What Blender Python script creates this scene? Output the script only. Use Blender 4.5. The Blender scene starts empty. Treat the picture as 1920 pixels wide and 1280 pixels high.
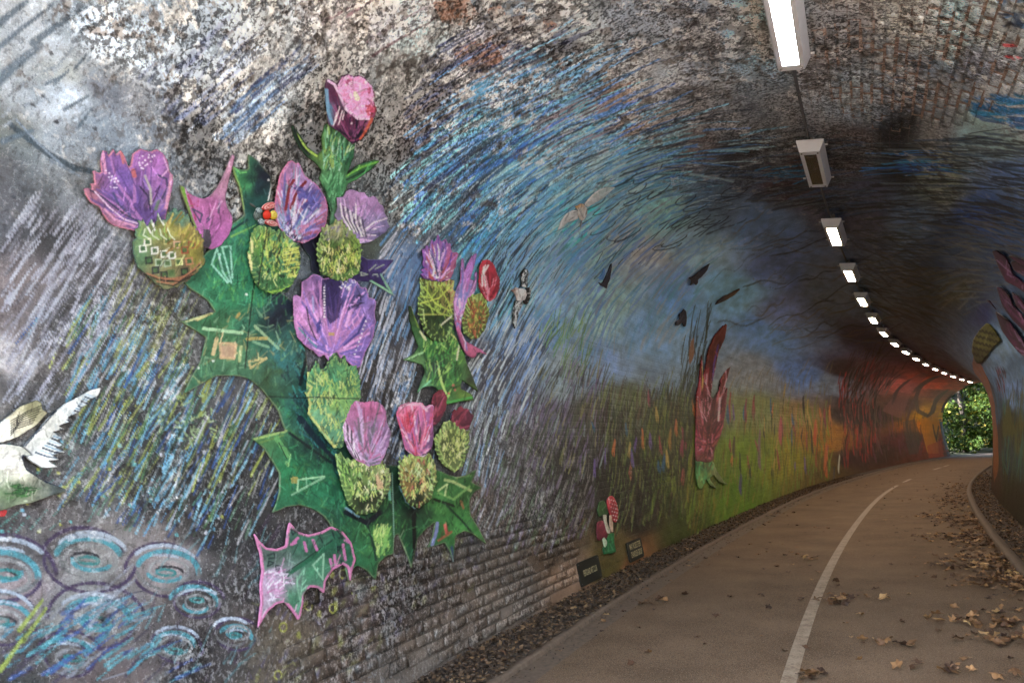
import bpy, bmesh
from mathutils import Vector, Matrix, geometry as mgeo
import numpy as np, math, random
# ---------------------------------------------------------------- path of the tunnel and the camera that looks into it
F_PX, PITCH, ROLL, YAW = 1410.876, 0.14044, -0.03702, 0.37557      # in pixels of the 1920 wide photograph / radians
EYE = 1.6
KNOT_S = np.linspace(0, 64, 9)
KNOT_K = np.array([.00881, .0089, .0031, .0093, .0031, .0056, .0021, .0219, .0417])
ROAD_C, ROAD_L, ROAD_R = -0.4396, 1.8031, 1.9370                   # centre line and half widths, metres
VERGE_L, VERGE_R = 0.4960, 0.5521
TUN_C = ROAD_C + (ROAD_R + VERGE_R - ROAD_L - VERGE_L) / 2
HALF = (ROAD_R + VERGE_R + ROAD_L + VERGE_L) / 2
S_IN, S_OUT = -0.3, 56.9
_s = np.linspace(-30, 110, 7001)
_k = np.interp(_s, KNOT_S, KNOT_K); _k[_s > 64] = 0.01
_ds = _s[1] - _s[0]
_th = np.cumsum(_k) * _ds
_i0 = int(np.argmin(abs(_s))); _th -= _th[_i0]
_x = np.cumsum(np.sin(_th)) * _ds; _y = np.cumsum(np.cos(_th)) * _ds
_x -= _x[_i0]; _y -= _y[_i0]

def path(s, off):
    s = np.asarray(s, float)
    th = np.interp(s, _s, _th)
    return np.interp(s, _s, _x) + off * np.cos(th), np.interp(s, _s, _y) - off * np.sin(th)

# arch: slightly bulging legs under a round vault; a = metres along the arch from the foot of the left wall
SPR, BUL, CROWN = 2.2, .24, 4.64
_t = np.linspace(-1, 3, 4001)
def _prof(t):
    tt = np.where(t > 1, 2 - t, t)
    o = np.where(tt < 0, HALF + BUL * np.sin((1 + tt) * np.pi / 2), (HALF + BUL) * np.cos(np.clip(tt, 0, 1) * np.pi / 2))
    z = np.where(tt < 0, SPR * (1 + tt), SPR + (CROWN - SPR) * np.sin(np.clip(tt, 0, 1) * np.pi / 2))
    return np.where(t > 1, o, -o), z
_po, _pz = _prof(_t)
_pa = np.concatenate([[0], np.cumsum(np.hypot(np.diff(_po), np.diff(_pz)))])
ARC = float(_pa[-1])
_do, _dz = np.gradient(_po, _pa), np.gradient(_pz, _pa)
def wall(s, a, h=0.0):
    """point h metres in front of the lining at s metres along the tunnel and a metres round the arch"""
    s = np.asarray(s, float); a = np.asarray(a, float)
    o = np.interp(a, _pa, _po) + np.interp(a, _pa, _dz) * h
    z = np.interp(a, _pa, _pz) - np.interp(a, _pa, _do) * h
    z = z + np.where(a < 0, a, 0)
    x, y = path(s, TUN_C + o)
    return x, y, z + 0 * x

def proj(X, Y, Z):
    fx, fy = -math.sin(YAW), math.cos(YAW); rx, ry = math.cos(YAW), math.sin(YAW)
    a = X * fx + Y * fy; r = X * rx + Y * ry; z = Z - EYE
    dep = a * math.cos(PITCH) + z * math.sin(PITCH); up = -a * math.sin(PITCH) + z * math.cos(PITCH)
    dd = np.where(dep < .05, .05, dep)
    u = F_PX * r / dd; v = -F_PX * up / dd
    c, s = math.cos(ROLL), math.sin(ROLL)
    return 960 + c * u - s * v, 640 + s * u + c * v, dep
_gs, _ga = np.meshgrid(np.concatenate([np.arange(.4, 8, .08), np.arange(8, 56, .4)]), np.linspace(0, ARC, 160), indexing='ij')
_gu, _gv, _gd = proj(*wall(_gs, _ga))
def wall_at(px, py, right=False):
    """photo pixel(s) -> (s, a) on the tunnel lining"""
    px = np.atleast_1d(np.asarray(px, float)); py = np.atleast_1d(np.asarray(py, float))
    ok = (_gd > .3) & ((_ga > ARC * .5) if right else (_ga < ARC * .8))
    U, V, S0, A0 = _gu[ok], _gv[ok], _gs[ok], _ga[ok]
    s = np.empty_like(px); a = np.empty_like(px)
    for i in range(0, len(px), 256):
        d = (U[None] - px[i:i+256, None]) ** 2 + (V[None] - py[i:i+256, None]) ** 2 + (S0[None] * .6) ** 2
        j = np.argmin(d, 1); s[i:i+256] = S0[j]; a[i:i+256] = A0[j]
    for _ in range(6):
        e = 1e-3
        u, v, _d = proj(*wall(s, a)); us, vs, _d = proj(*wall(s + e, a)); ua, va, _d = proj(*wall(s, a + e))
        a11, a21, a12, a22 = (us - u) / e, (vs - v) / e, (ua - u) / e, (va - v) / e
        det = a11 * a22 - a12 * a21; det = np.where(abs(det) < 1e-3, 1e-3, det)
        du, dv = px - u, py - v
        ds = np.clip((a22 * du - a12 * dv) / det, -.5, .5); da = np.clip((-a21 * du + a11 * dv) / det, -.3, .3)
        s = np.clip(s + ds, -1.5, 56); a = a + da
    return s, a
def ground_at(px, py, z=0.0):
    u, v = np.asarray(px, float) - 960, np.asarray(py, float) - 640
    c, s = math.cos(ROLL), math.sin(ROLL)
    u, v = c * u + s * v, -s * u + c * v
    r, up, dep = u / F_PX, -v / F_PX, 1.0
    a = math.cos(PITCH) - up * math.sin(PITCH); dz = math.sin(PITCH) + up * math.cos(PITCH)
    t = (z - EYE) / dz
    fx, fy = -math.sin(YAW), math.cos(YAW); rx, ry = math.cos(YAW), math.sin(YAW)
    return t * (a * fx + r * rx), t * (a * fy + r * ry)

# ---------------------------------------------------------------- camera, sky, sun, exposure
scene = bpy.context.scene
COL = scene.collection
cam_data = bpy.data.cameras.new('camera')
cam = bpy.data.objects.new('camera', cam_data); COL.objects.link(cam)
cam_data.sensor_width = 36; cam_data.lens = 36 * F_PX / 1920; cam_data.clip_start = .05; cam_data.clip_end = 2000
_f0 = Vector((-math.sin(YAW), math.cos(YAW), 0)); _r0 = Vector((math.cos(YAW), math.sin(YAW), 0)); _z = Vector((0, 0, 1))
_fw = _f0 * math.cos(PITCH) + _z * math.sin(PITCH); _up = -_f0 * math.sin(PITCH) + _z * math.cos(PITCH)
_R = _r0 * math.cos(ROLL) + _up * math.sin(ROLL); _U = _up * math.cos(ROLL) - _r0 * math.sin(ROLL)
cam.matrix_world = Matrix(((_R.x, _U.x, -_fw.x, 0), (_R.y, _U.y, -_fw.y, 0), (_R.z, _U.z, -_fw.z, EYE), (0, 0, 0, 1)))
scene.camera = cam

SUN_EL, SUN_AZ = math.radians(36), math.radians(236)       # azimuth clockwise from +Y
world = bpy.data.worlds.new('World'); scene.world = world; world.use_nodes = True
_wn = world.node_tree.nodes; _wn.clear()
_sky = _wn.new('ShaderNodeTexSky'); _sky.sky_type = 'NISHITA'; _sky.sun_disc = False
_sky.sun_elevation = SUN_EL; _sky.sun_rotation = SUN_AZ; _sky.air_density = 1.2; _sky.dust_density = 2.5; _sky.ozone_density = 1.0
_bg = _wn.new('ShaderNodeBackground'); _bg.inputs[1].default_value = .15
_wo = _wn.new('ShaderNodeOutputWorld')
world.node_tree.links.new(_sky.outputs[0], _bg.inputs[0]); world.node_tree.links.new(_bg.outputs[0], _wo.inputs[0])
sun_data = bpy.data.lights.new('sun', 'SUN'); sun_data.energy = 4.5; sun_data.angle = math.radians(.5); sun_data.color = (1, .95, .87)
sun = bpy.data.objects.new('sun', sun_data); COL.objects.link(sun)
_sd = Vector((math.sin(SUN_AZ) * math.cos(SUN_EL), math.cos(SUN_AZ) * math.cos(SUN_EL), math.sin(SUN_EL)))
sun.rotation_euler = _sd.to_track_quat('Z', 'Y').to_euler()
LAMP_W = 8.5
scene.view_settings.view_transform = 'Standard'; scene.view_settings.look = 'None'
scene.view_settings.exposure = 4.2; scene.view_settings.gamma = 1; scene.view_settings.use_curve_mapping = False
scene.render.engine = 'CYCLES'
scene.cycles.use_denoising = True; scene.cycles.max_bounces = 8; scene.cycles.diffuse_bounces = 5; scene.cycles.glossy_bounces = 3
scene.cycles.sample_clamp_indirect = 6; scene.cycles.caustics_reflective = False; scene.cycles.caustics_refractive = False

rng = np.random.default_rng(7); random.seed(7)
# ---------------------------------------------------------------- helpers
def lin(c):
    c = np.asarray(c, float) / 255.0
    return np.where(c <= .04045, c / 12.92, ((c + .055) / 1.055) ** 2.4)
_LAT = np.random.default_rng(99).random((256, 256)).astype(np.float32)
def vnoise(x, y, seed=0):
    x = x + seed * 17.31; y = y + seed * 9.77
    xi = np.floor(x).astype(np.int32); yi = np.floor(y).astype(np.int32)
    fx = (x - xi).astype(np.float32); fy = (y - yi).astype(np.float32)
    fx = fx * fx * (3 - 2 * fx); fy = fy * fy * (3 - 2 * fy)
    x0, x1, y0, y1 = xi & 255, (xi + 1) & 255, yi & 255, (yi + 1) & 255
    return (_LAT[y0, x0] * (1 - fx) + _LAT[y0, x1] * fx) * (1 - fy) + (_LAT[y1, x0] * (1 - fx) + _LAT[y1, x1] * fx) * fy
def fbm(x, y, seed=0, octv=4, gain=.5):
    t = 0; w = 1; n = 0
    for i in range(octv):
        t = t + w * vnoise(x * 2 ** i, y * 2 ** i, seed + i * 3); n += w; w *= gain
    return t / n
def smooth(e0, e1, x):
    t = np.clip((x - e0) / (e1 - e0), 0, 1); return t * t * (3 - 2 * t)

def tag(o, label=None, cat=None, group=None, kind=None):
    if label: o['label'] = label
    if cat: o['category'] = cat
    if group: o['group'] = group
    if kind: o['kind'] = kind
    return o
def empty(name, loc=(0, 0, 0), **k):
    o = bpy.data.objects.new(name, None); o.location = loc; o.empty_display_size = .1; COL.objects.link(o)
    return tag(o, **k)
def link(name, me, mat=None, parent=None, **k):
    o = bpy.data.objects.new(name, me); COL.objects.link(o)
    if mat is not None and len(me.materials) == 0: me.materials.append(mat)
    if parent is not None: o.parent = parent
    return tag(o, **k)
def mesh_np(name, co, faces, col=None, uv=None, smoothf=True):
    """faces: (n,3) or (n,4) int array"""
    me = bpy.data.meshes.new(name)
    faces = np.asarray(faces, np.int32); k = faces.shape[1]; n = len(faces)
    me.vertices.add(len(co)); me.vertices.foreach_set('co', np.asarray(co, np.float32).ravel())
    me.loops.add(n * k); me.loops.foreach_set('vertex_index', faces.ravel())
    me.polygons.add(n); me.polygons.foreach_set('loop_start', np.arange(0, n * k, k, dtype=np.int32))
    me.polygons.foreach_set('loop_total', np.full(n, k, np.int32))
    me.update(calc_edges=True)
    if smoothf: me.polygons.foreach_set('use_smooth', np.ones(n, bool))
    if col is not None:
        at = me.color_attributes.new('paint', 'FLOAT_COLOR', 'POINT')
        c4 = np.ones((len(co), 4), np.float32); c4[:, :col.shape[1]] = col
        at.data.foreach_set('color', c4.ravel())
    if uv is not None:
        l = me.uv_layers.new(name='metres'); l.data.foreach_set('uv', np.asarray(uv, np.float32)[faces.ravel()].ravel())
    return me
def bm_mesh(name, bm, smoothf=False):
    me = bpy.data.meshes.new(name); bm.to_mesh(me); bm.free()
    if smoothf: me.polygons.foreach_set('use_smooth', np.ones(len(me.polygons), bool))
    return me
def box(bm, c, d, rot=None, bev=0.0):
    r = bmesh.ops.create_cube(bm, size=1)['verts']
    m = Matrix.Translation(Vector(c)) @ (rot.to_4x4() if rot is not None else Matrix.Identity(4)) @ Matrix.Diagonal((d[0], d[1], d[2], 1))
    bmesh.ops.transform(bm, matrix=m, verts=r)
    if bev:
        es = list({e for v in r for e in v.link_edges}); bmesh.ops.bevel(bm, geom=es, offset=bev, segments=2, affect='EDGES', profile=.6)

# ---------------------------------------------------------------- materials
def new_mat(name):
    m = bpy.data.materials.new(name); m.use_nodes = True
    nt = m.node_tree; b = nt.nodes['Principled BSDF']
    return m, nt, b
def N(nt, t, **k):
    n = nt.nodes.new(t)
    for a, v in k.items(): setattr(n, a, v)
    return n
def mathn(nt, op, a, b=None, c=None):
    n = N(nt, 'ShaderNodeMath', operation=op)
    for i, v in enumerate((a, b, c)):
        if v is None: continue
        if isinstance(v, (int, float)): n.inputs[i].default_value = v
        else: nt.links.new(v, n.inputs[i])
    return n.outputs[0]
def noise_n(nt, vec, scale, detail=4, rough=.5, w=None):
    n = N(nt, 'ShaderNodeTexNoise'); n.inputs['Scale'].default_value = scale; n.inputs['Detail'].default_value = detail; n.inputs['Roughness'].default_value = rough
    if vec is not None: nt.links.new(vec, n.inputs['Vector'])
    return n
def ramp(nt, fac, stops):
    r = N(nt, 'ShaderNodeValToRGB'); e = r.color_ramp.elements
    while len(e) > 1: e.remove(e[-1])
    e[0].position = stops[0][0]; e[0].color = (*stops[0][1], 1)
    for p, c in stops[1:]:
        q = e.new(p); q.color = (*c, 1)
    nt.links.new(fac, r.inputs[0]); return r.outputs[0]
def mixc(nt, fac, a, b, mode='MIX'):
    n = N(nt, 'ShaderNodeMix', data_type='RGBA', blend_type=mode)
    if isinstance(fac, (int, float)): n.inputs[0].default_value = fac
    else: nt.links.new(fac, n.inputs[0])
    for i, v in ((6, a), (7, b)):
        if isinstance(v, tuple): n.inputs[i].default_value = (*v, 1)
        else: nt.links.new(v, n.inputs[i])
    return n.outputs[2]
def bump_n(nt, h, strength, dist, normal=None):
    b = N(nt, 'ShaderNodeBump'); b.inputs['Strength'].default_value = strength; b.inputs['Distance'].default_value = dist
    nt.links.new(h, b.inputs['Height'])
    if normal is not None: nt.links.new(normal, b.inputs['Normal'])
    return b.outputs[0]
def obj_coord(nt): return N(nt, 'ShaderNodeTexCoord').outputs['Object']

def wall_material():
    """paint (rgb) with flaking (alpha) and joints between bricks; finest scabs, grit and pores are added here"""
    m, nt, b = new_mat('painted brick')
    col = N(nt, 'ShaderNodeVertexColor', layer_name='paint'); joint = N(nt, 'ShaderNodeVertexColor', layer_name='joint')
    oc = obj_coord(nt); uv = N(nt, 'ShaderNodeUVMap', uv_map='metres').outputs[0]
    peel = col.outputs[1]
    n1 = noise_n(nt, oc, 150, 4, .7).outputs[0]; n2a = noise_n(nt, oc, 44, 6, .74).outputs[0]; n2b = noise_n(nt, oc, 20, 7, .72).outputs[0]; n3 = noise_n(nt, oc, 2.6, 4, .65).outputs[0]
    n2 = mathn(nt, 'ADD', mathn(nt, 'MULTIPLY', n2a, .62), mathn(nt, 'MULTIPLY', n2b, .38))
    c = mixc(nt, .6, col.outputs[0], mixc(nt, 1, col.outputs[0], mathn(nt, 'MULTIPLY_ADD', n1, 2.0, .0), 'MULTIPLY'))
    # scabs
    pw = mathn(nt, 'MULTIPLY', peel, mathn(nt, 'MULTIPLY_ADD', n3, 3.4, -.8))
    hi = mathn(nt, 'ADD', n2, mathn(nt, 'MULTIPLY', pw, .10)); lo = mathn(nt, 'SUBTRACT', n2, mathn(nt, 'MULTIPLY', pw, .08))
    wm = mathn(nt, 'MULTIPLY', ramp(nt, hi, [(.575, (0, 0, 0)), (.60, (1, 1, 1))]), mathn(nt, 'MINIMUM', mathn(nt, 'MULTIPLY', peel, 1.4), 1.0))
    dm = mathn(nt, 'MULTIPLY', ramp(nt, lo, [(.40, (1, 1, 1)), (.43, (0, 0, 0))]), mathn(nt, 'MINIMUM', mathn(nt, 'MULTIPLY_ADD', peel, 1.2, .15), 1.0))
    c = mixc(nt, mathn(nt, 'MULTIPLY', dm, .85), c, mixc(nt, 1, col.outputs[0], (.20, .19, .19), 'MULTIPLY'))
    light = mixc(nt, .35, mixc(nt, 1, col.outputs[0], (2.5, 2.45, 2.4), 'MULTIPLY'), (.57, .58, .59))
    c = mixc(nt, mathn(nt, 'MULTIPLY', wm, .8), c, light)
    # joints
    wob = N(nt, 'ShaderNodeVectorMath', operation='MULTIPLY_ADD'); nz = noise_n(nt, oc, 9, 3, .6)
    nt.links.new(nz.outputs['Color'], wob.inputs[0]); wob.inputs[1].default_value = (.012, .012, 0); nt.links.new(uv, wob.inputs[2])
    bt = N(nt, 'ShaderNodeTexBrick'); nt.links.new(wob.outputs[0], bt.inputs['Vector'])
    bt.inputs['Scale'].default_value = 1; bt.inputs['Brick Width'].default_value = .235; bt.inputs['Row Height'].default_value = .083
    bt.inputs['Mortar Size'].default_value = .006; bt.inputs['Mortar Smooth'].default_value = .4
    gap = ramp(nt, noise_n(nt, oc, 5, 4, .7).outputs[0], [(.38, (.15, .15, .15)), (.6, (1, 1, 1))])
    jf = mathn(nt, 'MULTIPLY', mathn(nt, 'MULTIPLY', bt.outputs['Fac'], joint.outputs[1]), gap)
    c = mixc(nt, mathn(nt, 'MULTIPLY', jf, .8), c, joint.outputs[0])
    nt.links.new(c, b.inputs['Base Color'])
    nt.links.new(mathn(nt, 'MULTIPLY_ADD', n2, .6, .22), b.inputs['Roughness'])
    b.inputs['Specular IOR Level'].default_value = .35
    h = mathn(nt, 'ADD', mathn(nt, 'MULTIPLY', n1, .45), n2)
    h = mathn(nt, 'ADD', h, mathn(nt, 'MULTIPLY', wm, .5)); h = mathn(nt, 'SUBTRACT', h, mathn(nt, 'MULTIPLY', dm, .5))
    h = mathn(nt, 'SUBTRACT', h, mathn(nt, 'MULTIPLY', jf, 1.2))
    nt.links.new(bump_n(nt, h, .8, .005), b.inputs['Normal'])
    return m
def board_material():
    m, nt, b = new_mat('painted board')
    col = N(nt, 'ShaderNodeVertexColor', layer_name='paint'); oc = obj_coord(nt)
    n1 = noise_n(nt, oc, 90, 3, .6).outputs[0]
    f = mathn(nt, 'MULTIPLY_ADD', n1, .8, .6)
    c = mixc(nt, 1, col.outputs[0], f, 'MULTIPLY')
    nt.links.new(c, b.inputs['Base Color']); b.inputs['Roughness'].default_value = .5; b.inputs['Specular IOR Level'].default_value = .3
    nt.links.new(bump_n(nt, n1, .35, .002), b.inputs['Normal'])
    return m
def plain_mat(name, color, rough=.6, metal=0.0, nscale=30, var=.25, bump=.2, bdist=.003):
    m, nt, b = new_mat(name); oc = obj_coord(nt)
    n1 = noise_n(nt, oc, nscale, 5, .6).outputs[0]
    c = ramp(nt, n1, [(.3, tuple(x * (1 - var) for x in color)), (.7, tuple(min(1, x * (1 + var)) for x in color))])
    nt.links.new(c, b.inputs['Base Color']); b.inputs['Roughness'].default_value = rough; b.inputs['Metallic'].default_value = metal
    if bump: nt.links.new(bump_n(nt, n1, bump, bdist), b.inputs['Normal'])
    return m
def asphalt_material():
    m, nt, b = new_mat('asphalt'); oc = obj_coord(nt)
    fine = noise_n(nt, oc, 115, 2, .75).outputs[0]; mid = noise_n(nt, oc, 45, 4, .6).outputs[0]; big = noise_n(nt, oc, 1.3, 4, .6).outputs[0]
    base = ramp(nt, big, [(.3, (.118, .076, .046)), (.7, (.190, .126, .080))])
    vor = N(nt, 'ShaderNodeTexVoronoi'); vor.inputs['Scale'].default_value = 110; nt.links.new(oc, vor.inputs['Vector'])
    stone = ramp(nt, vor.outputs['Distance'], [(.0, (1.9, 1.8, 1.6)), (.45, (1, 1, 1)), (.8, (.55, .55, .55))])
    base = mixc(nt, .75, base, mixc(nt, 1, base, stone, 'MULTIPLY'))
    spk = ramp(nt, fine, [(.61, (0, 0, 0)), (.67, (1, 1, 1))])
    c = mixc(nt, spk, base, (.44, .38, .30))
    nt.links.new(c, b.inputs['Base Color']); b.inputs['Roughness'].default_value = .85; b.inputs['Specular IOR Level'].default_value = .25
    h = mathn(nt, 'ADD', fine, mid)
    nt.links.new(bump_n(nt, h, .8, .004), b.inputs['Normal'])
    return m
def line_material():
    m, nt, b = new_mat('worn road paint'); oc = obj_coord(nt)
    n1 = noise_n(nt, oc, 60, 5, .75).outputs[0]
    n2 = noise_n(nt, oc, 9, 4, .7).outputs[0]
    n1 = mathn(nt, 'MULTIPLY_ADD', n2, .5, mathn(nt, 'MULTIPLY', n1, .6))
    c = ramp(nt, n1, [(.47, (.15, .10, .065)), (.52, (.24, .185, .135)), (.66, (.35, .28, .21))])
    nt.links.new(c, b.inputs['Base Color']); b.inputs['Roughness'].default_value = .6
    nt.links.new(bump_n(nt, n1, .5, .003), b.inputs['Normal'])
    return m
def random_mat(name, stops, rough=.7, translucent=False):
    """colour picked per object or per loose piece"""
    m, nt, b = new_mat(name)
    g = N(nt, 'ShaderNodeNewGeometry').outputs['Random Per Island']; o = N(nt, 'ShaderNodeObjectInfo').outputs['Random']
    r = mathn(nt, 'FRACT', mathn(nt, 'ADD', g, o))
    c = ramp(nt, r, stops)
    n1 = noise_n(nt, obj_coord(nt), 60, 4, .6).outputs[0]
    c = mixc(nt, 1, c, mathn(nt, 'MULTIPLY_ADD', n1, 1.0, .5), 'MULTIPLY')
    nt.links.new(c, b.inputs['Base Color']); b.inputs['Roughness'].default_value = rough
    b.inputs['Specular IOR Level'].default_value = .2 if translucent else .4
    if translucent:
        tr = N(nt, 'ShaderNodeBsdfTranslucent'); nt.links.new(mixc(nt, 1, c, (.8, .9, .35), 'MULTIPLY'), tr.inputs[0])
        mx = N(nt, 'ShaderNodeMixShader'); mx.inputs[0].default_value = .45
        nt.links.new(b.outputs[0], mx.inputs[1]); nt.links.new(tr.outputs[0], mx.inputs[2])
        nt.links.new(mx.outputs[0], nt.nodes['Material Output'].inputs[0])
    return m
def emit_mat(name, color, strength):
    m, nt, b = new_mat(name)
    b.inputs['Base Color'].default_value = (.8, .8, .8, 1)
    b.inputs['Emission Color'].default_value = (*color, 1); b.inputs['Emission Strength'].default_value = strength
    return m
M_WALL, M_BOARD = wall_material(), board_material()
M_ASPH, M_LINE = asphalt_material(), line_material()
M_KERB = plain_mat('kerb concrete', (.125, .088, .062), .8, nscale=24, var=.35, bump=.6)
M_DIRT = plain_mat('verge soil', (.07, .05, .038), .9, nscale=40, var=.5, bump=.9, bdist=.01)
M_STONE = random_mat('verge gravel', [(0, (.03, .020, .014)), (.4, (.065, .042, .028)), (.75, (.11, .072, .046)), (1, (.19, .13, .09))])
M_LEAF = random_mat('fallen leaves', [(0, (.035, .018, .012)), (.4, (.085, .040, .020)), (.65, (.17, .085, .035)), (.85, (.30, .16, .07)), (1, (.45, .29, .13))], .6)
M_GREEN = random_mat('live leaves', [(0, (.014, .030, .006)), (.5, (.024, .050, .008)), (.85, (.045, .068, .010)), (1, (.12, .10, .018))], .8, True)
M_LITTER = random_mat('crushed litter', [(0, (.030, .018, .011)), (.5, (.070, .042, .024)), (.8, (.13, .075, .038)), (1, (.24, .145, .07))], .8)
M_BARK = plain_mat('bark', (.028, .022, .017), .9, nscale=12, var=.4, bump=.8, bdist=.02)
M_WHITE = plain_mat('white enamel', (.78, .77, .80), .4, nscale=14, var=.05, bump=.03)
M_GREY = plain_mat('grey steel', (.16, .15, .15), .5, .4, nscale=30, var=.3, bump=.1)
M_BLANK = plain_mat('dead lamp glass', (.085, .06, .055), .25, nscale=8, var=.2, bump=.0)
M_GLOW = emit_mat('lit lamp glass', (1, .775, .57), LAMP_W)
M_GLOW_COOL = emit_mat('lit lamp glass near mouth', (1, .93, .90), LAMP_W)
M_STONEWALL = plain_mat('rough masonry', (.12, .105, .09), .9, nscale=6, var=.45, bump=.8, bdist=.02)
M_GRASS = plain_mat('grass and earth', (.022, .026, .012), .95, nscale=5, var=.6, bump=.9, bdist=.05)
M_BLACK = plain_mat('black sign paint', (.012, .014, .010), .5, nscale=30, var=.3, bump=.05)
M_CREAM = plain_mat('cream lettering', (.50, .43, .24), .6, nscale=60, var=.15, bump=.0)

# ---------------------------------------------------------------- ground, road, verges, kerbs
KERB_H, KERB_W = .09, .11
def strip(name, s0, s1, ds, offs, zf, mat, parent=None, jitter=0, **k):
    ss = np.arange(s0, s1 + ds * .5, ds); offs = np.asarray(offs, float)
    S, O = np.meshgrid(ss, offs, indexing='ij')
    X, Y = path(S, O); Z = zf(S, O) if callable(zf) else np.full_like(X, zf)
    if jitter: Z = Z + (fbm(S * 3, O * 3, 5) - .5) * jitter
    n, m = S.shape; i = np.arange(n * m).reshape(n, m)
    f = np.stack([i[:-1, :-1], i[:-1, 1:], i[1:, 1:], i[1:, :-1]], -1).reshape(-1, 4)
    return link(name, mesh_np(name, np.stack([X, Y, Z], -1).reshape(-1, 3), f), mat, parent, **k)
RL, RR = ROAD_C - ROAD_L, ROAD_C + ROAD_R
road = strip('road', -28, 100, .5, [RL - .02, RL * .5, ROAD_C, RR * .5, RR + .02], 0, M_ASPH, kind='structure')
def kerb(side):
    o = RL if side < 0 else RR; KH = .05 if side < 0 else KERB_H
    zs = [(0, -.05), (0, KH - .015), (.015, KH), (KERB_W, KH), (KERB_W, -.05)]
    ss = np.arange(-28, 100, .25); P = []
    for d, z in zs:
        wob = (fbm(ss * .9, ss * 0, 3) - .5) * .02
        x, y = path(ss, o + side * d + wob); P.append(np.stack([x, y, np.full_like(x, z) + (fbm(ss * 5, ss * 0 + d, 9) - .5) * .006], -1))
    P = np.stack(P, 1); n, m = P.shape[:2]; i = np.arange(n * m).reshape(n, m)
    f = np.stack([i[:-1, :-1], i[:-1, 1:], i[1:, 1:], i[1:, :-1]], -1).reshape(-1, 4)
    if side > 0: f = f[:, ::-1]
    link('kerb', mesh_np('kerb', P.reshape(-1, 3), f, smoothf=False), M_KERB, kind='structure')
kerb(-1); kerb(1)
# a flat concrete lip runs along the foot of the left kerb, drifted over with grit
strip('drain_channel', -28, 100, .5, [RL + .0, RL + .10, RL + .19], lambda s, o: .004 + .004 * (o < RL + .15), M_KERB, kind='structure')
strip('verge', -28, 58, .25, np.linspace(RL - KERB_W, TUN_C - HALF - .12, 6), .045, M_DIRT, jitter=.03, kind='structure')
strip('verge', -28, 58, .25, np.linspace(TUN_C + HALF + .12, RR + KERB_W, 6)[::-1], .045, M_DIRT, jitter=.03, kind='structure')
# centre line: solid near the camera, dashes further in
def line_piece(s0, s1, w=.05):
    n = max(2, int((s1 - s0) / .25)); strip('centre_line', s0, s1, (s1 - s0) / n, [ROAD_C - w, ROAD_C + w], .004, M_LINE, road)
LS = [float(np.hypot(*ground_at(*q))) for q in ((1687, 911), (1698, 904), (1712, 897))]
def s_of(px, py):
    gx, gy = ground_at(px, py); d = (_x - gx) ** 2 + (_y - gy) ** 2
    return float(_s[int(np.argmin(np.where(_s > 0, d, 1e9)))])
sa, sb, sc_, sd_ = s_of(1689, 909.5), s_of(1698, 904), s_of(1713, 897.5), s_of(1760, 879)
print('line s', sa, sb, sc_, sd_)
line_piece(-26, sa); line_piece(sb, sc_)
line_piece(sd_ - 3.2, sd_ - 2.0) if False else None
for q0, q1 in (((1757, 880.5), (1771, 876)), ((1777, 874.3), (1788, 871.5))):
    a_, b_ = s_of(*q0), s_of(*q1)
    if b_ > a_ + .2: line_piece(a_, b_)
# hill / ground out to the horizon with the tunnel mound
def ground_mesh():
    g = np.concatenate([np.linspace(-900, -80, 14), np.linspace(-70, 110, 121), np.linspace(120, 900, 14)])
    X, Y = np.meshgrid(g, g, indexing='ij')
    # distance to the path
    ps, px_, py_ = _s[::20], _x[::20], _y[::20]
    D = np.full(X.shape, 1e9); SS = np.zeros(X.shape)
    for s_, x_, y_ in zip(ps, px_, py_):
        d = np.hypot(X - x_, Y - y_); m = d < D; D[m] = d[m]; SS[m] = s_
    Z = -.08 + smooth(3.6, 12, D) * (smooth(7, 30, D) * 5 * fbm(X * .03, Y * .03, 4) + .5)
    ex = smooth(50, 62, SS) * (D > 4)                         # high banks added round the far mouth to keep direct sun out
    Z = Z + ex * smooth(6, 26, D) * (1 - smooth(60, 120, D)) * 22
    n, m = X.shape; i = np.arange(n * m).reshape(n, m)
    f = np.stack([i[:-1, :-1], i[1:, :-1], i[1:, 1:], i[:-1, 1:]], -1).reshape(-1, 4)
    link('ground', mesh_np('ground', np.stack([X, Y, Z], -1).reshape(-1, 3), f), M_GRASS, kind='structure')
ground_mesh()

# ---------------------------------------------------------------- the tunnel
tunnel = empty('tunnel', (0, 0, 0), label='curving brick railway tunnel with its whole lining painted as a peeling mural', cat='tunnel')
#MURAL#

def shell(name, lo, hi, h, mat, parent, ns=240, na=90):
    ss = np.linspace(lo, hi, ns); aa = np.linspace(-.15, ARC + .15, na)
    S, A = np.meshgrid(ss, aa, indexing='ij')
    X, Y, Z = wall(S, np.clip(A, 0, ARC), h); Z = Z + np.where(A < 0, A, 0) + np.where(A > ARC, ARC - A, 0)
    n, m = S.shape; i = np.arange(n * m).reshape(n, m)
    f = np.stack([i[:-1, :-1], i[:-1, 1:], i[1:, 1:], i[1:, :-1]], -1).reshape(-1, 4)
    return link(name, mesh_np(name, np.stack([X, Y, Z], -1).reshape(-1, 3), f), mat, parent)

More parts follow.
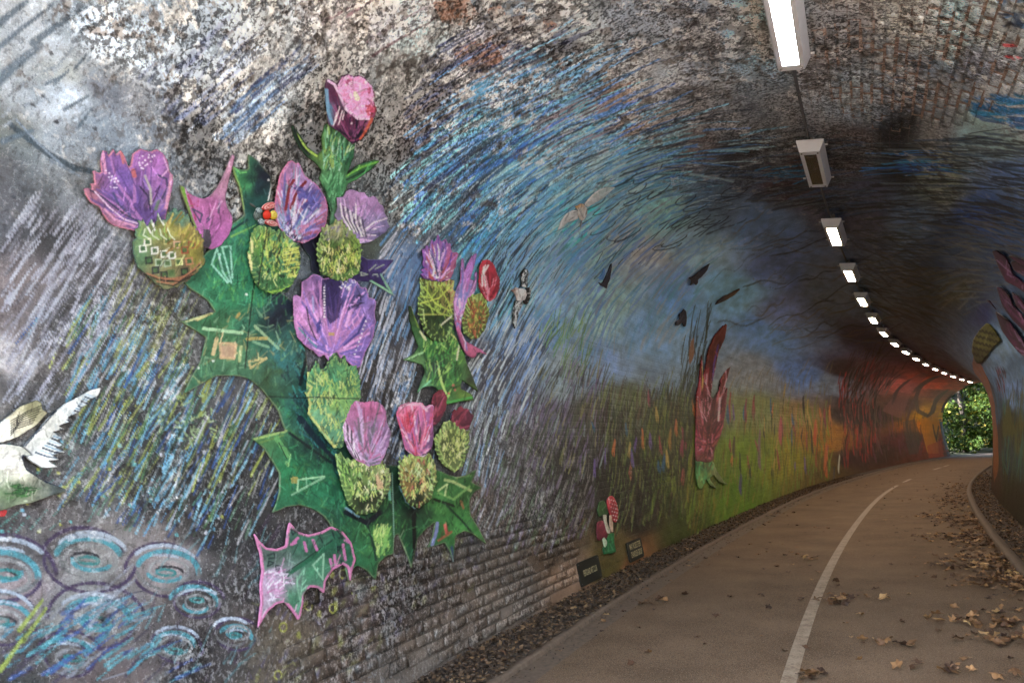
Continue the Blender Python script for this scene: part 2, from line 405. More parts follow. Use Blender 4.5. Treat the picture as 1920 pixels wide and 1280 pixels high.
CTRL = np.array([(1.71,3.36,0.476,0.535,0.612,0.35,0.2),(1.86,3.24,0.38,0.433,0.462,0.35,0.2),(2.02,3.22,0.175,0.216,0.296,0.35,0.2),(1.91,3.06,0.525,0.629,0.769,0.35,0.2),(1.85,2.88,0.136,0.162,0.17,0.35,0.2),(2.05,2.98,0.241,0.293,0.359,0.35,0.2),(1.9,2.66,0.113,0.115,0.132,0.24,0.2),(2.09,2.58,0.03,0.031,0.035,0.3,0.2),(2.05,2.39,0.172,0.143,0.147,0.24,0.2),(1.98,2.16,0.39,0.372,0.384,0.26,0.2),(1.99,1.98,0.069,0.068,0.072,0.34,0.2),(2.13,3.55,0.484,0.592,0.721,0.7,0.2),(2.36,3.62,0.314,0.382,0.465,0.9,0.2),(2.3,3.28,0.262,0.29,0.341,0.6,0.2),(2.56,3.54,0.471,0.525,0.573,0.9,0.2),(2.6,3.28,0.049,0.053,0.062,0.8,0.2),(2.73,3.83,0.444,0.494,0.545,1.0,0.2),(2.92,3.53,0.763,0.78,0.78,0.8,0.2),(2.89,4.02,0.576,0.582,0.638,1.0,0.2),(3.16,3.85,0.37,0.369,0.357,1.0,0.2),(3.21,3.47,0.04,0.042,0.047,0.9,0.2),(3.26,4.29,0.78,0.78,0.78,1.0,0.2),(3.55,4.33,0.65,0.78,0.78,0.8,0.2),(3.86,4.06,0.247,0.251,0.245,1.0,0.2),(3.66,4.52,0.402,0.439,0.419,1.0,0.3),(4.22,4.53,0.608,0.598,0.667,1.0,0.4),(4.12,4.86,0.187,0.265,0.354,1.0,0.3),(4.67,5.12,0.384,0.422,0.426,1.0,0.2),(4.95,5.53,0.29,0.337,0.406,1.0,0.2),(5.65,5.47,0.78,0.78,0.78,0.7,0.2),(5.44,5.94,0.178,0.228,0.317,1.0,0.4),(5.16,4.92,0.08,0.084,0.1,1.0,0.2),(5.97,5.13,0.394,0.269,0.178,0.9,0.2),(6.62,5.67,0.343,0.336,0.347,0.8,0.4),(5.6,6.19,0.408,0.65,0.78,1.0,0.4),(7.27,6.15,0.22,0.222,0.232,0.9,0.3),(8.23,5.81,0.039,0.043,0.058,0.6,0.2),(7.29,5.42,0.235,0.184,0.177,0.6,0.2),(9.1,6.16,0.117,0.063,0.076,0.5,0.2),(5.97,6.77,0.352,0.351,0.37,0.9,0.7),(6.99,6.91,0.469,0.522,0.568,0.9,0.8),(5.8,7.21,0.744,0.78,0.78,0.8,0.8),(6.69,7.32,0.262,0.311,0.413,0.9,0.9),(5.67,7.62,0.578,0.751,0.78,0.8,0.9),(6.1,7.85,0.475,0.509,0.613,0.7,0.8),(5.3,7.89,0.671,0.747,0.78,0.7,0.9),(8.22,6.87,0.132,0.098,0.096,0.7,0.3),(7.91,7.37,0.012,0.012,0.018,0.4,0.2),(8.71,7.39,0.012,0.012,0.019,0.3,0.1),(7.4,7.71,0.517,0.518,0.526,0.5,0.2),(6.61,8.04,0.78,0.78,0.78,0.5,0.2),(7.4,8.07,0.559,0.78,0.78,0.3,0.1),(7.87,8.34,0.209,0.365,0.734,0.3,0.1),(8.84,7.82,0.497,0.55,0.408,0.4,0.1),(10.39,7.04,0.133,0.14,0.237,0.4,0.1),(11.05,7.55,0.254,0.39,0.632,0.3,0.1),(9.7,8.31,0.053,0.187,0.702,0.2,0.1),(3.88,3.67,0.118,0.116,0.113,1.0,0.2),(4.29,3.46,0.113,0.134,0.146,0.7,0.2),(4.31,4.02,0.154,0.096,0.093,1.0,0.2),(4.81,3.78,0.039,0.087,0.141,0.6,0.1),(5.15,4.27,0.127,0.189,0.222,0.7,0.1),(5.53,3.78,0.039,0.103,0.191,0.5,0.1),(5.78,4.15,0.06,0.294,0.569,0.4,0.1),(5.91,4.72,0.466,0.357,0.423,0.5,0.1),(7.03,4.77,0.694,0.78,0.78,0.3,0.1),(7.03,4.03,0.092,0.78,0.78,0.2,0.1),(8.11,4.75,0.396,0.78,0.78,0.3,0.1),(8.72,5.28,0.149,0.244,0.36,0.4,0.1),(6.56,3.58,0.059,0.161,0.223,0.2,0.1),(8.5,4.18,0.78,0.78,0.78,0.1,0.1),(9.92,4.75,0.419,0.649,0.78,0.1,0.1),(10.67,5.54,0.248,0.398,0.651,0.2,0.1),(4.72,3.0,0.139,0.235,0.432,0.2,0.1),(4.3,3.03,0.062,0.081,0.072,0.4,0.2),(6.33,3.04,0.196,0.66,0.78,0.2,0.2),(7.37,3.34,0.378,0.599,0.78,0.1,0.2),(7.26,2.67,0.233,0.406,0.78,0.1,0.2),(8.74,3.32,0.512,0.78,0.78,0.05,0.3),(10.53,3.27,0.255,0.479,0.78,0.0,0.3),(11.52,3.99,0.19,0.422,0.78,0.0,0.2),(13.26,4.63,0.242,0.525,0.78,0.0,0.1),(13.31,5.34,0.241,0.386,0.78,0.1,0.1),(4.75,2.4,0.051,0.053,0.062,0.4,0.2),(4.61,2.03,0.042,0.041,0.042,0.5,0.2),(6.45,2.33,0.084,0.093,0.123,0.3,0.2),(6.1,1.91,0.048,0.05,0.056,0.4,0.2),(6.69,1.56,0.105,0.102,0.109,0.5,0.2),(6.24,1.14,0.137,0.098,0.077,0.6,0.3),(7.13,0.96,0.041,0.037,0.035,0.6,0.3),(7.58,2.06,0.16,0.151,0.238,0.2,0.4),(8.21,2.46,0.366,0.477,0.548,0.05,0.4),(8.86,1.97,0.104,0.099,0.076,0.1,0.6),(8.04,1.47,0.037,0.036,0.03,0.3,0.4),(9.2,1.3,0.028,0.024,0.019,0.2,0.4),(9.67,2.57,0.288,0.455,0.745,0.05,0.5),(10.6,2.32,0.134,0.173,0.102,0.05,0.7),(11.55,2.7,0.21,0.328,0.492,0.0,0.5),(12.77,2.05,0.094,0.123,0.024,0.1,0.6),(11.76,1.19,0.022,0.022,0.012,0.1,0.6),(10.37,0.66,0.019,0.016,0.012,0.2,0.5),(13.72,0.72,0.108,0.136,0.028,0.0,0.5),(12.32,0.3,0.051,0.066,0.012,0.0,0.5),(18.29,1.16,0.153,0.266,0.014,0.0,0.6),(16.01,0.46,0.099,0.222,0.012,0.0,0.5),(20.21,2.47,0.199,0.258,0.098,0.0,0.7),(19.43,3.27,0.288,0.351,0.43,0.0,0.6),(17.72,4.31,0.171,0.372,0.78,0.0,0.2),(24.34,3.64,0.132,0.283,0.705,0.0,0.2),(25.91,2.3,0.316,0.201,0.069,0.0,0.8),(23.43,1.0,0.283,0.269,0.019,0.0,0.7),(28.83,1.58,0.39,0.17,0.015,0.0,0.7),(27.69,0.49,0.127,0.084,0.017,0.0,0.5),(29.67,3.58,0.194,0.271,0.412,0.0,0.3),(17.25,4.99,0.234,0.33,0.653,0.0,0.1),(21.65,5.08,0.177,0.277,0.502,0.0,0.1),(16.67,5.97,0.248,0.341,0.51,0.0,0.1),(25.77,5.39,0.063,0.06,0.134,0.0,0.1),(30.87,4.15,0.035,0.013,0.015,0.0,0.1),(34.18,2.42,0.032,0.012,0.012,0.0,0.1),(33.75,0.66,0.047,0.012,0.012,0.0,0.1),(35.93,4.6,0.146,0.032,0.04,0.0,0.0),(39.96,2.49,0.02,0.012,0.012,0.0,0.0),(41.27,0.93,0.052,0.014,0.012,0.0,0.0),(42.39,4.36,0.78,0.208,0.191,0.0,0.0),(47.28,3.18,0.076,0.026,0.027,0.0,0.0),(46.88,1.09,0.088,0.014,0.029,0.0,0.0),(48.04,4.76,0.78,0.095,0.02,0.0,0.0),(54.05,2.98,0.78,0.405,0.015,0.0,0.0),(53.31,0.98,0.231,0.035,0.014,0.0,0.0),(56.0,1.95,0.78,0.247,0.018,0.0,0.0),(54.93,4.17,0.193,0.055,0.027,0.0,0.0),(2.08,1.77,0.12,0.12,0.125,0.51,0.2),(2.45,2.27,0.049,0.049,0.051,0.51,0.2),(2.31,2.01,0.053,0.054,0.054,0.42,0.2),(2.46,1.78,0.04,0.04,0.042,0.44,0.2),(2.79,2.21,0.096,0.097,0.1,0.51,0.2),(2.7,1.78,0.038,0.039,0.04,0.44,0.2),(3.17,1.56,0.034,0.034,0.036,0.44,0.2),(2.28,1.55,0.101,0.102,0.105,0.44,0.2),(2.78,1.44,0.033,0.034,0.035,0.44,0.2),(3.08,1.34,0.026,0.026,0.027,0.51,0.2),(2.08,1.39,0.087,0.08,0.083,0.32,0.2),(2.01,1.2,0.222,0.175,0.174,0.26,0.2),(2.29,1.1,0.238,0.231,0.216,0.26,0.2),(2.7,1.13,0.263,0.228,0.228,0.26,0.2),(2.52,1.02,0.14,0.124,0.12,0.38,0.2),(2.11,0.94,0.055,0.051,0.052,0.42,0.2),(2.0,0.85,0.027,0.03,0.03,0.42,0.2),(2.42,0.79,0.115,0.09,0.089,0.32,0.2),(2.83,0.88,0.077,0.066,0.065,0.42,0.2),(2.87,0.65,0.045,0.039,0.039,0.51,0.2),(3.12,1.01,0.068,0.065,0.066,0.59,0.2),(3.37,0.58,0.12,0.093,0.065,0.51,0.2),(3.85,0.73,0.052,0.031,0.032,0.68,0.3),(3.89,0.44,0.124,0.085,0.064,0.51,0.7),(4.32,0.87,0.067,0.054,0.045,0.68,0.3),(4.63,0.57,0.042,0.027,0.022,0.7,0.6),(4.67,0.24,0.171,0.136,0.111,0.4,0.8),(5.47,0.32,0.144,0.106,0.081,0.4,0.9),(5.44,0.74,0.1,0.087,0.077,0.5,0.8),(6.32,0.47,0.115,0.092,0.074,0.4,0.8),(6.11,0.23,0.191,0.154,0.127,0.2,0.6),(7.33,0.51,0.078,0.048,0.029,0.4,0.6),(7.42,0.12,0.305,0.186,0.119,0.1,0.3),(8.77,0.18,0.112,0.092,0.024,0.1,0.3),(9.5,0.06,0.296,0.125,0.046,0.1,0.2),(11.56,8.14,0.067,0.115,0.229,0.2,0.1),(10.45,8.33,0.035,0.088,0.214,0.2,0.1),(9.12,8.55,0.056,0.169,0.496,0.1,0.1),(14.5,8.31,0.074,0.083,0.06,0.1,0.1),(14.86,8.64,0.027,0.071,0.161,0.1,0.1),(14.99,9.3,0.284,0.495,0.78,0.0,0.1),(14.91,8.88,0.021,0.041,0.214,0.0,0.1),(15.05,9.68,0.11,0.222,0.425,0.0,0.1),(16.32,10.17,0.159,0.306,0.659,0.0,0.1),(17.89,10.63,0.033,0.04,0.019,0.0,0.1),(15.99,10.93,0.095,0.085,0.015,0.0,0.1),(19.36,10.73,0.028,0.031,0.019,0.0,0.1),(16.95,11.24,0.019,0.079,0.082,0.0,0.2),(17.87,11.78,0.029,0.033,0.015,0.0,0.2),(20.96,11.95,0.042,0.022,0.014,0.0,0.1),(15.71,12.03,0.025,0.018,0.012,0.0,0.2),(21.0,10.47,0.037,0.112,0.216,0.0,0.1)])
LIGHT_S = np.array([1.9, 2.4, 3, 4, 5, 6.5, 8, 10, 13, 17, 22, 30, 40, 50])
LIGHT = np.array([[1.48, 1.324, 1.179], [1.457, 1.39, 1.303], [1.24, 1.169, 1.063], [1.006, 0.935, 0.833], [0.841, 0.769, 0.679], [0.636, 0.562, 0.481], [0.487, 0.413, 0.336], [0.505, 0.402, 0.312], [0.588, 0.463, 0.341], [0.608, 0.475, 0.345], [0.602, 0.469, 0.336], [0.581, 0.446, 0.316], [0.581, 0.451, 0.316], [0.481, 0.381, 0.276]])

ANG = np.array([(50,100,40),(150,250,42),(350,200,45),(480,200,45),(100,450,55),(60,600,58),(220,600,62),(200,800,62),(330,700,62),(440,900,66),(60,900,55),(700,60,35),(780,150,28),(750,330,38),(850,250,30),(950,200,25),(850,400,45),(950,330,32),(1100,280,25),(1200,300,15),(1300,330,-5),(900,560,60),(760,600,72),(740,750,75),(950,680,62),(1040,560,52),(900,850,75),(1000,900,70),(1100,450,40),(1200,480,40),(1250,600,55),(1150,700,75),(1150,850,85),(1300,850,88),(1450,800,90),(1550,800,92),(1400,350,5),(1600,300,0),(1750,310,-2),(1850,300,-8),(1700,420,0),(1850,420,-15),(1400,520,25),(1480,600,35),(1650,800,95),(1700,700,60)], float)
def angle_at(px, py):
    d = ((px[:, None] - ANG[None, :, 0]) ** 2 + (py[:, None] - ANG[None, :, 1]) ** 2 + 400) ** -1.5
    return (d * ANG[None, :, 2]).sum(1) / d.sum(1)

class Patch:
    """a rectangle of lining: s axis x a axis, with paint, flaking, joints and relief"""
    def __init__(self, sax, aax):
        self.s, self.a = sax, aax
        self.S, self.A = np.meshgrid(sax, aax, indexing='ij')
        self.base()
    def base(self):
        S, A = self.S, self.A
        # ground colours of the mural, interpolated between sampled spots of paint, edges broken up with noise
        step = 4
        Sc, Ac = S[::step, ::step], A[::step, ::step]
        k = 1 / (1 + .14 * Sc)
        ws = Sc + (fbm(Sc * 2.1 * k, Ac * 2.3, 1) - .5) * .55 / k * .8; wa = Ac + (fbm(Sc * 2.3 * k, Ac * 2.1, 2) - .5) * .5
        num = np.zeros(Sc.shape + (5,)); den = np.zeros(Sc.shape)
        L = np.log
        for c in CTRL:
            ks = L(1 + np.maximum(ws, -.5) / 2.2) - L(1 + c[0] / 2.2)
            d = ((ks * 3.3) ** 2 + ((wa - c[1]) * 1.0) ** 2 + .004) ** -2.2
            den += d
            for i in range(5): num[..., i] += d * c[2 + i]
        C = num / den[..., None]
        # back to full resolution
        si = np.clip(np.arange(len(self.s)) / step, 0, C.shape[0] - 1); ai = np.clip(np.arange(len(self.a)) / step, 0, C.shape[1] - 1)
        s0, a0 = np.floor(si).astype(int), np.floor(ai).astype(int); s1, a1 = np.minimum(s0 + 1, C.shape[0] - 1), np.minimum(a0 + 1, C.shape[1] - 1)
        fs, fa = (si - s0)[:, None, None], (ai - a0)[None, :, None]
        C = (C[s0][:, a0] * (1 - fa) + C[s0][:, a1] * fa) * (1 - fs) + (C[s1][:, a0] * (1 - fa) + C[s1][:, a1] * fa) * fs
        self.col = C[..., :3].astype(np.float32); self.peel = C[..., 3].astype(np.float32); self.brick = C[..., 4].astype(np.float32)
        q = 1 / (1 + .05 * S)
        v = fbm(S * 9 * q, A * 9, 11, 5, .6); self.col *= (1 + (v - .5) * 1.1)[..., None]
        w = fbm(S * 4 * q, A * 4, 23, 3); self.col *= np.stack([1 + (w - .5) * .22, 1 + 0 * w, 1 - (w - .5) * .22], -1)
        self.h = ((fbm(S * 1.1, A * 1.1, 31, 3) - .5) * .03 + (v - .5) * .010).astype(np.float32)
    def win(self, s0, s1, a0, a1):
        i0, i1 = np.searchsorted(self.s, s0), np.searchsorted(self.s, s1); j0, j1 = np.searchsorted(self.a, a0), np.searchsorted(self.a, a1)
        return i0, i1, j0, j1
    def stroke(self, s0, a0, s1, a1, w0, w1, col, alpha, dry, seed, relief=0):
        m = max(w0, w1)
        i0, i1, j0, j1 = self.win(min(s0, s1) - m, max(s0, s1) + m, min(a0, a1) - m, max(a0, a1) + m)
        if i1 <= i0 or j1 <= j0: return
        S, A = self.S[i0:i1, j0:j1], self.A[i0:i1, j0:j1]
        ds, da = s1 - s0, a1 - a0; l2 = ds * ds + da * da + 1e-9
        t = np.clip(((S - s0) * ds + (A - a0) * da) / l2, 0, 1)
        d = np.hypot(S - s0 - t * ds, A - a0 - t * da); w = w0 + (w1 - w0) * t
        k = np.clip((w - d) / (w * .35) , 0, 1)
        if dry > 0:
            ln = math.sqrt(l2); across = ((S - s0) * da - (A - a0) * ds) / ln
            n = vnoise(t * ln * 14 + seed * 7.1, across * 130 + seed, 3) * .6 + vnoise(t * ln * 60, across * 60 + seed, 8) * .4
            k = k * smooth(dry - .22, dry + .12, n + .25 * (1 - t))
        k = (k * alpha)[..., None]
        self.col[i0:i1, j0:j1] = self.col[i0:i1, j0:j1] * (1 - k) + col * k
        if relief: self.h[i0:i1, j0:j1] += k[..., 0] * relief
    def fill(self, poly, col, alpha=1, noise=0):
        ps, pa = poly[:, 0], poly[:, 1]
        i0, i1, j0, j1 = self.win(ps.min(), ps.max(), pa.min(), pa.max())
        if i1 <= i0 or j1 <= j0: return
        S, A = self.S[i0:i1, j0:j1], self.A[i0:i1, j0:j1]; ins = np.zeros(S.shape, bool); n = len(ps)
        for i in range(n):
            x0, y0, x1, y1 = ps[i], pa[i], ps[(i + 1) % n], pa[(i + 1) % n]
            if y0 == y1: continue
            c = ((A >= min(y0, y1)) & (A < max(y0, y1))) & (S < x0 + (A - y0) / (y1 - y0) * (x1 - x0)); ins ^= c
        k = ins * alpha
        if noise: k = k * smooth(noise - .15, noise + .15, fbm(S * 20, A * 20, 41, 4) + .15)
        k = k[..., None]
        self.col[i0:i1, j0:j1] = self.col[i0:i1, j0:j1] * (1 - k) + col * k

def lspace(a, b, d0, d1=None):
    if d1 is None: return np.linspace(a, b, int((b - a) / d0) + 1)
    r = [a]
    while r[-1] < b: r.append(r[-1] + d0 + (d1 - d0) * (r[-1] - a) / (b - a))
    return np.array(r[:-1] + [b])
PATCHES = [Patch(lspace(1.45, 4.6, .007), lspace(0, 5.3, .006)),
           Patch(lspace(4.6, 10, .011, .015), lspace(0, 9.0, .010)),
           Patch(lspace(10, S_OUT, .035, .16), lspace(0, ARC, .025)),
           Patch(lspace(S_IN, 1.45, .06), lspace(0, ARC, .06)), Patch(lspace(1.45, 4.6, .06), lspace(5.3, ARC, .05)), Patch(lspace(4.6, 10, .05), lspace(9.0, ARC, .05))]
_sid = [0]
def paint_px(p0, p1, w, cols, alpha=.9, dry=.35, taper=.6, right=False, relief=0):
    """strokes drawn from p0 to p1 (n,2 photo positions), w = full width there in pixels"""
    p0 = np.asarray(p0, float).reshape(-1, 2); p1 = np.asarray(p1, float).reshape(-1, 2)
    s0, a0 = wall_at(p0[:, 0], p0[:, 1], right); s1, a1 = wall_at(p1[:, 0], p1[:, 1], right)
    d_ = p1 - p0; ln = np.hypot(d_[:, 0], d_[:, 1])[:, None] + 1e-6; wpx = np.broadcast_to(np.asarray(w, float), len(p0))
    q = p0 + np.stack([-d_[:, 1], d_[:, 0]], 1) / ln * wpx[:, None] * .5; s2, a2 = wall_at(q[:, 0], q[:, 1], right)
    es, ea = s1 - s0, a1 - a0; el = np.hypot(es, ea) + 1e-6; w = abs((s2 - s0) * ea - (a2 - a0) * es) / el      # true half width on the wall
    dep = proj(*wall(s0, a0))[2]; w = np.where(ln[:, 0] < 3, wpx * dep / F_PX * .5, w); w = np.clip(w, .35 * wpx * dep / F_PX * .5, 6 * wpx * dep / F_PX * .5)
    cols = np.broadcast_to(cols, (len(s0), 3))
    for i in range(len(s0)):
        if math.hypot(s1[i] - s0[i], a1[i] - a0[i]) > 3.5: continue
        _sid[0] += 1
        for P in PATCHES[:3]:
            P.stroke(s0[i], a0[i], s1[i], a1[i], w[i], w[i] * taper, cols[i], alpha, dry, _sid[0] % 97, relief)
def rand_in(poly, n, r):
    poly = np.asarray(poly, float); out = []
    lo, hi = poly.min(0), poly.max(0)
    while len(out) < n:
        q = lo + r.random((n * 2, 2)) * (hi - lo); ins = np.zeros(len(q), bool)
        for (x0, y0), (x1, y1) in zip(poly, np.roll(poly, -1, 0)):
            if y0 == y1: continue
            ins ^= ((q[:, 1] >= min(y0, y1)) & (q[:, 1] < max(y0, y1))) & (q[:, 0] < x0 + (q[:, 1] - y0) / (y1 - y0) * (x1 - x0))
        out += list(q[ins])
    return np.array(out[:n])
GAIN = 3.0
def E_at(s):   # rough light level, turns a colour seen in the photo into a pigment
    return 0
_cs = CTRL
def pig(rgb, s=3.0, a=2.0):
    """pigment for a colour as it looks in the photo near (s, a): divided by the same light the ground colours were"""
    k = np.interp(s, LIGHT_S, np.arange(len(LIGHT_S)))
    e = np.array([np.interp(k, np.arange(len(LIGHT_S)), LIGHT[:, i]) for i in range(3)])
    return np.clip(lin(rgb) / e, .012, .75)
def strokes(poly, n, length, width, pal, alpha=.85, dry=.35, jit=8, ang=None, seed=0, right=False, segs=1, s=None, relief=0):
    r = np.random.default_rng(1000 + seed); p = rand_in(poly, n, r)
    an = np.radians((angle_at(p[:, 0], p[:, 1]) if ang is None else ang) + r.normal(0, jit, n))
    L = r.uniform(*length, n); W = r.uniform(*width, n)
    sc = s if s is not None else float(np.median(wall_at(p[:5, 0], p[:5, 1], right)[0]))
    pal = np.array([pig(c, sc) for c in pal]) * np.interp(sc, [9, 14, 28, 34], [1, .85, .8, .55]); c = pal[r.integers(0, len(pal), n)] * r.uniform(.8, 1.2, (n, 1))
    q = p
    for k in range(segs):
        q2 = q + np.stack([np.cos(an), -np.sin(an)], 1) * (L / segs)[:, None]
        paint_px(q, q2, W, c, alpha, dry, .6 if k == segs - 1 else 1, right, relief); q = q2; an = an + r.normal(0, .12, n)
def poly_px(pts, col, right=False, alpha=1, noise=0, s=None):
    pts = np.asarray(pts, float); S, A = wall_at(pts[:, 0], pts[:, 1], right); c = pig(col, float(S.mean()) if s is None else s)
    for P in PATCHES[:3]: P.fill(np.stack([S, A], 1), c, alpha, noise)
def line_px(pts, w, col, alpha=.9, dry=.2, right=False, s=None):
    pts = np.asarray(pts, float); S, A = wall_at(pts[:1, 0], pts[:1, 1], right); c = pig(col, float(S[0]) if s is None else s)
    paint_px(pts[:-1], pts[1:], w, c, alpha, dry, 1, right)
_T0 = __import__('time').time()
# ---- upper left: pale blue-grey ground with slate slashes
SLATE = [(105, 118, 130), (90, 104, 116), (120, 134, 146)]
_SL = (((-20, 60), (48, 2), 22), ((-10, 95), (98, 8), 15), ((60, 80), (160, 12), 20), ((-10, 155), (75, 85), 30), ((100, 158), (128, 132), 9), ((140, 128), (172, 92), 8), ((145, 240), (172, 205), 10), ((85, 158), (120, 140), 8), ((120, 205), (165, 180), 10), ((5, 265), (60, 245), 16), ((150, 60), (235, 5), 8))
for p0, p1, w in _SL:
    paint_px([p0], [p1], w, pig((98, 112, 124), 2), .6, .3)
line_px([(20, 235), (55, 262), (95, 292), (140, 315), (175, 322)], 14, (70, 84, 94)); line_px([(30, 225), (70, 268), (125, 318)], 5, (150, 160, 172)); line_px([(90, 300), (150, 330)], 5, (130, 140, 150))
strokes([(0, 0), (420, 0), (420, 280), (200, 280), (0, 300)], 130, (15, 60), (3, 9), [(185, 190, 198), (150, 160, 172), (112, 122, 134), (200, 200, 205)], .6, .5, 6, seed=1)
for px, py in ((81, 181), (106, 229), (62, 197), (178, 242), (26, 370), (49, 368), (96, 100)): paint_px([(px, py)], [(px + 1, py + 1)], 11, pig((70, 72, 78), 2), .9, 0)
# navy / white slashes in the peeling cream zone
strokes([(250, 130), (420, 60), (460, 110), (330, 260)], 45, (25, 80), (5, 13), [(120, 130, 168), (200, 212, 228), (90, 100, 140)], .65, .55, 5, seed=2)
strokes([(390, 250), (480, 150), (540, 160), (430, 280)], 60, (40, 110), (4, 11), [(70, 85, 130), (190, 212, 232), (140, 170, 205), (60, 70, 110), (215, 225, 235)], .8, .45, 4, ang=42, seed=3)
strokes([(450, 0), (900, 0), (800, 160), (560, 240), (450, 130)], 160, (10, 45), (4, 13), [(205, 195, 185), (95, 80, 72), (170, 160, 152), (60, 52, 48)], .6, .55, 30, seed=4)
# maroon lines, orange bare brick, navy slashes at the top
for p0, p1 in (((690, 78), (815, 5)), ((700, 105), (850, 20)), ((650, 30), (700, 0)), ((600, 45), (660, 12))): paint_px([p0], [p1], 7, pig((120, 70, 80), 3.6), .85, .15)
poly_px([(690, 30), (760, 0), (830, 0), (800, 40), (720, 90), (690, 90)], (205, 198, 200), alpha=.6, noise=.5)
for pts in ([(810, 5), (880, 0), (900, 30), (870, 50), (830, 45)], [(850, 95), (900, 75), (930, 85), (950, 120), (930, 150), (880, 150), (860, 120)], [(905, 80), (940, 60), (960, 75), (945, 95)], [(950, 35), (985, 30), (980, 65), (955, 70)], [(1020, 35), (1045, 45), (1035, 70), (1015, 60)], [(910, 20), (940, 10), (950, 30), (925, 40)], [(1180, 90), (1200, 92), (1195, 105), (1182, 104)], [(1165, 160), (1185, 155), (1180, 172)], [(1040, 110), (1060, 105), (1058, 135), (1042, 130)]):
    poly_px(pts, (150, 98, 66), alpha=.9, noise=.42)
strokes([(740, 180), (820, 90), (1050, 60), (1030, 110), (850, 170), (760, 250)], 60, (40, 120), (3, 7), [(50, 62, 100), (60, 75, 120), (40, 48, 80)], .85, .4, 5, seed=5)
strokes([(780, 230), (900, 130), (1150, 140), (1000, 230), (800, 330)], 50, (60, 190), (5, 10), [(115, 165, 215), (95, 165, 195), (130, 180, 215)], .85, .32, 4, seed=6)
# the big blue sweep
BLUE = [(100, 168, 222), (74, 150, 190), (126, 180, 220), (60, 112, 180), (88, 130, 196)]
sweep = [(700, 380), (780, 260), (900, 210), (1100, 170), (1300, 260), (1250, 330), (1050, 480), (900, 520), (790, 470)]
strokes(sweep, 420, (30, 110), (3, 9), BLUE, .85, .4, 5, seed=7)
strokes(sweep, 330, (20, 90), (2, 5), [(28, 40, 56), (40, 52, 70), (20, 30, 36), (190, 205, 215), (25, 60, 70)], .85, .4, 6, seed=8)
strokes([(900, 340), (1100, 260), (1300, 300), (1280, 420), (1050, 560), (900, 560)], 420, (20, 90), (3, 9), [(95, 140, 190), (78, 124, 176), (112, 146, 184), (85, 124, 194), (130, 156, 182), (150, 165, 180)], .75, .38, 5, seed=9)
strokes([(900, 340), (1100, 260), (1400, 300), (1380, 420), (1050, 560), (900, 560)], 260, (15, 60), (1.5, 3.5), [(30, 40, 48), (45, 55, 62), (150, 165, 175), (26, 44, 60)], .8, .35, 7, seed=10)
strokes([(940, 480), (1100, 420), (1330, 480), (1290, 640), (1100, 690), (960, 660)], 420, (15, 60), (2, 7), [(95, 125, 150), (80, 120, 150), (110, 125, 140), (90, 110, 160), (120, 118, 118), (74, 118, 128)], .6, .35, 6, seed=11)
# looping black outlines
for k in range(34):
    r = np.random.default_rng(300 + k); cx, cy = r.uniform(1090, 1400), r.uniform(290, 470)
    if cy > 640 - .25 * (cx - 500) + 60: continue
    aa = np.linspace(0, r.uniform(3, 5), 9); rx, ry = r.uniform(12, 34), r.uniform(4, 10); t_ = math.radians(-20 + r.normal(0, 8))
    X = cx + rx * np.cos(aa) * math.cos(t_) - ry * np.sin(aa) * math.sin(t_); Y = cy + rx * np.cos(aa) * math.sin(t_) + ry * np.sin(aa) * math.cos(t_)
    line_px(np.stack([X, Y], 1), 2.4, (24, 28, 36) if k % 3 else (95, 120, 135), .8)
for k in range(46):      # marbled folds further in, grey-brown on slate
    r = np.random.default_rng(700 + k); cx, cy = r.uniform(1330, 1640), r.uniform(430, 650)
    n_ = 9; X = cx + np.arange(n_) * r.uniform(6, 15); ph = r.random() * 6
    Y = cy - np.arange(n_) * r.uniform(-1, 6) + np.sin(np.arange(n_) * r.uniform(.6, 1.4) + ph) * r.uniform(3, 9)
    ok = X < 1700
    if ok.sum() > 3: line_px(np.stack([X, Y], 1)[ok], r.uniform(1.5, 4), [(84, 70, 58), (30, 28, 30), (72, 80, 92), (96, 84, 68)][k % 4], .6)
# dark sweep across the vault
strokes([(1300, 300), (1400, 240), (1600, 270), (1920, 240), (1920, 420), (1600, 420), (1380, 380)], 420, (30, 120), (2.5, 7), [(14, 13, 14), (60, 62, 62), (40, 40, 42), (90, 88, 80), (22, 20, 20), (54, 68, 82)], .7, .4, 6, seed=12)
strokes([(1590, 290), (1720, 280), (1720, 330), (1600, 330)], 22, (60, 120), (2, 3.5), [(50, 100, 140), (60, 120, 150), (40, 70, 120)], .9, .3, 3, seed=13)
strokes([(1400, 320), (1500, 310), (1500, 345), (1400, 345)], 14, (20, 60), (3, 5), [(40, 90, 110)], .8, .3, 10, seed=14)
strokes([(1780, 195), (1920, 170), (1920, 250), (1850, 235)], 40, (25, 80), (5, 11), [(40, 110, 150), (50, 125, 150), (60, 90, 130)], .85, .35, 6, seed=15)
strokes([(1860, 0), (1920, 0), (1920, 60), (1880, 50)], 16, (20, 60), (4, 9), [(70, 120, 160), (40, 60, 90)], .8, .35, 6, seed=16)
for q in ((1885, 85), (1890, 107)): paint_px([q], [(q[0] + 22, q[1] + 2)], 8, pig((190, 40, 50), 5.6), .95, .05)
strokes([(1640, 420), (1920, 400), (1920, 470), (1800, 600), (1640, 520)], 380, (15, 70), (2, 5), [(74, 84, 90), (30, 30, 30), (90, 74, 52), (48, 60, 76), (105, 96, 80)], .55, .4, 8, seed=17)
strokes([(1590, 430), (1700, 430), (1760, 620), (1600, 560)], 200, (15, 60), (2, 5), [(84, 68, 48), (40, 32, 26), (64, 64, 62)], .55, .4, 14, ang=-20, seed=18)
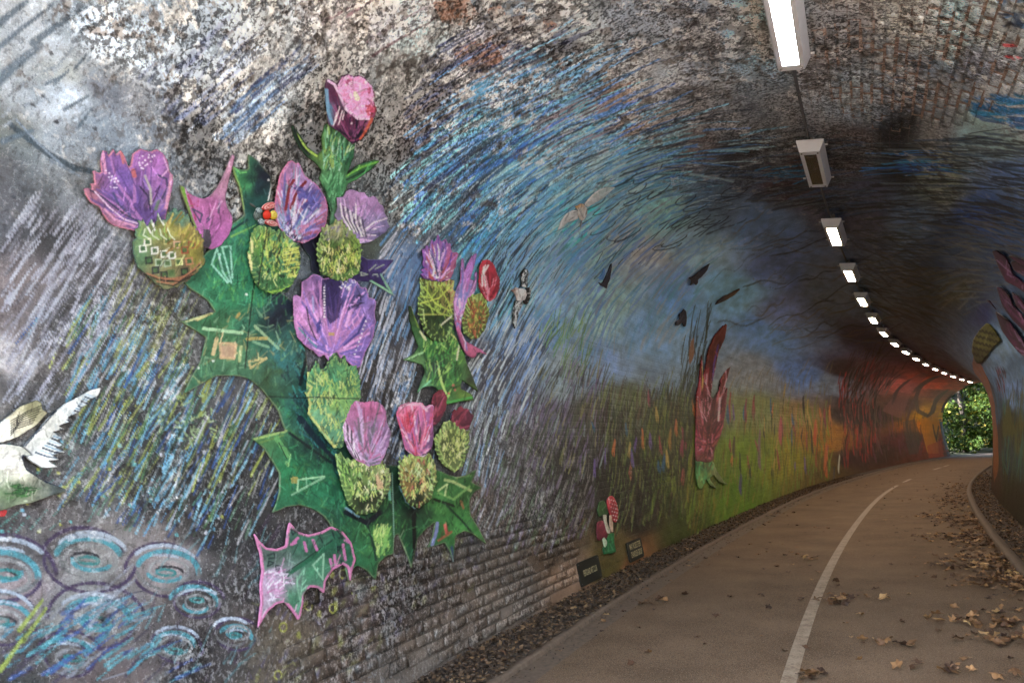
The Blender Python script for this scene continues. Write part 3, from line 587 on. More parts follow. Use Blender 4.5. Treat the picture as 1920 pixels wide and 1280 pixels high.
# middle left: pale diagonal streaks on sooty grey
strokes([(0, 420), (180, 380), (260, 520), (260, 680), (0, 820)], 260, (24, 102), (2.2, 8.1), [(190, 184, 192), (165, 158, 166), (140, 134, 140), (70, 62, 62), (205, 202, 210)], .6, .45, 4, seed=19)
strokes([(120, 600), (330, 560), (350, 760), (330, 960), (100, 960)], 190, (24, 93), (2.2, 6.8), [(150, 160, 80), (170, 175, 95), (100, 160, 185), (120, 175, 195), (80, 120, 90), (165, 160, 160)], .85, .35, 4, seed=20)
strokes([(180, 640), (480, 740), (520, 960), (400, 1060), (150, 960)], 300, (20, 80), (2.2, 6.2), [(90, 150, 180), (150, 158, 78), (85, 115, 90), (130, 175, 185), (50, 80, 130), (170, 165, 160), (70, 95, 70)], .85, .35, 4, seed=21)
strokes([(0, 850), (260, 820), (420, 960), (300, 1000), (0, 1000)], 120, (16, 51), (1.7, 5.0), [(60, 54, 54), (100, 165, 150), (150, 146, 145), (44, 40, 42)], .7, .4, 10, seed=22)
strokes([(190, 560), (330, 560), (340, 700), (200, 700)], 60, (40, 119), (3.3, 7.4), [(165, 165, 105), (120, 118, 118), (100, 98, 60)], .7, .4, 4, seed=23)
# leafy sprig and flecks
for k in range(60):
    r = np.random.default_rng(k + 40); cx, cy = r.uniform(300, 400), r.uniform(740, 830); an = r.random() * 6.28
    paint_px([(cx, cy)], [(cx + 11 * math.cos(an), cy + 9 * math.sin(an))], 5, pig((165, 185, 130) if k % 3 else (60, 90, 80), 2.7), .9, .1)
for k in range(70):
    r = np.random.default_rng(k + 140); cx, cy = r.uniform(0, 420), r.uniform(820, 1010)
    paint_px([(cx, cy)], [(cx + 1, cy + 1)], r.uniform(5, 11), pig([(110, 190, 185), (205, 205, 210), (180, 180, 80), (90, 160, 185), (200, 200, 205)][k % 5], 2.4), .95, 0)
# rain-ring ellipses, bottom left
TEAL, PUR, WH, DK = (86, 152, 158), (72, 54, 82), (178, 184, 190), (50, 44, 50)
def ring(cx, cy, rx, ry, w, col, a0=0, a1=360, tilt=4, alpha=.85):
    t = np.radians(np.linspace(a0, a1, 26)); ct, st = math.cos(math.radians(tilt)), math.sin(math.radians(tilt))
    X, Y = rx * np.cos(t), -ry * np.sin(t); line_px(np.stack([cx + X * ct - Y * st, cy + X * st + Y * ct], 1), w * 1.05, col, .85, .33)
for cx, cy, k in ((165, 1050, 1.0), (310, 1072, .85), (5, 1075, 1.05), (180, 1165, .95), (368, 1130, .6), (325, 1215, .6), (0, 1160, .8), (130, 1235, .7), (440, 1190, .45)):
    for rx, ry, w, c, a0, a1 in ((88, 68, 9, PUR, 20, 170), (80, 58, 9, WH, 40, 150), (76, 52, 8, PUR, 190, 350), (68, 44, 13, TEAL, 10, 170), (64, 40, 6, WH, 60, 130), (60, 36, 8, (120, 116, 112), 180, 360), (44, 26, 8, (150, 146, 140), 0, 360), (34, 16, 9, TEAL, 180, 350), (26, 10, 6, DK, 0, 180), (22, 7, 7, (60, 130, 125), 0, 360)):
        jr = np.random.default_rng(int(cx * 7 + rx)); f_ = jr.uniform(.88, 1.14); a0 += jr.uniform(-15, 15); a1 += jr.uniform(-15, 15)
        ring(cx + jr.normal(0, 4), cy + jr.normal(0, 3), rx * k * f_, ry * k * f_, w * max(.7, k), c, a0, a1)
strokes([(0, 1180), (200, 1100), (340, 1280), (0, 1280)], 110, (20, 80), (4, 10), [(70, 140, 160), (60, 90, 150), (90, 160, 165), (70, 60, 80), (150, 150, 155)], .7, .4, 8, ang=35, seed=24)
for p0, p1 in (((35, 1180), (78, 1125)), ((42, 1200), (85, 1140)), ((0, 1255), (45, 1190))): paint_px([p0], [p1], 11, pig((160, 170, 75), 2), .9, .2)
strokes([(260, 980), (520, 1000), (500, 1280), (260, 1280)], 120, (16, 51), (2.2, 6.8), [(90, 80, 84), (70, 50, 70), (130, 124, 120), (110, 150, 150)], .55, .45, 12, ang=60, seed=25)
# brown sooty base with yellow buttons
for k, (x, y) in enumerate(((625, 1077), (645, 1075), (625, 1105), (668, 1108), (667, 1121), (703, 1107), (668, 1146), (626, 1140), (600, 1150), (580, 1135), (620, 1165), (530, 1175), (560, 1190), (665, 1180), (640, 1200), (520, 1265))):
    if k % 2: ring(x, y, 7, 8, 4, (150, 146, 64))
    else: paint_px([(x, y)], [(x + 2, y + 3)], 13, pig((140, 136, 62), 3.8), .8, .1)
strokes([(470, 1120), (900, 980), (900, 1120), (620, 1280), (470, 1280)], 260, (6, 24), (3, 9), [(56, 46, 42), (140, 126, 118), (90, 76, 66), (84, 74, 92), (110, 104, 60)], .6, .5, 40, seed=26)
# grey rain between the thistles and the meadow
strokes([(700, 440), (790, 470), (770, 620), (760, 900), (700, 900), (660, 720)], 260, (25, 80), (2.5, 6), [(160, 162, 168), (48, 50, 56), (84, 130, 165), (120, 140, 165), (38, 36, 40), (180, 178, 180)], .8, .35, 4, seed=27)
strokes([(870, 600), (960, 560), (1020, 640), (1000, 760), (900, 900), (870, 760)], 330, (20, 70), (2, 5), [(150, 156, 168), (44, 48, 56), (100, 125, 155), (170, 172, 176), (36, 38, 44)], .8, .35, 5, seed=28)
strokes([(840, 760), (1010, 760), (1060, 960), (960, 1040), (860, 980)], 420, (15, 55), (2, 5), [(140, 136, 136), (60, 52, 48), (108, 108, 100), (40, 36, 34), (84, 100, 70), (120, 104, 116)], .8, .35, 5, seed=29)
strokes([(900, 480), (990, 470), (960, 600), (890, 620)], 80, (30, 100), (2.5, 5), [(40, 50, 60), (110, 140, 160), (26, 32, 40)], .85, .3, 4, seed=30)
strokes([(1000, 780), (1120, 820), (1110, 1000), (960, 1060), (980, 880)], 330, (12, 45), (2, 5), [(92, 84, 74), (44, 38, 32), (86, 70, 82), (72, 84, 50), (110, 100, 88)], .7, .4, 6, seed=31)
# meadow
strokes([(1000, 700), (1130, 700), (1140, 900), (1000, 880)], 240, (15, 50), (2, 5), [(96, 78, 92), (110, 100, 56), (56, 58, 38), (104, 110, 100), (80, 62, 80), (44, 40, 34)], .7, .35, 6, seed=32)
strokes([(1000, 620), (1100, 600), (1110, 700), (1040, 720)], 70, (20, 50), (1.5, 3), [(92, 118, 60), (70, 96, 56), (116, 130, 80)], .8, .3, 8, ang=68, seed=33)
strokes([(1120, 740), (1280, 740), (1290, 960), (1150, 1010)], 480, (15, 60), (2, 4.5), [(72, 80, 34), (44, 40, 22), (88, 84, 40), (34, 30, 22), (92, 96, 50), (66, 50, 34)], .75, .35, 5, seed=34)
strokes([(1200, 780), (1300, 700), (1300, 980), (1220, 990)], 240, (15, 60), (1.5, 3.5), [(98, 104, 34), (38, 40, 20), (70, 60, 30), (54, 70, 26)], .75, .35, 5, seed=35)
strokes([(1290, 800), (1560, 770), (1560, 900), (1290, 1030)], 560, (12, 45), (1.5, 3.5), [(112, 116, 36), (84, 98, 26), (120, 92, 34), (60, 66, 22), (100, 76, 30), (92, 110, 40)], .7, .35, 4, seed=36)
strokes([(1360, 700), (1560, 690), (1560, 800), (1370, 800)], 130, (10, 30), (1.5, 3), [(110, 92, 66), (120, 98, 40), (90, 80, 40)], .5, .4, 5, seed=37)
strokes([(1280, 640), (1330, 600), (1320, 800), (1270, 800)], 60, (25, 70), (2, 3.5), [(34, 38, 30), (44, 50, 34)], .85, .25, 5, ang=80, seed=38)   # dark reeds
for x, y, l, w, c in ((1395, 770, 18, 6, (30, 80, 90)), (1412, 760, 26, 7, (100, 50, 40)), (1463, 805, 34, 9, (140, 60, 60)), (1423, 840, 60, 8, (96, 70, 70)), (1388, 905, 28, 8, (62, 50, 76)), (1375, 835, 28, 7, (60, 40, 36)), (1280, 892, 22, 8, (130, 60, 50)), (1182, 880, 20, 8, (150, 84, 60)), (1256, 820, 26, 9, (120, 84, 34)), (1296, 655, 30, 12, (110, 70, 40)), (1368, 760, 40, 6, (120, 50, 40)), (1432, 805, 18, 6, (40, 30, 28)), (1528, 808, 34, 8, (150, 60, 30)), (1548, 860, 50, 9, (150, 70, 30)), (1530, 855, 30, 6, (110, 50, 24)), (1563, 890, 26, 5, (60, 52, 44)), (1572, 868, 30, 4, (150, 140, 110))):
    paint_px([(x, y + l / 2)], [(x + 2, y - l / 2)], w, pig(c, wall_at(x, y)[0][0]), .95, .1)
strokes([(1110, 780), (1300, 760), (1300, 960), (1130, 1010)], 260, (15, 60), (1.5, 4), [(20, 20, 14), (30, 28, 16), (26, 34, 14), (36, 22, 20)], .85, .3, 5, seed=50)
strokes([(1000, 700), (1120, 700), (1120, 1000), (980, 1000)], 170, (12, 45), (1.5, 3.5), [(26, 22, 22), (36, 30, 26), (30, 34, 20)], .8, .35, 6, seed=51)
for k in range(75):
    r = np.random.default_rng(k + 2000); x = r.uniform(1110, 1560); y = r.uniform(745, 900) - (x - 1110) * .03; l = r.uniform(10, 30); c = [(120,50,46),(150,80,40),(84,60,96),(40,70,84),(110,40,50),(140,110,50),(34,30,30),(30,34,22)][k % 8]
    paint_px([(x, y)], [(x + r.normal(0, 2), y - l)], r.uniform(4, 8) * (1 if x < 1400 else .7), pig(c, wall_at(x, y)[0][0]), .9, .15)
    paint_px([(x, y)], [(x + r.normal(0, 3), y + l * 1.6)], 1.8, pig((30, 44, 20), wall_at(x, y)[0][0]), .85, .1)
# scarlet tunnel and the ember-coloured far end
strokes([(1570, 720), (1640, 680), (1650, 860), (1580, 880)], 240, (10, 40), (1.5, 4), [(140, 34, 26), (60, 24, 18), (170, 40, 30), (34, 18, 14), (100, 60, 50)], .8, .3, 6, seed=39)
strokes([(1585, 690), (1640, 650), (1700, 700), (1640, 760), (1580, 760)], 120, (12, 40), (2, 4), [(30, 18, 16), (100, 84, 74), (60, 24, 20)], .75, .35, 8, ang=62, seed=40)
strokes([(1640, 780), (1740, 780), (1740, 850), (1640, 870)], 120, (8, 24), (1.5, 4), [(86, 44, 34), (100, 50, 60), (40, 26, 22), (80, 60, 44)], .6, .35, 12, seed=41)
poly_px([(1655, 770), (1680, 740), (1700, 715), (1730, 698), (1745, 702), (1720, 725), (1700, 760), (1690, 785)], (100, 54, 46), alpha=.55, noise=.4)
line_px([(1742, 712), (1728, 722), (1718, 745), (1722, 770), (1740, 780), (1752, 768), (1756, 745)], 9, (52, 36, 26), s=46)
line_px([(1746, 775), (1752, 758), (1768, 738)], 8, (56, 40, 24), s=48); line_px([(1700, 800), (1706, 770), (1716, 745)], 6, (60, 36, 30), s=44); line_px([(1676, 750), (1684, 730), (1694, 720)], 7, (50, 30, 28), s=42)
poly_px([(1725, 785), (1740, 782), (1762, 770), (1766, 800), (1760, 850), (1740, 850)], (176, 96, 24), alpha=.75)
line_px([(1750, 800), (1756, 825), (1762, 800)], 3.5, (60, 34, 20), s=50); poly_px([(1738, 835), (1766, 825), (1770, 856), (1742, 858)], (140, 50, 26), alpha=.7)
poly_px([(1692, 790), (1716, 785), (1728, 820), (1722, 850), (1705, 852)], (50, 42, 36), alpha=.7)
# right wall
strokes([(1880, 760), (1920, 740), (1920, 900), (1880, 900)], 160, (12, 40), (1.5, 4), [(64, 66, 36), (40, 44, 30), (50, 90, 74), (34, 44, 60), (80, 74, 36)], .75, .35, 5, ang=88, seed=42, right=True)
for k in range(26):
    r = np.random.default_rng(k + 900); paint_px([(r.uniform(1868, 1905), r.uniform(690, 745))], [(r.uniform(1868, 1905), r.uniform(690, 745))], .1, pig((60, 30, 34), 17), 0, 0, right=True) if False else None
    x, y = r.uniform(1868, 1884), r.uniform(690, 740); paint_px([(x, y)], [(x + 1, y + 5)], 3.5, pig([(60, 34, 40), (110, 50, 54), (30, 28, 34)][k % 3], 19), .9, .1, right=True)
line_px([(1846, 700), (1856, 718), (1866, 750), (1872, 800), (1876, 850), (1878, 905)], 5, (52, 40, 36), right=True, s=20)
poly_px([(1826, 665), (1842, 688), (1858, 730), (1868, 790), (1872, 880), (1864, 905), (1862, 860), (1856, 780), (1846, 735), (1828, 700)], (122, 66, 32), right=True, alpha=.75, noise=.42, s=23)
poly_px([(1880, 800), (1890, 745), (1898, 790), (1906, 812), (1880, 820)], (66, 62, 26), right=True, alpha=.8)
print('strokes', _sid[0], round(__import__('time').time() - _T0, 1))
# ---- flaking: the paint comes away in scabs, showing lime-white, soot and bare brick
for P in PATCHES:
    S, A = P.S, P.A
    q = 1 / (1 + .07 * np.maximum(S - 4, 0))
    f1 = fbm(S * 17 * q, A * 17 * q, 51, 5, .72); f2 = fbm(S * 7 * q, A * 7 * q, 61, 4, .6)
    f3 = fbm(S * 2.2 * q, A * 2.2 * q, 71, 3); w = P.peel * (.2 + 1.0 * smooth(.35, .62, f2) + .9 * (f3 - .5) * 2)
    lum = np.maximum(P.col.mean(-1, keepdims=True), .02)
    white = smooth(.60, .66, f1 + (w - .6) * .16)[..., None] * np.clip(w * 1.5, 0, 1)[..., None]
    dark = smooth(.44, .38, f1 - (w - .6) * .10)[..., None] * np.clip(w * 1.5, 0, 1)[..., None]
    cream = np.clip(lum * np.array([2.2, 2.15, 2.1]), .05, .74); soot = lum * np.array([.30, .25, .22])
    P.col[:] = P.col * (1 - dark * .85) + soot * dark * .85
    P.col[:] = P.col * (1 - white * .85) + cream * white * .85
    P.h += (white[..., 0] * .003 - dark[..., 0] * .005 * np.clip(P.peel, 0, 1)).astype(np.float32)
PAT3 = [(0, 640), (200, 600), (340, 700), (520, 800), (500, 960), (330, 1010), (140, 980), (150, 800)]
strokes(PAT3, 105, (30, 85), (3, 6.5), [(168, 176, 84), (110, 170, 200), (130, 182, 196), (150, 160, 80), (196, 194, 196), (90, 130, 86), (60, 100, 160)], .9, .30, 6, seed=60)
strokes([(300, 230), (420, 100), (470, 130), (380, 270)], 26, (30, 90), (4, 9), [(110, 125, 168), (200, 212, 230), (80, 92, 132)], .8, .38, 4, ang=42, seed=63)
strokes([(395, 255), (470, 150), (545, 165), (440, 285)], 42, (40, 110), (4, 9), [(62, 76, 124), (190, 214, 236), (120, 156, 200), (50, 60, 104), (222, 230, 240)], .88, .34, 3, ang=42, seed=64)
strokes([(700, 200), (900, 100), (1160, 110), (1150, 190), (800, 400)], 42, (50, 150), (2.5, 6), [(110, 168, 222), (90, 150, 200), (46, 60, 104), (130, 184, 220), (40, 50, 84)], .88, .3, 4, seed=65)
strokes([(950, 200), (1250, 180), (1420, 260), (1300, 330), (1000, 330)], 90, (30, 110), (2.5, 6), [(110, 150, 180), (80, 120, 160), (150, 165, 175), (30, 36, 44)], .85, .32, 5, seed=66)
strokes([(0, 420), (200, 400), (300, 560), (200, 700), (0, 760)], 60, (40, 110), (3, 8), [(196, 190, 198), (172, 166, 176), (208, 206, 212)], .75, .4, 3, seed=61)
strokes([(700, 640), (960, 560), (1010, 760), (900, 960), (700, 860)], 90, (25, 70), (2, 4), [(176, 178, 182), (120, 150, 176), (36, 36, 42), (150, 152, 150)], .85, .3, 4, seed=62)
for p0, p1, w in _SL: paint_px([p0], [p1], w * .8, pig((104, 118, 130), 2), .75, .33)
print('flaking', round(__import__('time').time() - _T0, 1))

# ---- the lining as one mesh part of the tunnel
BW, BH = .235, .083
def brick_id(s, a):
    row = np.floor(a / BH).astype(int); off = np.where(row % 2 == 0, BW * .5, 0)
    return row, np.floor((s + off) / BW).astype(int), off
# bricks that read singly in the photo: the bare courses low on the left and the soot-free ones in the vault
cand = []
for region, rgt in (([(560, 1120), (700, 1060), (860, 1010), (1010, 975), (1080, 1010), (1080, 1090), (900, 1220), (640, 1280), (540, 1280)], False), ([(1530, 60), (1640, 40), (1760, 10), (1920, 0), (1920, 170), (1790, 240), (1640, 245), (1560, 200)], False)):
    pr = np.array(region, float); S_, A_ = wall_at(pr[:, 0], pr[:, 1])
    r0, r1 = int(A_.min() / BH), int(A_.max() / BH) + 1
    for row in range(r0, r1):
        off = BW * .5 if row % 2 == 0 else 0
        for n_ in range(int(S_.min() / BW) - 1, int(S_.max() / BW) + 2):
            cs, ca = (n_ + .5) * BW - off, (row + .5) * BH
            ins = False
            for (x0, y0), (x1, y1) in zip(zip(S_, A_), zip(np.roll(S_, -1), np.roll(A_, -1))):
                if (ca >= min(y0, y1)) and (ca < max(y0, y1)) and cs < x0 + (ca - y0) / (y1 - y0) * (x1 - x0): ins = not ins
            if ins and ca > .12:
                X, Y, Z = wall([cs - BW / 2, cs + BW / 2, cs, cs], [ca, ca, ca - BH / 2, ca + BH / 2]); u, v, d = proj(X, Y, Z)
                w_, h_ = math.hypot(u[1] - u[0], v[1] - v[0]), math.hypot(u[3] - u[2], v[3] - v[2])
                cand.append((w_ * h_, row, n_, cs, ca))
cand.sort(reverse=True); rb = random.Random(5)
keep = [c for c in cand if rb.random() < .93][:298]
print('bricks', len(cand), len(keep))
KEY = {(c[1], c[2]) for c in keep}
def sample(s, a):
    for P in PATCHES:
        if P.s[0] <= s <= P.s[-1] and P.a[0] <= a <= P.a[-1]:
            i = min(len(P.s) - 1, int(np.searchsorted(P.s, s))); j = min(len(P.a) - 1, int(np.searchsorted(P.a, a)))
            return P.col[i, j], float(P.peel[i, j]), float(P.h[i, j])
    return np.array([.2, .2, .2]), .3, 0
M_W2 = M_WALL
brick_tpl = None
for _, row, n_, cs, ca in keep:
    hl, hh = (BW - .008) / 2, (BH - .008) / 2; r = random.Random(row * 97 + n_)
    wear = r.uniform(0, .006); vt = ca > 5.6; sh = (r.uniform(0, .018), r.uniform(0, .018), r.uniform(0, .006)) if vt else (0, 0, 0)
    us = np.linspace(-1, 1, 6); vs = np.array([-1, 0, 1]); top = []; cols = []
    lift = r.uniform(.0, .002)
    for u_ in us:
        for v_ in vs:
            e = (abs(u_) == 1) + (abs(v_) == 1)
            top.append((cs + u_ * (hl - (sh[0] if u_ < 0 else sh[1]) - .004 * (abs(u_) == 1) - r.uniform(0, wear)), ca + v_ * (hh - sh[2] - .004 * (abs(v_) == 1) - r.uniform(0, wear) * .7), lift - .0007 * e + r.uniform(-.0008, .0008)))
            c_, p_, h_ = sample(cs + u_ * hl * .9, ca + v_ * hh * .9); cols.append([*(c_ * r.uniform(.9, 1.1)), p_])
    ring_i = [0 * 3 + j for j in range(3)] + [i * 3 + 2 for i in range(1, 6)] + [5 * 3 + 1, 15] + [i * 3 for i in range(4, 0, -1)]
    bot = [(top[k][0] + math.copysign(.004, top[k][0] - cs) * 1, top[k][1] + math.copysign(.003, top[k][1] - ca) * (abs(top[k][1] - ca) > .02), -.022) for k in ring_i]
    co = np.array(top + bot); F = []
    for i in range(5):
        for j in range(2): F.append((i * 3 + j, (i + 1) * 3 + j, (i + 1) * 3 + j + 1, i * 3 + j + 1))
    m_ = len(ring_i)
    for k in range(m_): F.append((ring_i[k], ring_i[(k + 1) % m_], 18 + (k + 1) % m_, 18 + k))
    hs = np.array([sample(q[0], q[1])[2] for q in co]); hs = hs * .7 + hs.mean() * .3
    X, Y, Z = wall(co[:, 0], co[:, 1], co[:, 2] + hs)
    cc = np.array(cols + [cols[k] for k in ring_i]); cc[:, :3] = cc[:, :3] * r.uniform(.9, 1.12); cc[:, 3] = np.maximum(cc[:, 3], .55)
    F = [f[::-1] for f in F] if False else F
    me = mesh_np('brick', np.stack([X, Y, Z], 1), F, cc, smoothf=False, uv=co[:, :2])
    at = me.color_attributes.new('joint', 'FLOAT_COLOR', 'POINT'); at.data.foreach_set('color', np.zeros(len(co) * 4, np.float32))
    link('brick', me, M_WALL, tunnel)
# lining mesh
co_all, f_all, c_all, j_all, uv_all = [], [], [], [], []; base_i = 0
for P in PATCHES:
    S, A = P.S, P.A
    row, num, off = brick_id(S, A)
    keyarr = row * 4096 + num; ks = np.array(sorted(r_ * 4096 + n_ for r_, n_ in KEY)); under = np.isin(keyarr, ks)
    fs = (S + off) / BW - num; fa = A / BH - row
    e = np.minimum(np.minimum(fs, 1 - fs) * BW, np.minimum(fa, 1 - fa) * BH)
    near = smooth(.012, .004, e) * np.clip(P.brick * 1.4 - .15, 0, 1)
    h = P.h - near * .003
    vault = (A > 5.6) & (S < 10)
    mort = np.where(vault[..., None], np.where((fbm(S * 5, A * 5, 77, 4) + (fbm(S * 30, A * 30, 78, 2) - .5) * .4 > .50)[..., None], np.array([.34, .23, .18]) * (.4 + fbm(S * 9, A * 9, 79, 3))[..., None] * 1.1, P.col * .5), P.col * .5)
    h = np.where(under, P.h - .003, h)
    col = np.where(under[..., None], mort, P.col)
    X, Y, Z = wall(S, A, h)
    n, m = S.shape; i = np.arange(n * m).reshape(n, m) + base_i
    f_all.append(np.stack([i[:-1, :-1], i[:-1, 1:], i[1:, 1:], i[1:, :-1]], -1).reshape(-1, 4)); base_i += n * m
    co_all.append(np.stack([X, Y, Z], -1).reshape(-1, 3)); c_all.append(np.concatenate([col, P.peel[..., None]], -1).reshape(-1, 4))
    js = np.clip(P.brick, 0, 1) * ~under
    j_all.append(np.concatenate([mort, js[..., None]], -1).reshape(-1, 4)); uv_all.append(np.stack([S, A], -1).reshape(-1, 2))
me = mesh_np('lining', np.concatenate(co_all), np.concatenate(f_all)[:, ::-1], np.concatenate(c_all), np.concatenate(uv_all))
at = me.color_attributes.new('joint', 'FLOAT_COLOR', 'POINT'); at.data.foreach_set('color', np.concatenate(j_all).astype(np.float32).ravel())
link('lining', me, M_WALL, tunnel)
for P in PATCHES: P.S = P.A = None
print('lining', len(me.vertices), round(__import__('time').time() - _T0, 1))

# outer masonry behind the lining, so that no light comes through, and the two portal faces
shell('backing', S_IN, S_OUT, -.12, M_STONEWALL, tunnel)
def portal_face(s, sgn):
    aa = np.linspace(0, ARC, 70); o = np.interp(aa, _pa, _po); z = np.interp(aa, _pa, _pz)
    k = 1 + .55; P = []
    for dep in (0, 1):
        for sc_ in (0, 1):
            oo, zz = (o, z) if sc_ == 0 else (np.clip(o * 4, -7.5, 7.5), np.where(abs(o) * 1.3 > z, z * 1.0, z) * 1 + np.interp(z, [0, CROWN], [0, 1.6]))
            ox = o * (1 if sc_ == 0 else 2.6); oz = z * (1 if sc_ == 0 else 1.35)
            x, y = path(np.full_like(aa, s - sgn * (0 if dep == 0 else .6)), TUN_C + ox); P.append(np.stack([x, y, oz - (.1 if sc_ else 0)], -1))
    P = np.stack(P, 0); n = len(aa); i = np.arange(4 * n).reshape(4, n); F = []
    for a_, b_ in ((0, 1), (1, 3), (2, 0)):
        F.append(np.stack([i[a_, :-1], i[a_, 1:], i[b_, 1:], i[b_, :-1]], -1))
    link('portal_ring', mesh_np('portal_ring', P.reshape(-1, 3), np.concatenate(F).reshape(-1, 4), smoothf=False), M_STONEWALL, tunnel)
portal_face(S_IN, -1); portal_face(S_OUT, 1)
# ---------------------------------------------------------------- lamps
def make_lamp(lit, mat=None):
    """lamp lies along +Y, ceiling side at +Z, origin at the middle of its lower face"""
    L, wt, wb, hh = 1.24, .255, .19, .12
    t = empty('tunnel_lamp')
    bm = bmesh.new()
    def ring(z, w, l): return [bm.verts.new((sx * w / 2, sy * l / 2, z)) for sx, sy in ((-1, -1), (1, -1), (1, 1), (-1, 1))]
    r0, r1, r2 = ring(hh, wt, L), ring(hh - .02, wt, L), ring(0, wb, L - .04)
    r3, r4 = ring(0, wb - .07, L - .22), ring(.012, wb - .07, L - .22)
    for a_, b_ in ((r0, r1), (r1, r2), (r2, r3), (r3, r4)):
        for j in range(4): bm.faces.new((a_[j], a_[(j + 1) % 4], b_[(j + 1) % 4], b_[j]))
    bm.faces.new(r0[::-1]); bm.normal_update(); bmesh.ops.recalc_face_normals(bm, faces=bm.faces)
    link('housing', bm_mesh('lamp_housing', bm), M_WHITE, t)
    bm = bmesh.new(); box(bm, (0, 0, .006), (wb - .074, L - .224, .006))
    link('lamp_glass', bm_mesh('lamp_glass', bm), mat if lit else M_BLANK, t)
    me = None
    for sx in (-1, 1):
        for sy in (-1, 1):
            if me is None:
                bm = bmesh.new(); bmesh.ops.create_cone(bm, segments=8, radius1=.009, radius2=.007, depth=.012, cap_ends=True); me = bm_mesh('screw', bm)
            o = link('screw', me, M_GREY, t); o.location = (sx * (wb / 2 - .02), sy * (L / 2 - .06), -.003)
    for sy in (-1, 1):
        bm = bmesh.new(); box(bm, (0, sy * L * .3, hh + .06), (.05, .04, .12)); link('hanger', bm_mesh('hanger', bm), M_GREY, t)
        bm = bmesh.new(); box(bm, (wt / 2 + .02, sy * L * .43, hh - .03), (.03, .02, .014), bev=.003); link('lug', bm_mesh('lug', bm), M_WHITE, t); bm = bmesh.new()
        box(bm, (-wt / 2 - .02, sy * L * .43, hh - .03), (.03, .02, .014), bev=.003)
        link('lug', bm_mesh('lug', bm), M_WHITE, t)
    return t
def copy_tree(o, parent=None):
    c = o.copy(); COL.objects.link(c)
    if parent is not None: c.parent = parent
    for ch in list(o.children):
        if ch.name in done_children: continue
        copy_tree(ch, c)
    return c
done_children = set()
lamp_cool, lamp_warm, lamp_dead = make_lamp(True, M_GLOW_COOL), make_lamp(True, M_GLOW), make_lamp(False)
ordinal = ['', 'second', 'third', 'fourth', 'fifth', 'sixth', 'seventh', 'eighth', 'ninth', 'tenth', 'eleventh', 'twelfth', 'thirteenth', 'fourteenth', 'fifteenth', 'sixteenth']
LAMP_Z = 4.40
for i in range(-1, 15):
    s = 8.184 + .18 + i * 3.0592
    x, y = path(s, ROAD_C + .36); th = float(np.interp(s, _s, _th))
    if i == -1: o = lamp_cool; lab = 'nearest ceiling lamp, cold white, cut off by the top of the picture'
    elif i == 0: o = lamp_dead; lab = 'only unlit ceiling lamp, white housing with a dull brown panel'
    elif i == 1: o = lamp_warm; lab = 'third ceiling lamp from the near end, glowing warm, first beyond the unlit one'
    else:
        o = copy_tree(lamp_warm)
        lab = 'farthest glowing ceiling lamp, last before the leafy tunnel mouth' if i == 14 else 'glowing ceiling lamp, %s from the near end of the row' % ordinal[i + 1]
    o.location = (float(x), float(y), LAMP_Z); o.rotation_euler = (0, math.radians(8), -th)
    tag(o, lab, 'ceiling lamp', 'ceiling lamps in a row along the vault')
def tube(name, pts, r, mat, parent=None, seg=8, **k):
    bm = bmesh.new(); rings = []
    pts = [Vector(p) for p in pts]
    for i, p in enumerate(pts):
        d = (pts[min(i + 1, len(pts) - 1)] - pts[max(i - 1, 0)]).normalized()
        a_ = d.cross(Vector((0, 0, 1)))
        if a_.length < 1e-3: a_ = Vector((1, 0, 0))
        a_.normalize(); b_ = d.cross(a_); rr = r[i] if isinstance(r, (list, tuple)) else r
        rings.append([bm.verts.new(p + (a_ * math.cos(t) + b_ * math.sin(t)) * rr) for t in np.arange(seg) * 2 * math.pi / seg])
    for u, v in zip(rings[:-1], rings[1:]):
        for j in range(seg): bm.faces.new((u[j], u[(j + 1) % seg], v[(j + 1) % seg], v[j]))
    bm.faces.new(rings[0][::-1]); bm.faces.new(rings[-1])
    return link(name, bm_mesh(name, bm, True), mat, parent, **k)
pts = []
for s in np.arange(-1.4, 54, .5):
    x, y = path(s, ROAD_C + .36); pts.append((float(x), float(y), LAMP_Z + .165))
tube('conduit', pts, .014, M_GREY, label='thin grey cable pipe running along the vault from lamp to lamp', cat='conduit')

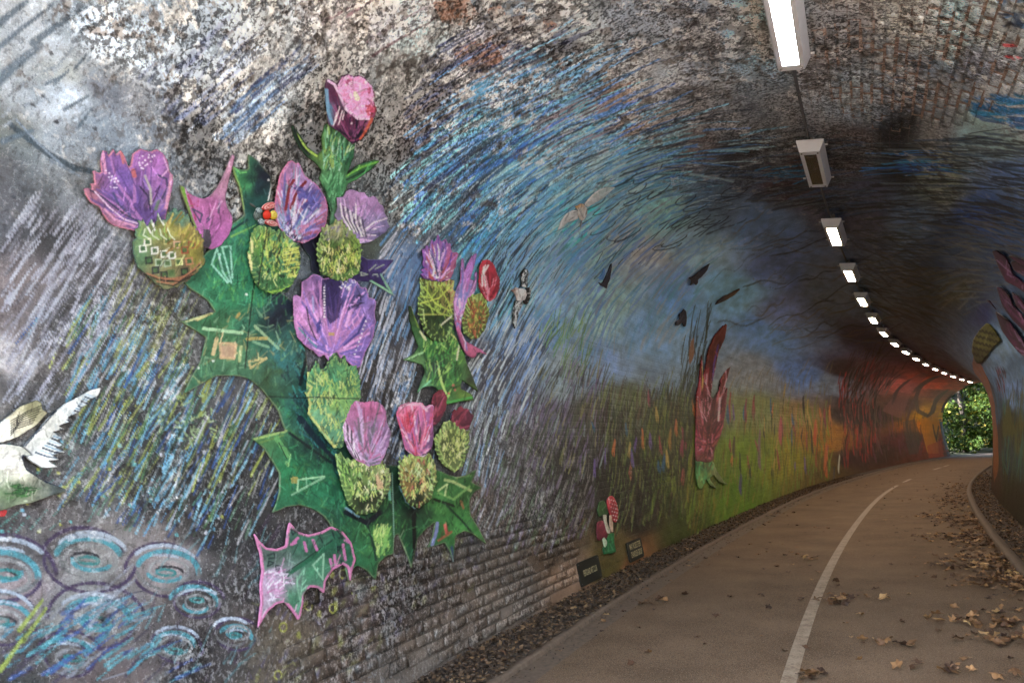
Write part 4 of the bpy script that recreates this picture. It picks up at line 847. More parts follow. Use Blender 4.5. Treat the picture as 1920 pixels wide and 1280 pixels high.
# ---------------------------------------------------------------- painted cut-out boards fixed to the wall
def in_poly(X, Y, poly):
    ins = np.zeros(X.shape, bool)
    for (x0, y0), (x1, y1) in zip(poly, np.roll(poly, -1, 0)):
        if y0 == y1: continue
        ins ^= ((Y >= min(y0, y1)) & (Y < max(y0, y1))) & (X < x0 + (Y - y0) / (y1 - y0) * (x1 - x0))
    return ins
def Z(pts, k, ox, oy): return [(ox + x * k, oy + y * k) for x, y in pts]
def z2(p): return Z(p, .25, 120, 240)
def z3(p): return Z(p, .24226, 400, 110)
def z4(p): return Z(p, .32811, 320, 280)
def z5(p): return Z(p, .40609, 440, 660)
def z6(p): return Z(p, .34364, 720, 420)
class Board:
    """one sheet: outline and paint are drafted on a flat pattern, then bent to lie in front of the curved wall"""
    def __init__(self, name, pts, h, base, parent=None, thick=.009, step=2.0, right=False, rough_edge=1.0, mat=None, **k):
        self.name, self.h, self.parent, self.th, self.right, self.k = name, h, parent, thick, right, k; self.mat = mat or M_BOARD; self.gain = .8 if name in ('leaf_board', 'stem', 'bulb') else .92
        pts = np.array(pts, float); seg = []
        for i in range(len(pts)):
            a, b = pts[i], pts[(i + 1) % len(pts)]; n = max(1, int(np.hypot(*(b - a)) / (step * 1.5)))
            for j in range(n): seg.append(a + (b - a) * j / n)
        out = np.array(seg); r = np.random.default_rng(len(pts) * 7 + int(pts[0, 0]))
        # ease the corners a little, keep the spikes
        sm = (np.roll(out, 1, 0) + out * 2 + np.roll(out, -1, 0)) / 4; out = sm + r.normal(0, .18 * rough_edge, out.shape)
        if name in ('bulb', 'flower_head') and len(out) > 20:
            c_ = out.mean(0); d_ = out - c_; ln_ = np.hypot(d_[:, 0], d_[:, 1])[:, None]; am = (3.2 if name == 'bulb' else 1.5) * min(1, float(ln_.mean()) / 22)
            per = 3 if name == 'bulb' else 2; ph = (np.arange(len(out)) % per) / per; out = out + d_ / ln_ * (am * (1 - ph) * r.uniform(.2, 1.4, len(out)))[:, None] + np.array([0, -am * .5]) * (ph == 0)[:, None]
        self.out = out
        lo, hi = out.min(0), out.max(0); gx, gy = np.meshgrid(np.arange(lo[0], hi[0], step), np.arange(lo[1], hi[1], step)); gx = gx + (np.arange(len(gx))[:, None] % 2) * step * .5
        m = in_poly(gx, gy, out); g = np.stack([gx[m], gy[m]], 1)
        if len(g):
            d = np.full(len(g), 1e9)
            for i in range(0, len(out)): d = np.minimum(d, (g[:, 0] - out[i, 0]) ** 2 + (g[:, 1] - out[i, 1]) ** 2)
            self.edge = np.sqrt(d); g = g[self.edge > step * .55]
        allp = np.concatenate([out, g]); n = len(out)
        v, e, f, *_ = mgeo.delaunay_2d_cdt([Vector(p) for p in allp], [(i, (i + 1) % n) for i in range(n)], [list(range(n))], 1, 1e-5)
        self.p = np.array([(q[0], q[1]) for q in v]); self.f = f; self.n = n
        self.X, self.Y = self.p[:, 0], self.p[:, 1]
        self.s0 = float(wall_at(*out.mean(0), right)[0][0])
        self.edge = np.full(len(self.p), 1e9)
        for i in range(n): self.edge = np.minimum(self.edge, (self.X - out[i, 0]) ** 2 + (self.Y - out[i, 1]) ** 2)
        self.edge = np.sqrt(self.edge)
        self.c = np.zeros((len(self.p), 3)); self.r = r
        self.grad(base)
    def g(self, v): self.gain = v; return self
    def P(self, c): return pig(c, self.s0)
    def grad(self, stops, blot=.25):
        """stops: [(x, y, rgb)] blended by distance, with brushy mottling"""
        num = np.zeros_like(self.c); den = np.zeros(len(self.c)); wx = self.X + (fbm(self.X * .05, self.Y * .05, 3) - .5) * 40; wy = self.Y + (fbm(self.X * .05, self.Y * .05, 5) - .5) * 40
        for x, y, col in stops:
            w = ((wx - x) ** 2 + (wy - y) ** 2 + 60) ** -1.3; num += w[:, None] * self.P(col); den += w
        self.c = num / den[:, None] * (1 + (fbm(self.X * .12, self.Y * .12, 9) - .5) * blot * 2)[:, None] * (1 + (fbm(self.X * .035 + self.Y * .02, self.Y * .035, 19) - .5) * .9)[:, None]
        return self
    def line(self, pts, w, col, alpha=.95, dry=.15, w1=None):
        pts = np.asarray(pts, float); c = self.P(col); w1 = w if w1 is None else w1; nseg = len(pts) - 1
        for i in range(nseg):
            a, b = pts[i], pts[i + 1]; d = b - a; L2 = (d ** 2).sum() + 1e-9
            t = np.clip(((self.X - a[0]) * d[0] + (self.Y - a[1]) * d[1]) / L2, 0, 1)
            q = np.hypot(self.X - a[0] - t * d[0], self.Y - a[1] - t * d[1]); tt = (i + t) / nseg; ww = (w + (w1 - w) * tt) / 2
            k = np.clip((ww + .7 - q) / 1.2, 0, 1) * alpha
            if dry: k = k * smooth(dry - .2, dry + .1, fbm(self.X * .25, self.Y * .25, i + 13, 2) + .2)
            k = np.minimum(k, alpha)[:, None]; self.c = self.c * (1 - k) + c * k
        return self
    def blob(self, pts, col, alpha=.9, noise=0):
        k = in_poly(self.X, self.Y, np.array(pts, float)) * alpha
        if noise: k = k * smooth(noise - .1, noise + .1, fbm(self.X * .1, self.Y * .1, 21))
        k = k[:, None]; self.c = self.c * (1 - k) + self.P(col) * k; return self
    def fan(self, base, n, pal, w=(2, 5), reach=(.55, 1.0), spread=.25, alpha=.85, start=(.1, .5)):
        """petal strokes running from the foot of a flower to its rim"""
        for i in range(n):
            e = self.out[self.r.integers(0, self.n)]; b = np.array(base) + self.r.normal(0, 4, 2)
            t0, t1 = self.r.uniform(*start), self.r.uniform(*reach)
            if t1 < t0 + .1: continue
            a, c = b + (e - b) * t0, b + (e - b) * t1; mid = (a + c) / 2 + self.r.normal(0, 1, 2) * np.hypot(*(c - a)) * .06
            self.line([a, mid, c], self.r.uniform(*w), pal[self.r.integers(0, len(pal))], alpha, w1=self.r.uniform(1, w[1] * .6))
        return self
    def hatch(self, poly, n, ang, L, w, pal, jit=12, alpha=.85):
        for p in rand_in(poly, n, self.r):
            a = math.radians(ang + self.r.normal(0, jit)); l = self.r.uniform(*L); d = np.array([math.cos(a), -math.sin(a)]) * l
            self.line([p, p + d], self.r.uniform(*w), pal[self.r.integers(0, len(pal))], alpha, w1=1)
        return self
    def scales(self, poly, n, pal, size=(6, 10), up=90):
        """open V marks and lozenges, the bracts of a thistle"""
        for p in rand_in(poly, n, self.r):
            s = self.r.uniform(*size); a = math.radians(up + self.r.normal(0, 14)); d = np.array([math.cos(a), -math.sin(a)]); q = np.array([-d[1], d[0]])
            c = pal[self.r.integers(0, len(pal))]; self.line([p - q * s * .35 - d * s * .5, p + d * s * .6, p + q * s * .35 - d * s * .5], 1.5, c, .9)
        return self
    def dots(self, pts, w, col):
        for p in pts: self.line([p, (p[0] + .5, p[1])], w, col, .95, 0)
        return self
    def rim(self, col, w=2.2, alpha=.8):
        k = (smooth(w + .8, w - .8, self.edge) * alpha * smooth(.3, .5, fbm(self.X * .06, self.Y * .06, 33) + .12))[:, None]
        self.c = self.c * (1 - k) + self.P(col) * k; return self
    def detail(self):
        # quick thin over-painting: darker and lighter flicks of the colour beneath
        n = int(len(self.p) / 60)
        if n < 4: return
        for k in self.r.integers(0, len(self.p), n):
            p = self.p[k]; c0 = self.c[k]; a = self.r.normal(1.35, .5); l = self.r.uniform(5, 24); d = np.array([math.cos(a), -math.sin(a)]) * l
            f = self.r.choice([.38, .6, 1.35, 1.7]); col = np.clip(c0 * f + (0 if f < 1 else .03), .006, .75)
            t = np.clip(((self.X - p[0]) * d[0] + (self.Y - p[1]) * d[1]) / l ** 2, 0, 1); q = np.hypot(self.X - p[0] - t * d[0], self.Y - p[1] - t * d[1])
            m = (np.clip((1.1 + .5 - q) / 1.1, 0, 1) * .6)[:, None]; self.c = self.c * (1 - m) + col * m
    def build(self):
        s, a = wall_at(self.X, self.Y, self.right)
        lum = 1 + (fbm(self.X * .3, self.Y * .3, 17, 3) - .5) * .35
        self.detail()
        c = np.clip(self.c * lum[:, None], .006, .8); g = c.mean(1, keepdims=True)
        m_ = float(np.exp(np.log(g).mean())); c = (g + (c - g) * .86) * (g / m_) ** .4; c = np.clip(c, .006, .8) * self.gain
        hh = self.h; F = np.array([list(x) for x in self.f if len(x) == 3], np.int32); nv = len(self.p)
        front = np.stack(wall(s, a, hh), 1); back = np.stack(wall(s[:self.n], a[:self.n], hh - self.th), 1)
        i = np.arange(self.n); j = (i + 1) % self.n
        sides = np.concatenate([np.stack([i, j, nv + j], 1), np.stack([i, nv + j, nv + i], 1)])
        fc = F[:, ::-1]
        me = mesh_np(self.name, np.concatenate([front, back]), np.concatenate([fc, sides]), np.concatenate([c, c[:self.n] * .5]), smoothf=False)
        bm = bmesh.new(); bm.from_mesh(me); bmesh.ops.recalc_face_normals(bm, faces=bm.faces); bm.to_mesh(me); bm.free()
        o = link(self.name, me, self.mat, self.parent, **self.k)
        return o
H0 = .022
G_DK, G_MD, G_LT, G_YL, G_TL, G_NV = (22, 72, 52), (34, 112, 70), (92, 150, 74), (160, 172, 84), (46, 128, 104), (30, 34, 56)
# ---- the great thistle
great = empty('thistle_cutout', label='tallest thistle cut-out, many spiny green leaves with purple and pink flowers on the near wall', cat='thistle cut-out', group='thistle cut-outs on the wall')
BODY = [(432,310),(446,317),(461,316),(461,287),(477,298),(494,319),(504,329),(503,360),(500,400),(520,425),(536,455),(545,480),(548,500),(545,530),(535,548),(522,548),(546,566),(549,595),(550,625),(563,641),(569,661),(572,700),(620,720),(655,730),(662,750),(690,800),(700,850),(718,873),(740,872),(800,885),(813,880),(830,887),(850,895),(870,891),(891,879),(880,904),(901,914),(883,924),(876,940),(878,965),(895,993),(909,1021),(883,1001),(866,995),(850,1005),(848,1025),(846,1055),(840,1033),(830,1017),(818,1021),(797,1027),(807,1005),(811,979),(793,993),(779,1009),(773,1038),(767,1066),(761,1046),(749,1017),(742,1000),(735,1005),(733,1038),(720,1042),(704,1058),(700,1088),(684,1070),(667,1060),(653,1066),(649,1090),(642,1062),(625,1020),(613,981),(602,967),(582,954),(558,947),(533,950),(505,962),(513,944),(519,920),(519,887),(505,863),(489,839),(468,822),(500,812),(531,808),(527,800),(517,770),(485,729),(460,709),(440,705),(400,705),(340,738),(350,714),(370,680),(382,633),(353,615),(333,603),(368,593),(391,586),(399,585),(386,565),(369,552),(350,540),(340,530),(375,480),(388,468),(410,430),(440,412),(453,403),(451,385),(445,352),(433,323)]
b = Board('leaf_board', BODY, H0, [(445,340,(60,140,84)),(480,350,(36,60,70)),(490,330,(38,36,58)),(470,380,(36,90,84)),(440,430,(50,118,92)),(420,480,(40,122,86)),(470,560,(34,120,78)),(420,560,(44,130,82)),(520,570,(36,40,66)),(505,600,(34,36,60)),(470,620,(40,116,84)),(400,620,(58,110,64)),(430,660,(90,140,92)),(520,680,(46,120,116)),(560,760,(30,84,80)),(540,770,(34,106,80)),(580,830,(30,70,62)),(500,700,(70,100,56)),(510,760,(60,96,60)),(540,880,(34,122,70)),(600,920,(30,110,68)),(490,820,(70,120,66)),(640,960,(30,90,60)),(690,960,(28,80,50)),(700,1000,(70,130,56)),(660,1030,(40,110,66)),(740,930,(22,60,40)),(770,960,(22,50,36)),(830,940,(60,120,50)),(860,980,(70,138,60)),(850,920,(60,110,50)),(765,1030,(30,90,54)),(680,880,(24,44,40)),(600,690,(24,60,60))], great, step=2.1)
b.hatch(z4([(380,420),(560,600),(650,900),(420,900),(200,880),(200,650)]), 260, 75, (8, 22), (2, 5), [(60,150,96),(40,130,90),(30,96,70),(52,140,84),(84,150,70)], 30, .6)
b.hatch([(400,580),(540,590),(570,700),(460,705),(360,720)], 130, 50, (8, 26), (2, 5), [(96,140,84),(60,110,72),(150,140,80),(120,150,110),(40,84,60)], 40, .6)
b.hatch([(480,720),(570,760),(640,900),(640,1050),(540,940)], 220, -50, (8, 28), (2, 5), [(40,124,80),(28,96,64),(24,76,60),(50,140,84),(70,120,60)], 30, .55)
b.hatch([(560,640),(600,800),(640,900),(560,830),(520,700)], 90, -60, (10, 30), (2, 5), [(30,110,110),(24,60,70),(40,140,130),(26,40,60)], 14, .65)
b.hatch([(640,900),(900,890),(860,1000),(700,1050),(640,1040)], 260, 80, (6, 20), (1.5, 4), [(40,110,56),(24,64,40),(84,140,60),(20,40,34),(60,124,60)], 35, .6)
for p in (z2([(1125,900),(1085,1020),(1205,1160)]), z2([(1160,890),(1225,885),(1240,1120)]), z2([(1130,920),(1170,1080),(1215,1150)]), z2([(1165,900),(1235,1165)])): b.line(p, 3.2, (126, 176, 150))
for p, c, w in ((z4([(170,1025),(390,1050)]), (140,172,124), 6), (z4([(465,1010),(600,1140)]), (130,156,110), 5), (z4([(130,975),(215,935)]), (176,160,96), 5), (z4([(70,985),(160,955)]), (170,166,110), 4), (z4([(245,1085),(225,1170)]), (176,150,100), 7), (z4([(265,1110),(270,1190),(345,1195),(355,1115),(265,1110)]), (176,140,96), 5), (z4([(280,1125),(290,1180)]), (60,70,60), 2), (z4([(310,1125),(320,1180)]), (60,70,60), 2), (z4([(385,1130),(375,1210)]), (150,160,100), 6), (z4([(430,1215),(530,1195),(440,1250),(430,1215)]), (170,150,90), 4), (z4([(420,1085),(530,1080)]), (160,140,70), 6), (z4([(360,960),(375,940)]), (160,130,60), 5), (z4([(455,1100),(540,1130)]), (110,150,110), 5)): b.line(p, w, c)
b.blob(z4([(270,1120),(350,1120),(345,1190),(272,1188)]), (176,132,100), .8)
b.line(z4([(512,440),(480,620),(450,840),(430,1020),(408,1250)]), 2.0, (20, 26, 24), 1, 0)          # joint between two sheets
b.line(z5([(60,205),(320,212),(545,218)]), 1.8, (20, 40, 34), 1, 0); b.line(z5([(715,560),(722,800),(725,930)]), 1.4, (120, 150, 130), .8, 0)
b.line(z2([(1245,290),(1300,450),(1325,600)]), 4, (110,160,70)); b.line(z2([(1250,285),(1300,330),(1345,325)]), 3, (100,180,90)); b.line(z4([(330,495),(470,430)]), 4, (110,160,70), w1=2); b.line(z4([(330,460),(420,400)]), 5, (28,70,70))
b.line(z2([(1540,400),(1510,540)]), 2, (190, 200, 200))
b.line(z5([(290,310),(360,400),(440,490)]), 14, (28, 40, 60), .9, w1=6); b.line(z5([(240,375),(330,440),(430,510)]), 5, (24, 44, 46)); b.line(z5([(320,20),(300,100),(290,150)]), 6, (20, 24, 40))
b.line(z5([(75,405),(150,385),(225,365)]), 4, (140, 160, 80)); b.line(z5([(100,420),(210,385)]), 3, (100, 130, 60)); b.line(z5([(180,400),(235,480)]), 9, (90,150,80)); b.line(z5([(190,420),(225,490)]), 2, (24,50,40)); b.line(z5([(225,510),(232,525)]), 5, (110,150,80))
b.line(z5([(400,575),(280,590),(275,645),(400,578)]), 3, (130,170,120)); b.blob(z5([(245,580),(280,575),(275,605),(250,605)]), (160,140,60), .8); b.line(z5([(250,660),(400,580)]), 3, (110,150,110))
b.line(z5([(500,740),(600,790),(660,740)]), 9, (22,26,44)); b.line(z5([(815,730),(818,860),(812,960)]), 9, (14,30,28), w1=4); b.line(z5([(600,800),(625,880),(640,960)]), 4, (24,60,50))
b.hatch(z5([(620,820),(690,840),(700,920),(650,960)]), 60, 80, (8, 22), (2, 4), [(140,170,70),(110,160,70),(170,180,90)], 14)
b.line(z5([(960,590),(1000,600),(1080,640)]), 5, (150,160,90)); b.line(z5([(1075,620),(1000,680),(930,650)]), 4, (110,150,70)); b.line(z5([(930,640),(970,610),(960,660)]), 3, (170,180,110)); b.line(z5([(910,680),(1000,710)]), 5, (20,40,30)); b.line(z5([(960,700),(1040,780),(1090,840)]), 4, (24,60,40)); b.line(z5([(900,890),(920,830),(925,790)]), 6, (110,110,150)); b.line(z5([(960,800),(970,840)]), 6, (190,70,60)); b.line(z5([(930,870),(990,830)]), 4, (150,80,50)); b.line(z5([(1035,690),(1045,720)]), 4, (150,90,50)); b.line(z5([(990,900),(1000,965)]), 4, (50,70,110)); b.line(z5([(1010,580),(1080,570)]), 4, (100,140,70))
b.line(z5([(700,620),(705,680)]), 5, (90,150,120)); b.line(z5([(750,620),(780,690),(820,720)]), 3, (120,150,150)); b.line(z5([(500,720),(560,760)]), 4, (110,140,150)); b.line(z5([(500,840),(520,980),(510,1050)]), 3, (26,60,50))
b.dots([z2([p])[0] for p in ((1345,1250), (1500,1135), (1510,385))] + [z4([p])[0] for p in ((415,830), (140,1250), (225,1210))], 3.4, (225, 220, 200))
b.rim((120, 120, 84), 2.0, .55).build()
# pale magenta spiky leaf beside the hooded leaf
b = Board('leaf_board', z2([(840,420),(875,440),(900,480),(960,510),(1010,525),(1060,510),(1110,450),(1150,380),(1200,270),(1232,185),(1248,195),(1235,260),(1200,400),(1175,520),(1190,590),(1225,650),(1230,720),(1200,800),(1140,880),(1070,910),(1000,880),(960,780),(940,730),(900,620),(870,530),(840,460)]), H0 + .012, [(z2([(1080,600)])[0] + ((200,104,170),)), (z2([(1200,400)])[0] + ((214,150,180),)), (z2([(1130,800)])[0] + ((196,100,176),))], great, label='magenta spiky leaf with a bright green edge')
b.line(z2([(850,440),(880,560),(920,680),(950,740)]), 9, (140, 196, 60), 1, 0, w1=5); b.line(z2([(895,500),(940,610),(950,680)]), 4, (206,60,120)); b.blob(z2([(905,480),(980,530),(980,590),(930,570)]), (214,70,130), .8, .4)
b.line(z2([(930,600),(1000,640),(985,700),(930,600)]), 3, (84,90,130)); b.line(z2([(1035,700),(1070,665)]), 2.5, (84,90,130)); b.line(z2([(1035,680),(1060,655)]), 2.5, (84,90,130)); b.line(z2([(1130,560),(1125,630)]), 4, (130,110,150)); b.line(z2([(1100,560),(1060,660)]), 2, (230,170,214)); b.line(z2([(1150,540),(1110,600)]), 2, (230,180,214)); b.blob(z2([(1010,750),(1060,760),(1070,850),(1040,940),(1000,900)]), (70,90,84), .85); b.rim((150,110,120), 1.6, .6).build()
# pink edged lowest leaf
PL = z5([(425,805),(380,830),(320,845),(270,830),(232,785),(222,830),(215,895),(170,910),(125,905),(95,875),(68,838),(95,930),(105,1010),(95,1080),(100,1150),(85,1275),(130,1200),(170,1165),(210,1155),(240,1190),(275,1240),(295,1170),(300,1110),(330,1085),(365,1090),(393,1115),(400,1060),(430,1010),(480,980),(505,1000),(515,1060),(525,1000),(540,960),(520,880),(480,830)])
b = Board('leaf_board', PL, H0 + .012, [(z5([(300,900)])[0] + ((60,120,90),)), (z5([(350,1000)])[0] + ((70,140,96),)), (z5([(140,1100)])[0] + ((170,130,150),)), (z5([(160,1040)])[0] + ((180,150,170),)), (z5([(260,1150)])[0] + ((80,140,100),)), (z5([(470,900)])[0] + ((40,110,76),)), (z5([(150,960)])[0] + ((90,120,96),))], great, label='lowest leaf, green with a pink painted edge')
b.rim((206, 110, 150), 4.2, .95)
b.line(z5([(215,1035),(440,880)]), 7, (40,120,80)); b.line(z5([(215,1020),(430,870)]), 2, (20,60,50)); b.line(z5([(340,985),(390,935),(385,1050),(340,985)]), 3, (140,180,140)); b.line(z5([(265,1060),(300,1000),(280,1150),(265,1060)]), 3, (120,170,130))
for p in ([(130,940),(160,930),(165,950),(135,955)], [(165,985),(190,990),(175,1020),(165,985)], [(135,965),(160,975),(130,990),(135,965)], [(240,820),(262,830),(245,845),(240,820)], [(430,830),(440,860)], [(450,820),(480,860),(460,860)], [(450,900),(470,900),(455,925),(450,900)], [(370,850),(385,880)], [(450,960),(475,965),(470,980)]): b.line(z5(p), 2.4, (20,60,60), 1, 0)
for p in ([(250,880),(270,860)], [(240,890),(260,880)], [(300,880),(310,920)], [(340,870),(360,915)], [(420,960),(430,1000)], [(440,940),(445,990)], [(480,890),(490,960)], [(490,870),(510,880)]): b.line(z5(p), 5, (200,100,150))
b.hatch(z5([(110,1020),(190,1000),(230,1090),(120,1170)]), 40, 25, (6, 20), (3, 6), [(220,190,205),(200,140,170),(190,110,150)], 25); b.build()
# foliage shapes that stand out of the composition: dark purple leaf, navy neck
b = Board('leaf_board', z4([(1040,540),(1075,545),(1070,600),(1110,625),(1265,628),(1190,710),(1230,770),(1268,838),(1200,800),(1130,755),(1030,750),(1000,700)]), H0, [(z4([(1100,680)])[0] + ((58,40,96),)), (z4([(1200,640)])[0] + ((66,50,110),)), (z4([(1050,580)])[0] + ((50,36,80),))], great, label='dark violet pointed leaf with a pale green tip')
for p in ([(1120,690),(1160,655)], [(1155,680),(1205,655)], [(1072,700),(1075,718),(1110,712),(1072,700)], [(1140,715),(1165,710),(1170,725)]): b.line(z4(p), 1.8, (140,150,120))
b.line(z4([(1130,750),(1200,790),(1262,832)]), 4, (120,170,120)); b.line(z4([(1190,712),(1225,780),(1262,832)]), 4, (110,160,120)); b.rim((110,110,130), 1.3, .6).build()
b = Board('leaf_board', z4([(735,535),(800,480),(850,440),(830,560),(845,640),(850,720),(800,700),(790,620),(755,575)]), H0 - .008, [(z4([(800,560)])[0] + ((34,30,56),)), (z4([(820,640)])[0] + ((40,44,60),))], great).rim((60, 90, 70), 1.5, .5).build()
# top flower stem and leaflets
b = Board('stem', z3([(850,500),(900,490),(970,560),(1040,630),(1080,640),(1070,740),(1030,850),(1010,900),(1100,820),(1230,775),(1275,782),(1200,850),(1090,930),(1020,960),(1010,1000),(965,1100),(935,1200),(960,1290),(880,1290),(890,1180),(850,1020),(800,920),(825,860),(770,800),(700,745),(640,665),(600,580),(590,505),(645,570),(705,670),(790,740),(830,700),(820,600)]), H0, [(z3([(920,700)])[0] + ((50,130,80),)), (z3([(900,1000)])[0] + ((90,160,100),)), (z3([(1150,840)])[0] + ((50,110,60),)), (z3([(620,560)])[0] + ((50,80,60),)), (z3([(700,720)])[0] + ((44,70,50),)), (z3([(1000,700)])[0] + ((40,110,76),)), (z3([(840,700)])[0] + ((120,160,70),)), (z3([(920,1240)])[0] + ((90,140,100),))], great)
b.hatch(z3([(840,520),(1060,650),(1000,860),(830,860)]), 130, 82, (8, 22), (1.4, 3), [(120,190,150),(70,160,96),(30,84,60),(90,170,100),(170,210,170),(160,180,80),(24,70,60)], 14)
b.hatch(z3([(850,880),(1000,940),(950,1150),(870,1100)]), 40, 78, (8, 26), (2, 4), [(120,190,130),(70,150,90),(50,120,70)], 10)
b.line(z3([(620,570),(700,690),(780,745)]), 3.4, (170,200,70)); b.line(z3([(605,540),(660,660),(720,730)]), 4, (24,44,50)); b.line(z3([(1010,900),(1130,830),(1265,785)]), 3, (120,190,60)); b.line(z3([(1010,930),(1150,860)]), 3, (24,70,50)); b.line(z3([(1030,950),(1120,900),(1200,840)]), 2.5, (80,170,90)); b.line(z3([(830,960),(880,1100),(900,1180)]), 2, (30,80,50)); b.rim((50, 90, 60), 1.3, .5).build()
def flower(pts, base, stops, pal, n=80, w=(2, 5), h=H0 + .022, parent=great, rim=None, label=None, **k):
    b = Board('flower_head', pts, h, stops, parent, label=label, **k) if label else Board('flower_head', pts, h, stops, parent, **k)
    b.fan(base, n, pal, w)
    if rim: b.rim(rim, 2.0, .85)
    return b
def at_(z, x, y, c): return z([(x, y)])[0] + (c,)
b = flower(z3([(830,180),(850,140),(890,150),(925,180),(960,120),(1010,100),(1050,120),(1090,108),(1140,130),(1190,190),(1210,250),(1205,310),(1225,380),(1200,450),(1150,550),(1100,610),(1040,640),(960,560),(900,520),(860,500),(840,350)]), z3([(1040,640)])[0], [at_(z3, 880, 250, (120,40,84)), at_(z3, 950, 420, (130,44,90)), at_(z3, 1050, 500, (100,40,84)), at_(z3, 1060, 560, (44,36,70)), at_(z3, 1180, 480, (190,70,60)), at_(z3, 850, 350, (90,140,170))], [(150,50,96), (110,40,90), (60,44,90), (40,36,66), (170,84,130), (150,60,110)], 70, label='topmost flower head, deep magenta cup with an open pink face')
PINK = z3([(925,180),(960,120),(1010,100),(1050,120),(1090,108),(1140,130),(1190,190),(1205,250),(1205,330),(1170,440),(1100,440),(1030,400),(960,310),(935,250)])
b.blob(PINK, (236,150,196), .97); b.blob(z3([(985,150),(1010,125),(1045,140),(1035,180),(1000,180)]), (170,40,100), .9, .35); b.blob(z3([(1150,205),(1180,195),(1185,240),(1160,245)]), (190,30,80), .9); b.hatch(PINK, 60, 30, (3, 9), (2, 5), [(246,190,220),(226,120,176),(250,214,230),(232,110,160)], 60, .6); b.blob(z3([(1045,235),(1070,225),(1100,290),(1080,310),(1055,290)]), (244,216,170), .8)
b.line(z3([(850,145),(900,175),(940,260),(990,370),(1080,440),(1170,445)]), 4.5, (240,176,216)); b.hatch(z3([(1140,330),(1215,350),(1190,430),(1140,400)]), 26, 60, (3, 9), (2, 5), [(220,70,110),(236,110,120),(200,50,80)], 50)
for x0, y0, x1, y1 in ((940,350,905,470), (960,380,930,490), (915,400,890,500), (975,390,960,450)): b.line(z3([(x0,y0),(x1,y1)]), 1.8, (230,200,200))
b.line(z3([(838,220),(850,380),(880,480)]), 6, (110,160,190)); b.line(z3([(1190,440),(1140,540),(1100,600)]), 4, (226,100,50)); b.dots([z3([(1033,480)])[0]], 3.5, (240,230,240)); b.build()
# upper left violet crown
b = flower(z2([(110,450),(130,440),(165,460),(170,435),(150,410),(190,415),(175,310),(205,330),(240,335),(230,250),(250,165),(275,170),(290,210),(325,155),(350,200),(380,160),(410,210),(430,280),(455,290),(470,190),(530,150),(600,175),(650,150),(700,190),(730,250),(745,330),(768,340),(765,420),(735,560),(720,640),(700,720),(640,780),(560,780),(480,765),(350,735),(290,700),(250,640),(230,590),(165,560),(120,500)]), z2([(560,720)])[0], [at_(z2, 400, 350, (130,90,180)), at_(z2, 500, 550, (112,74,160)), at_(z2, 560, 640, (96,64,140)), at_(z2, 600, 250, (178,104,186)), at_(z2, 680, 400, (180,110,190)), at_(z2, 150, 500, (196,120,140)), at_(z2, 330, 680, (190,120,150)), at_(z2, 650, 560, (150,110,160)), at_(z2, 300, 500, (130,90,176))], [(140,100,190), (120,80,170), (190,120,190), (120,84,160)], 44, (3, 7), rim=(220,130,150), label='violet crown shaped flower head at the upper left of the thistle')
for p, w, c in (([(150,460),(250,520),(400,640),(520,700)], 3, (60,70,110)), ([(180,470),(290,590),(400,680),(500,710)], 2.5, (226,190,214)), ([(320,480),(360,570),(450,650)], 4, (90,90,150)), ([(250,600),(330,680),(480,730)], 4, (220,150,180)), ([(520,430),(580,500),(600,610)], 3, (70,60,100)), ([(650,340),(720,370),(730,440),(690,520)], 4, (90,80,130)), ([(700,210),(735,300),(690,350)], 2.4, (226,170,210)), ([(470,310),(480,350)], 8, (220,110,110)), ([(380,170),(400,250)], 6, (226,120,120)), ([(245,180),(262,330)], 5, (226,150,190)), ([(560,350),(600,450),(605,560)], 4, (190,180,170)), ([(620,540),(650,480),(670,430),(640,470)], 3, (110,60,130)), ([(755,340),(745,430),(715,590)], 5, (226,150,180)), ([(640,600),(660,540)], 6, (120,140,120))): b.line(z2(p), w, c)
b.dots([z2([p])[0] for p in ((515,215),(540,200),(560,230),(585,210),(540,250),(520,270),(560,270),(590,190),(610,205),(545,295),(575,260),(600,240),(515,250),(530,290),(630,195),(265,310),(290,330),(285,360),(310,355),(340,370),(300,385),(330,395),(355,390),(345,415),(300,435),(325,440),(345,440))], 3, (236,214,240)); b.build()
def bulb(pts, stops, poly, n, pal, h=H0 + .03, parent=great, up=90, size=(6, 10), label=None):
    b = Board('bulb', pts, h, stops, parent, **({'label': label} if label else {})); b.hatch(b.out, 90, up, (5, 14), (1.4, 3), list(pal) + [(26, 44, 30), (40, 90, 50)], 24, .8).scales(poly, n, pal, size, up)
    for i in range(0, b.n, 3): q = b.out[i]; c_ = b.out.mean(0); d = (q - c_) / np.hypot(*(q - c_)); b.line([q - d * 9 + np.array([0, 4]), q], 2.2, [(150, 180, 90), (30, 60, 40), (200, 205, 130)][i % 3], .85, w1=1)
    return b
b = Board('bulb', z2([(480,760),(520,735),(510,700),(545,690),(565,740),(590,725),(600,680),(625,730),(645,700),(650,640),(670,690),(690,705),(715,680),(722,620),(745,640),(770,590),(790,625),(830,610),(850,660),(875,650),(885,710),(930,760),(985,830),(985,950),(1000,1000),(950,1060),(880,1130),(790,1190),(700,1205),(640,1170),(560,1090),(500,1040),(470,930),(465,850),(495,830)]), H0 + .032, [at_(z2, 600, 800, (140,150,80)), at_(z2, 720, 760, (170,160,70)), at_(z2, 850, 800, (170,140,60)), at_(z2, 520, 950, (110,160,110)), at_(z2, 700, 950, (150,130,80)), at_(z2, 900, 950, (160,150,50)), at_(z2, 650, 1100, (140,140,90)), at_(z2, 850, 1080, (130,110,80)), at_(z2, 500, 820, (130,170,110)), at_(z2, 800, 640, (110,160,130))], great, label='large round yellow-green bulb with painted squares')
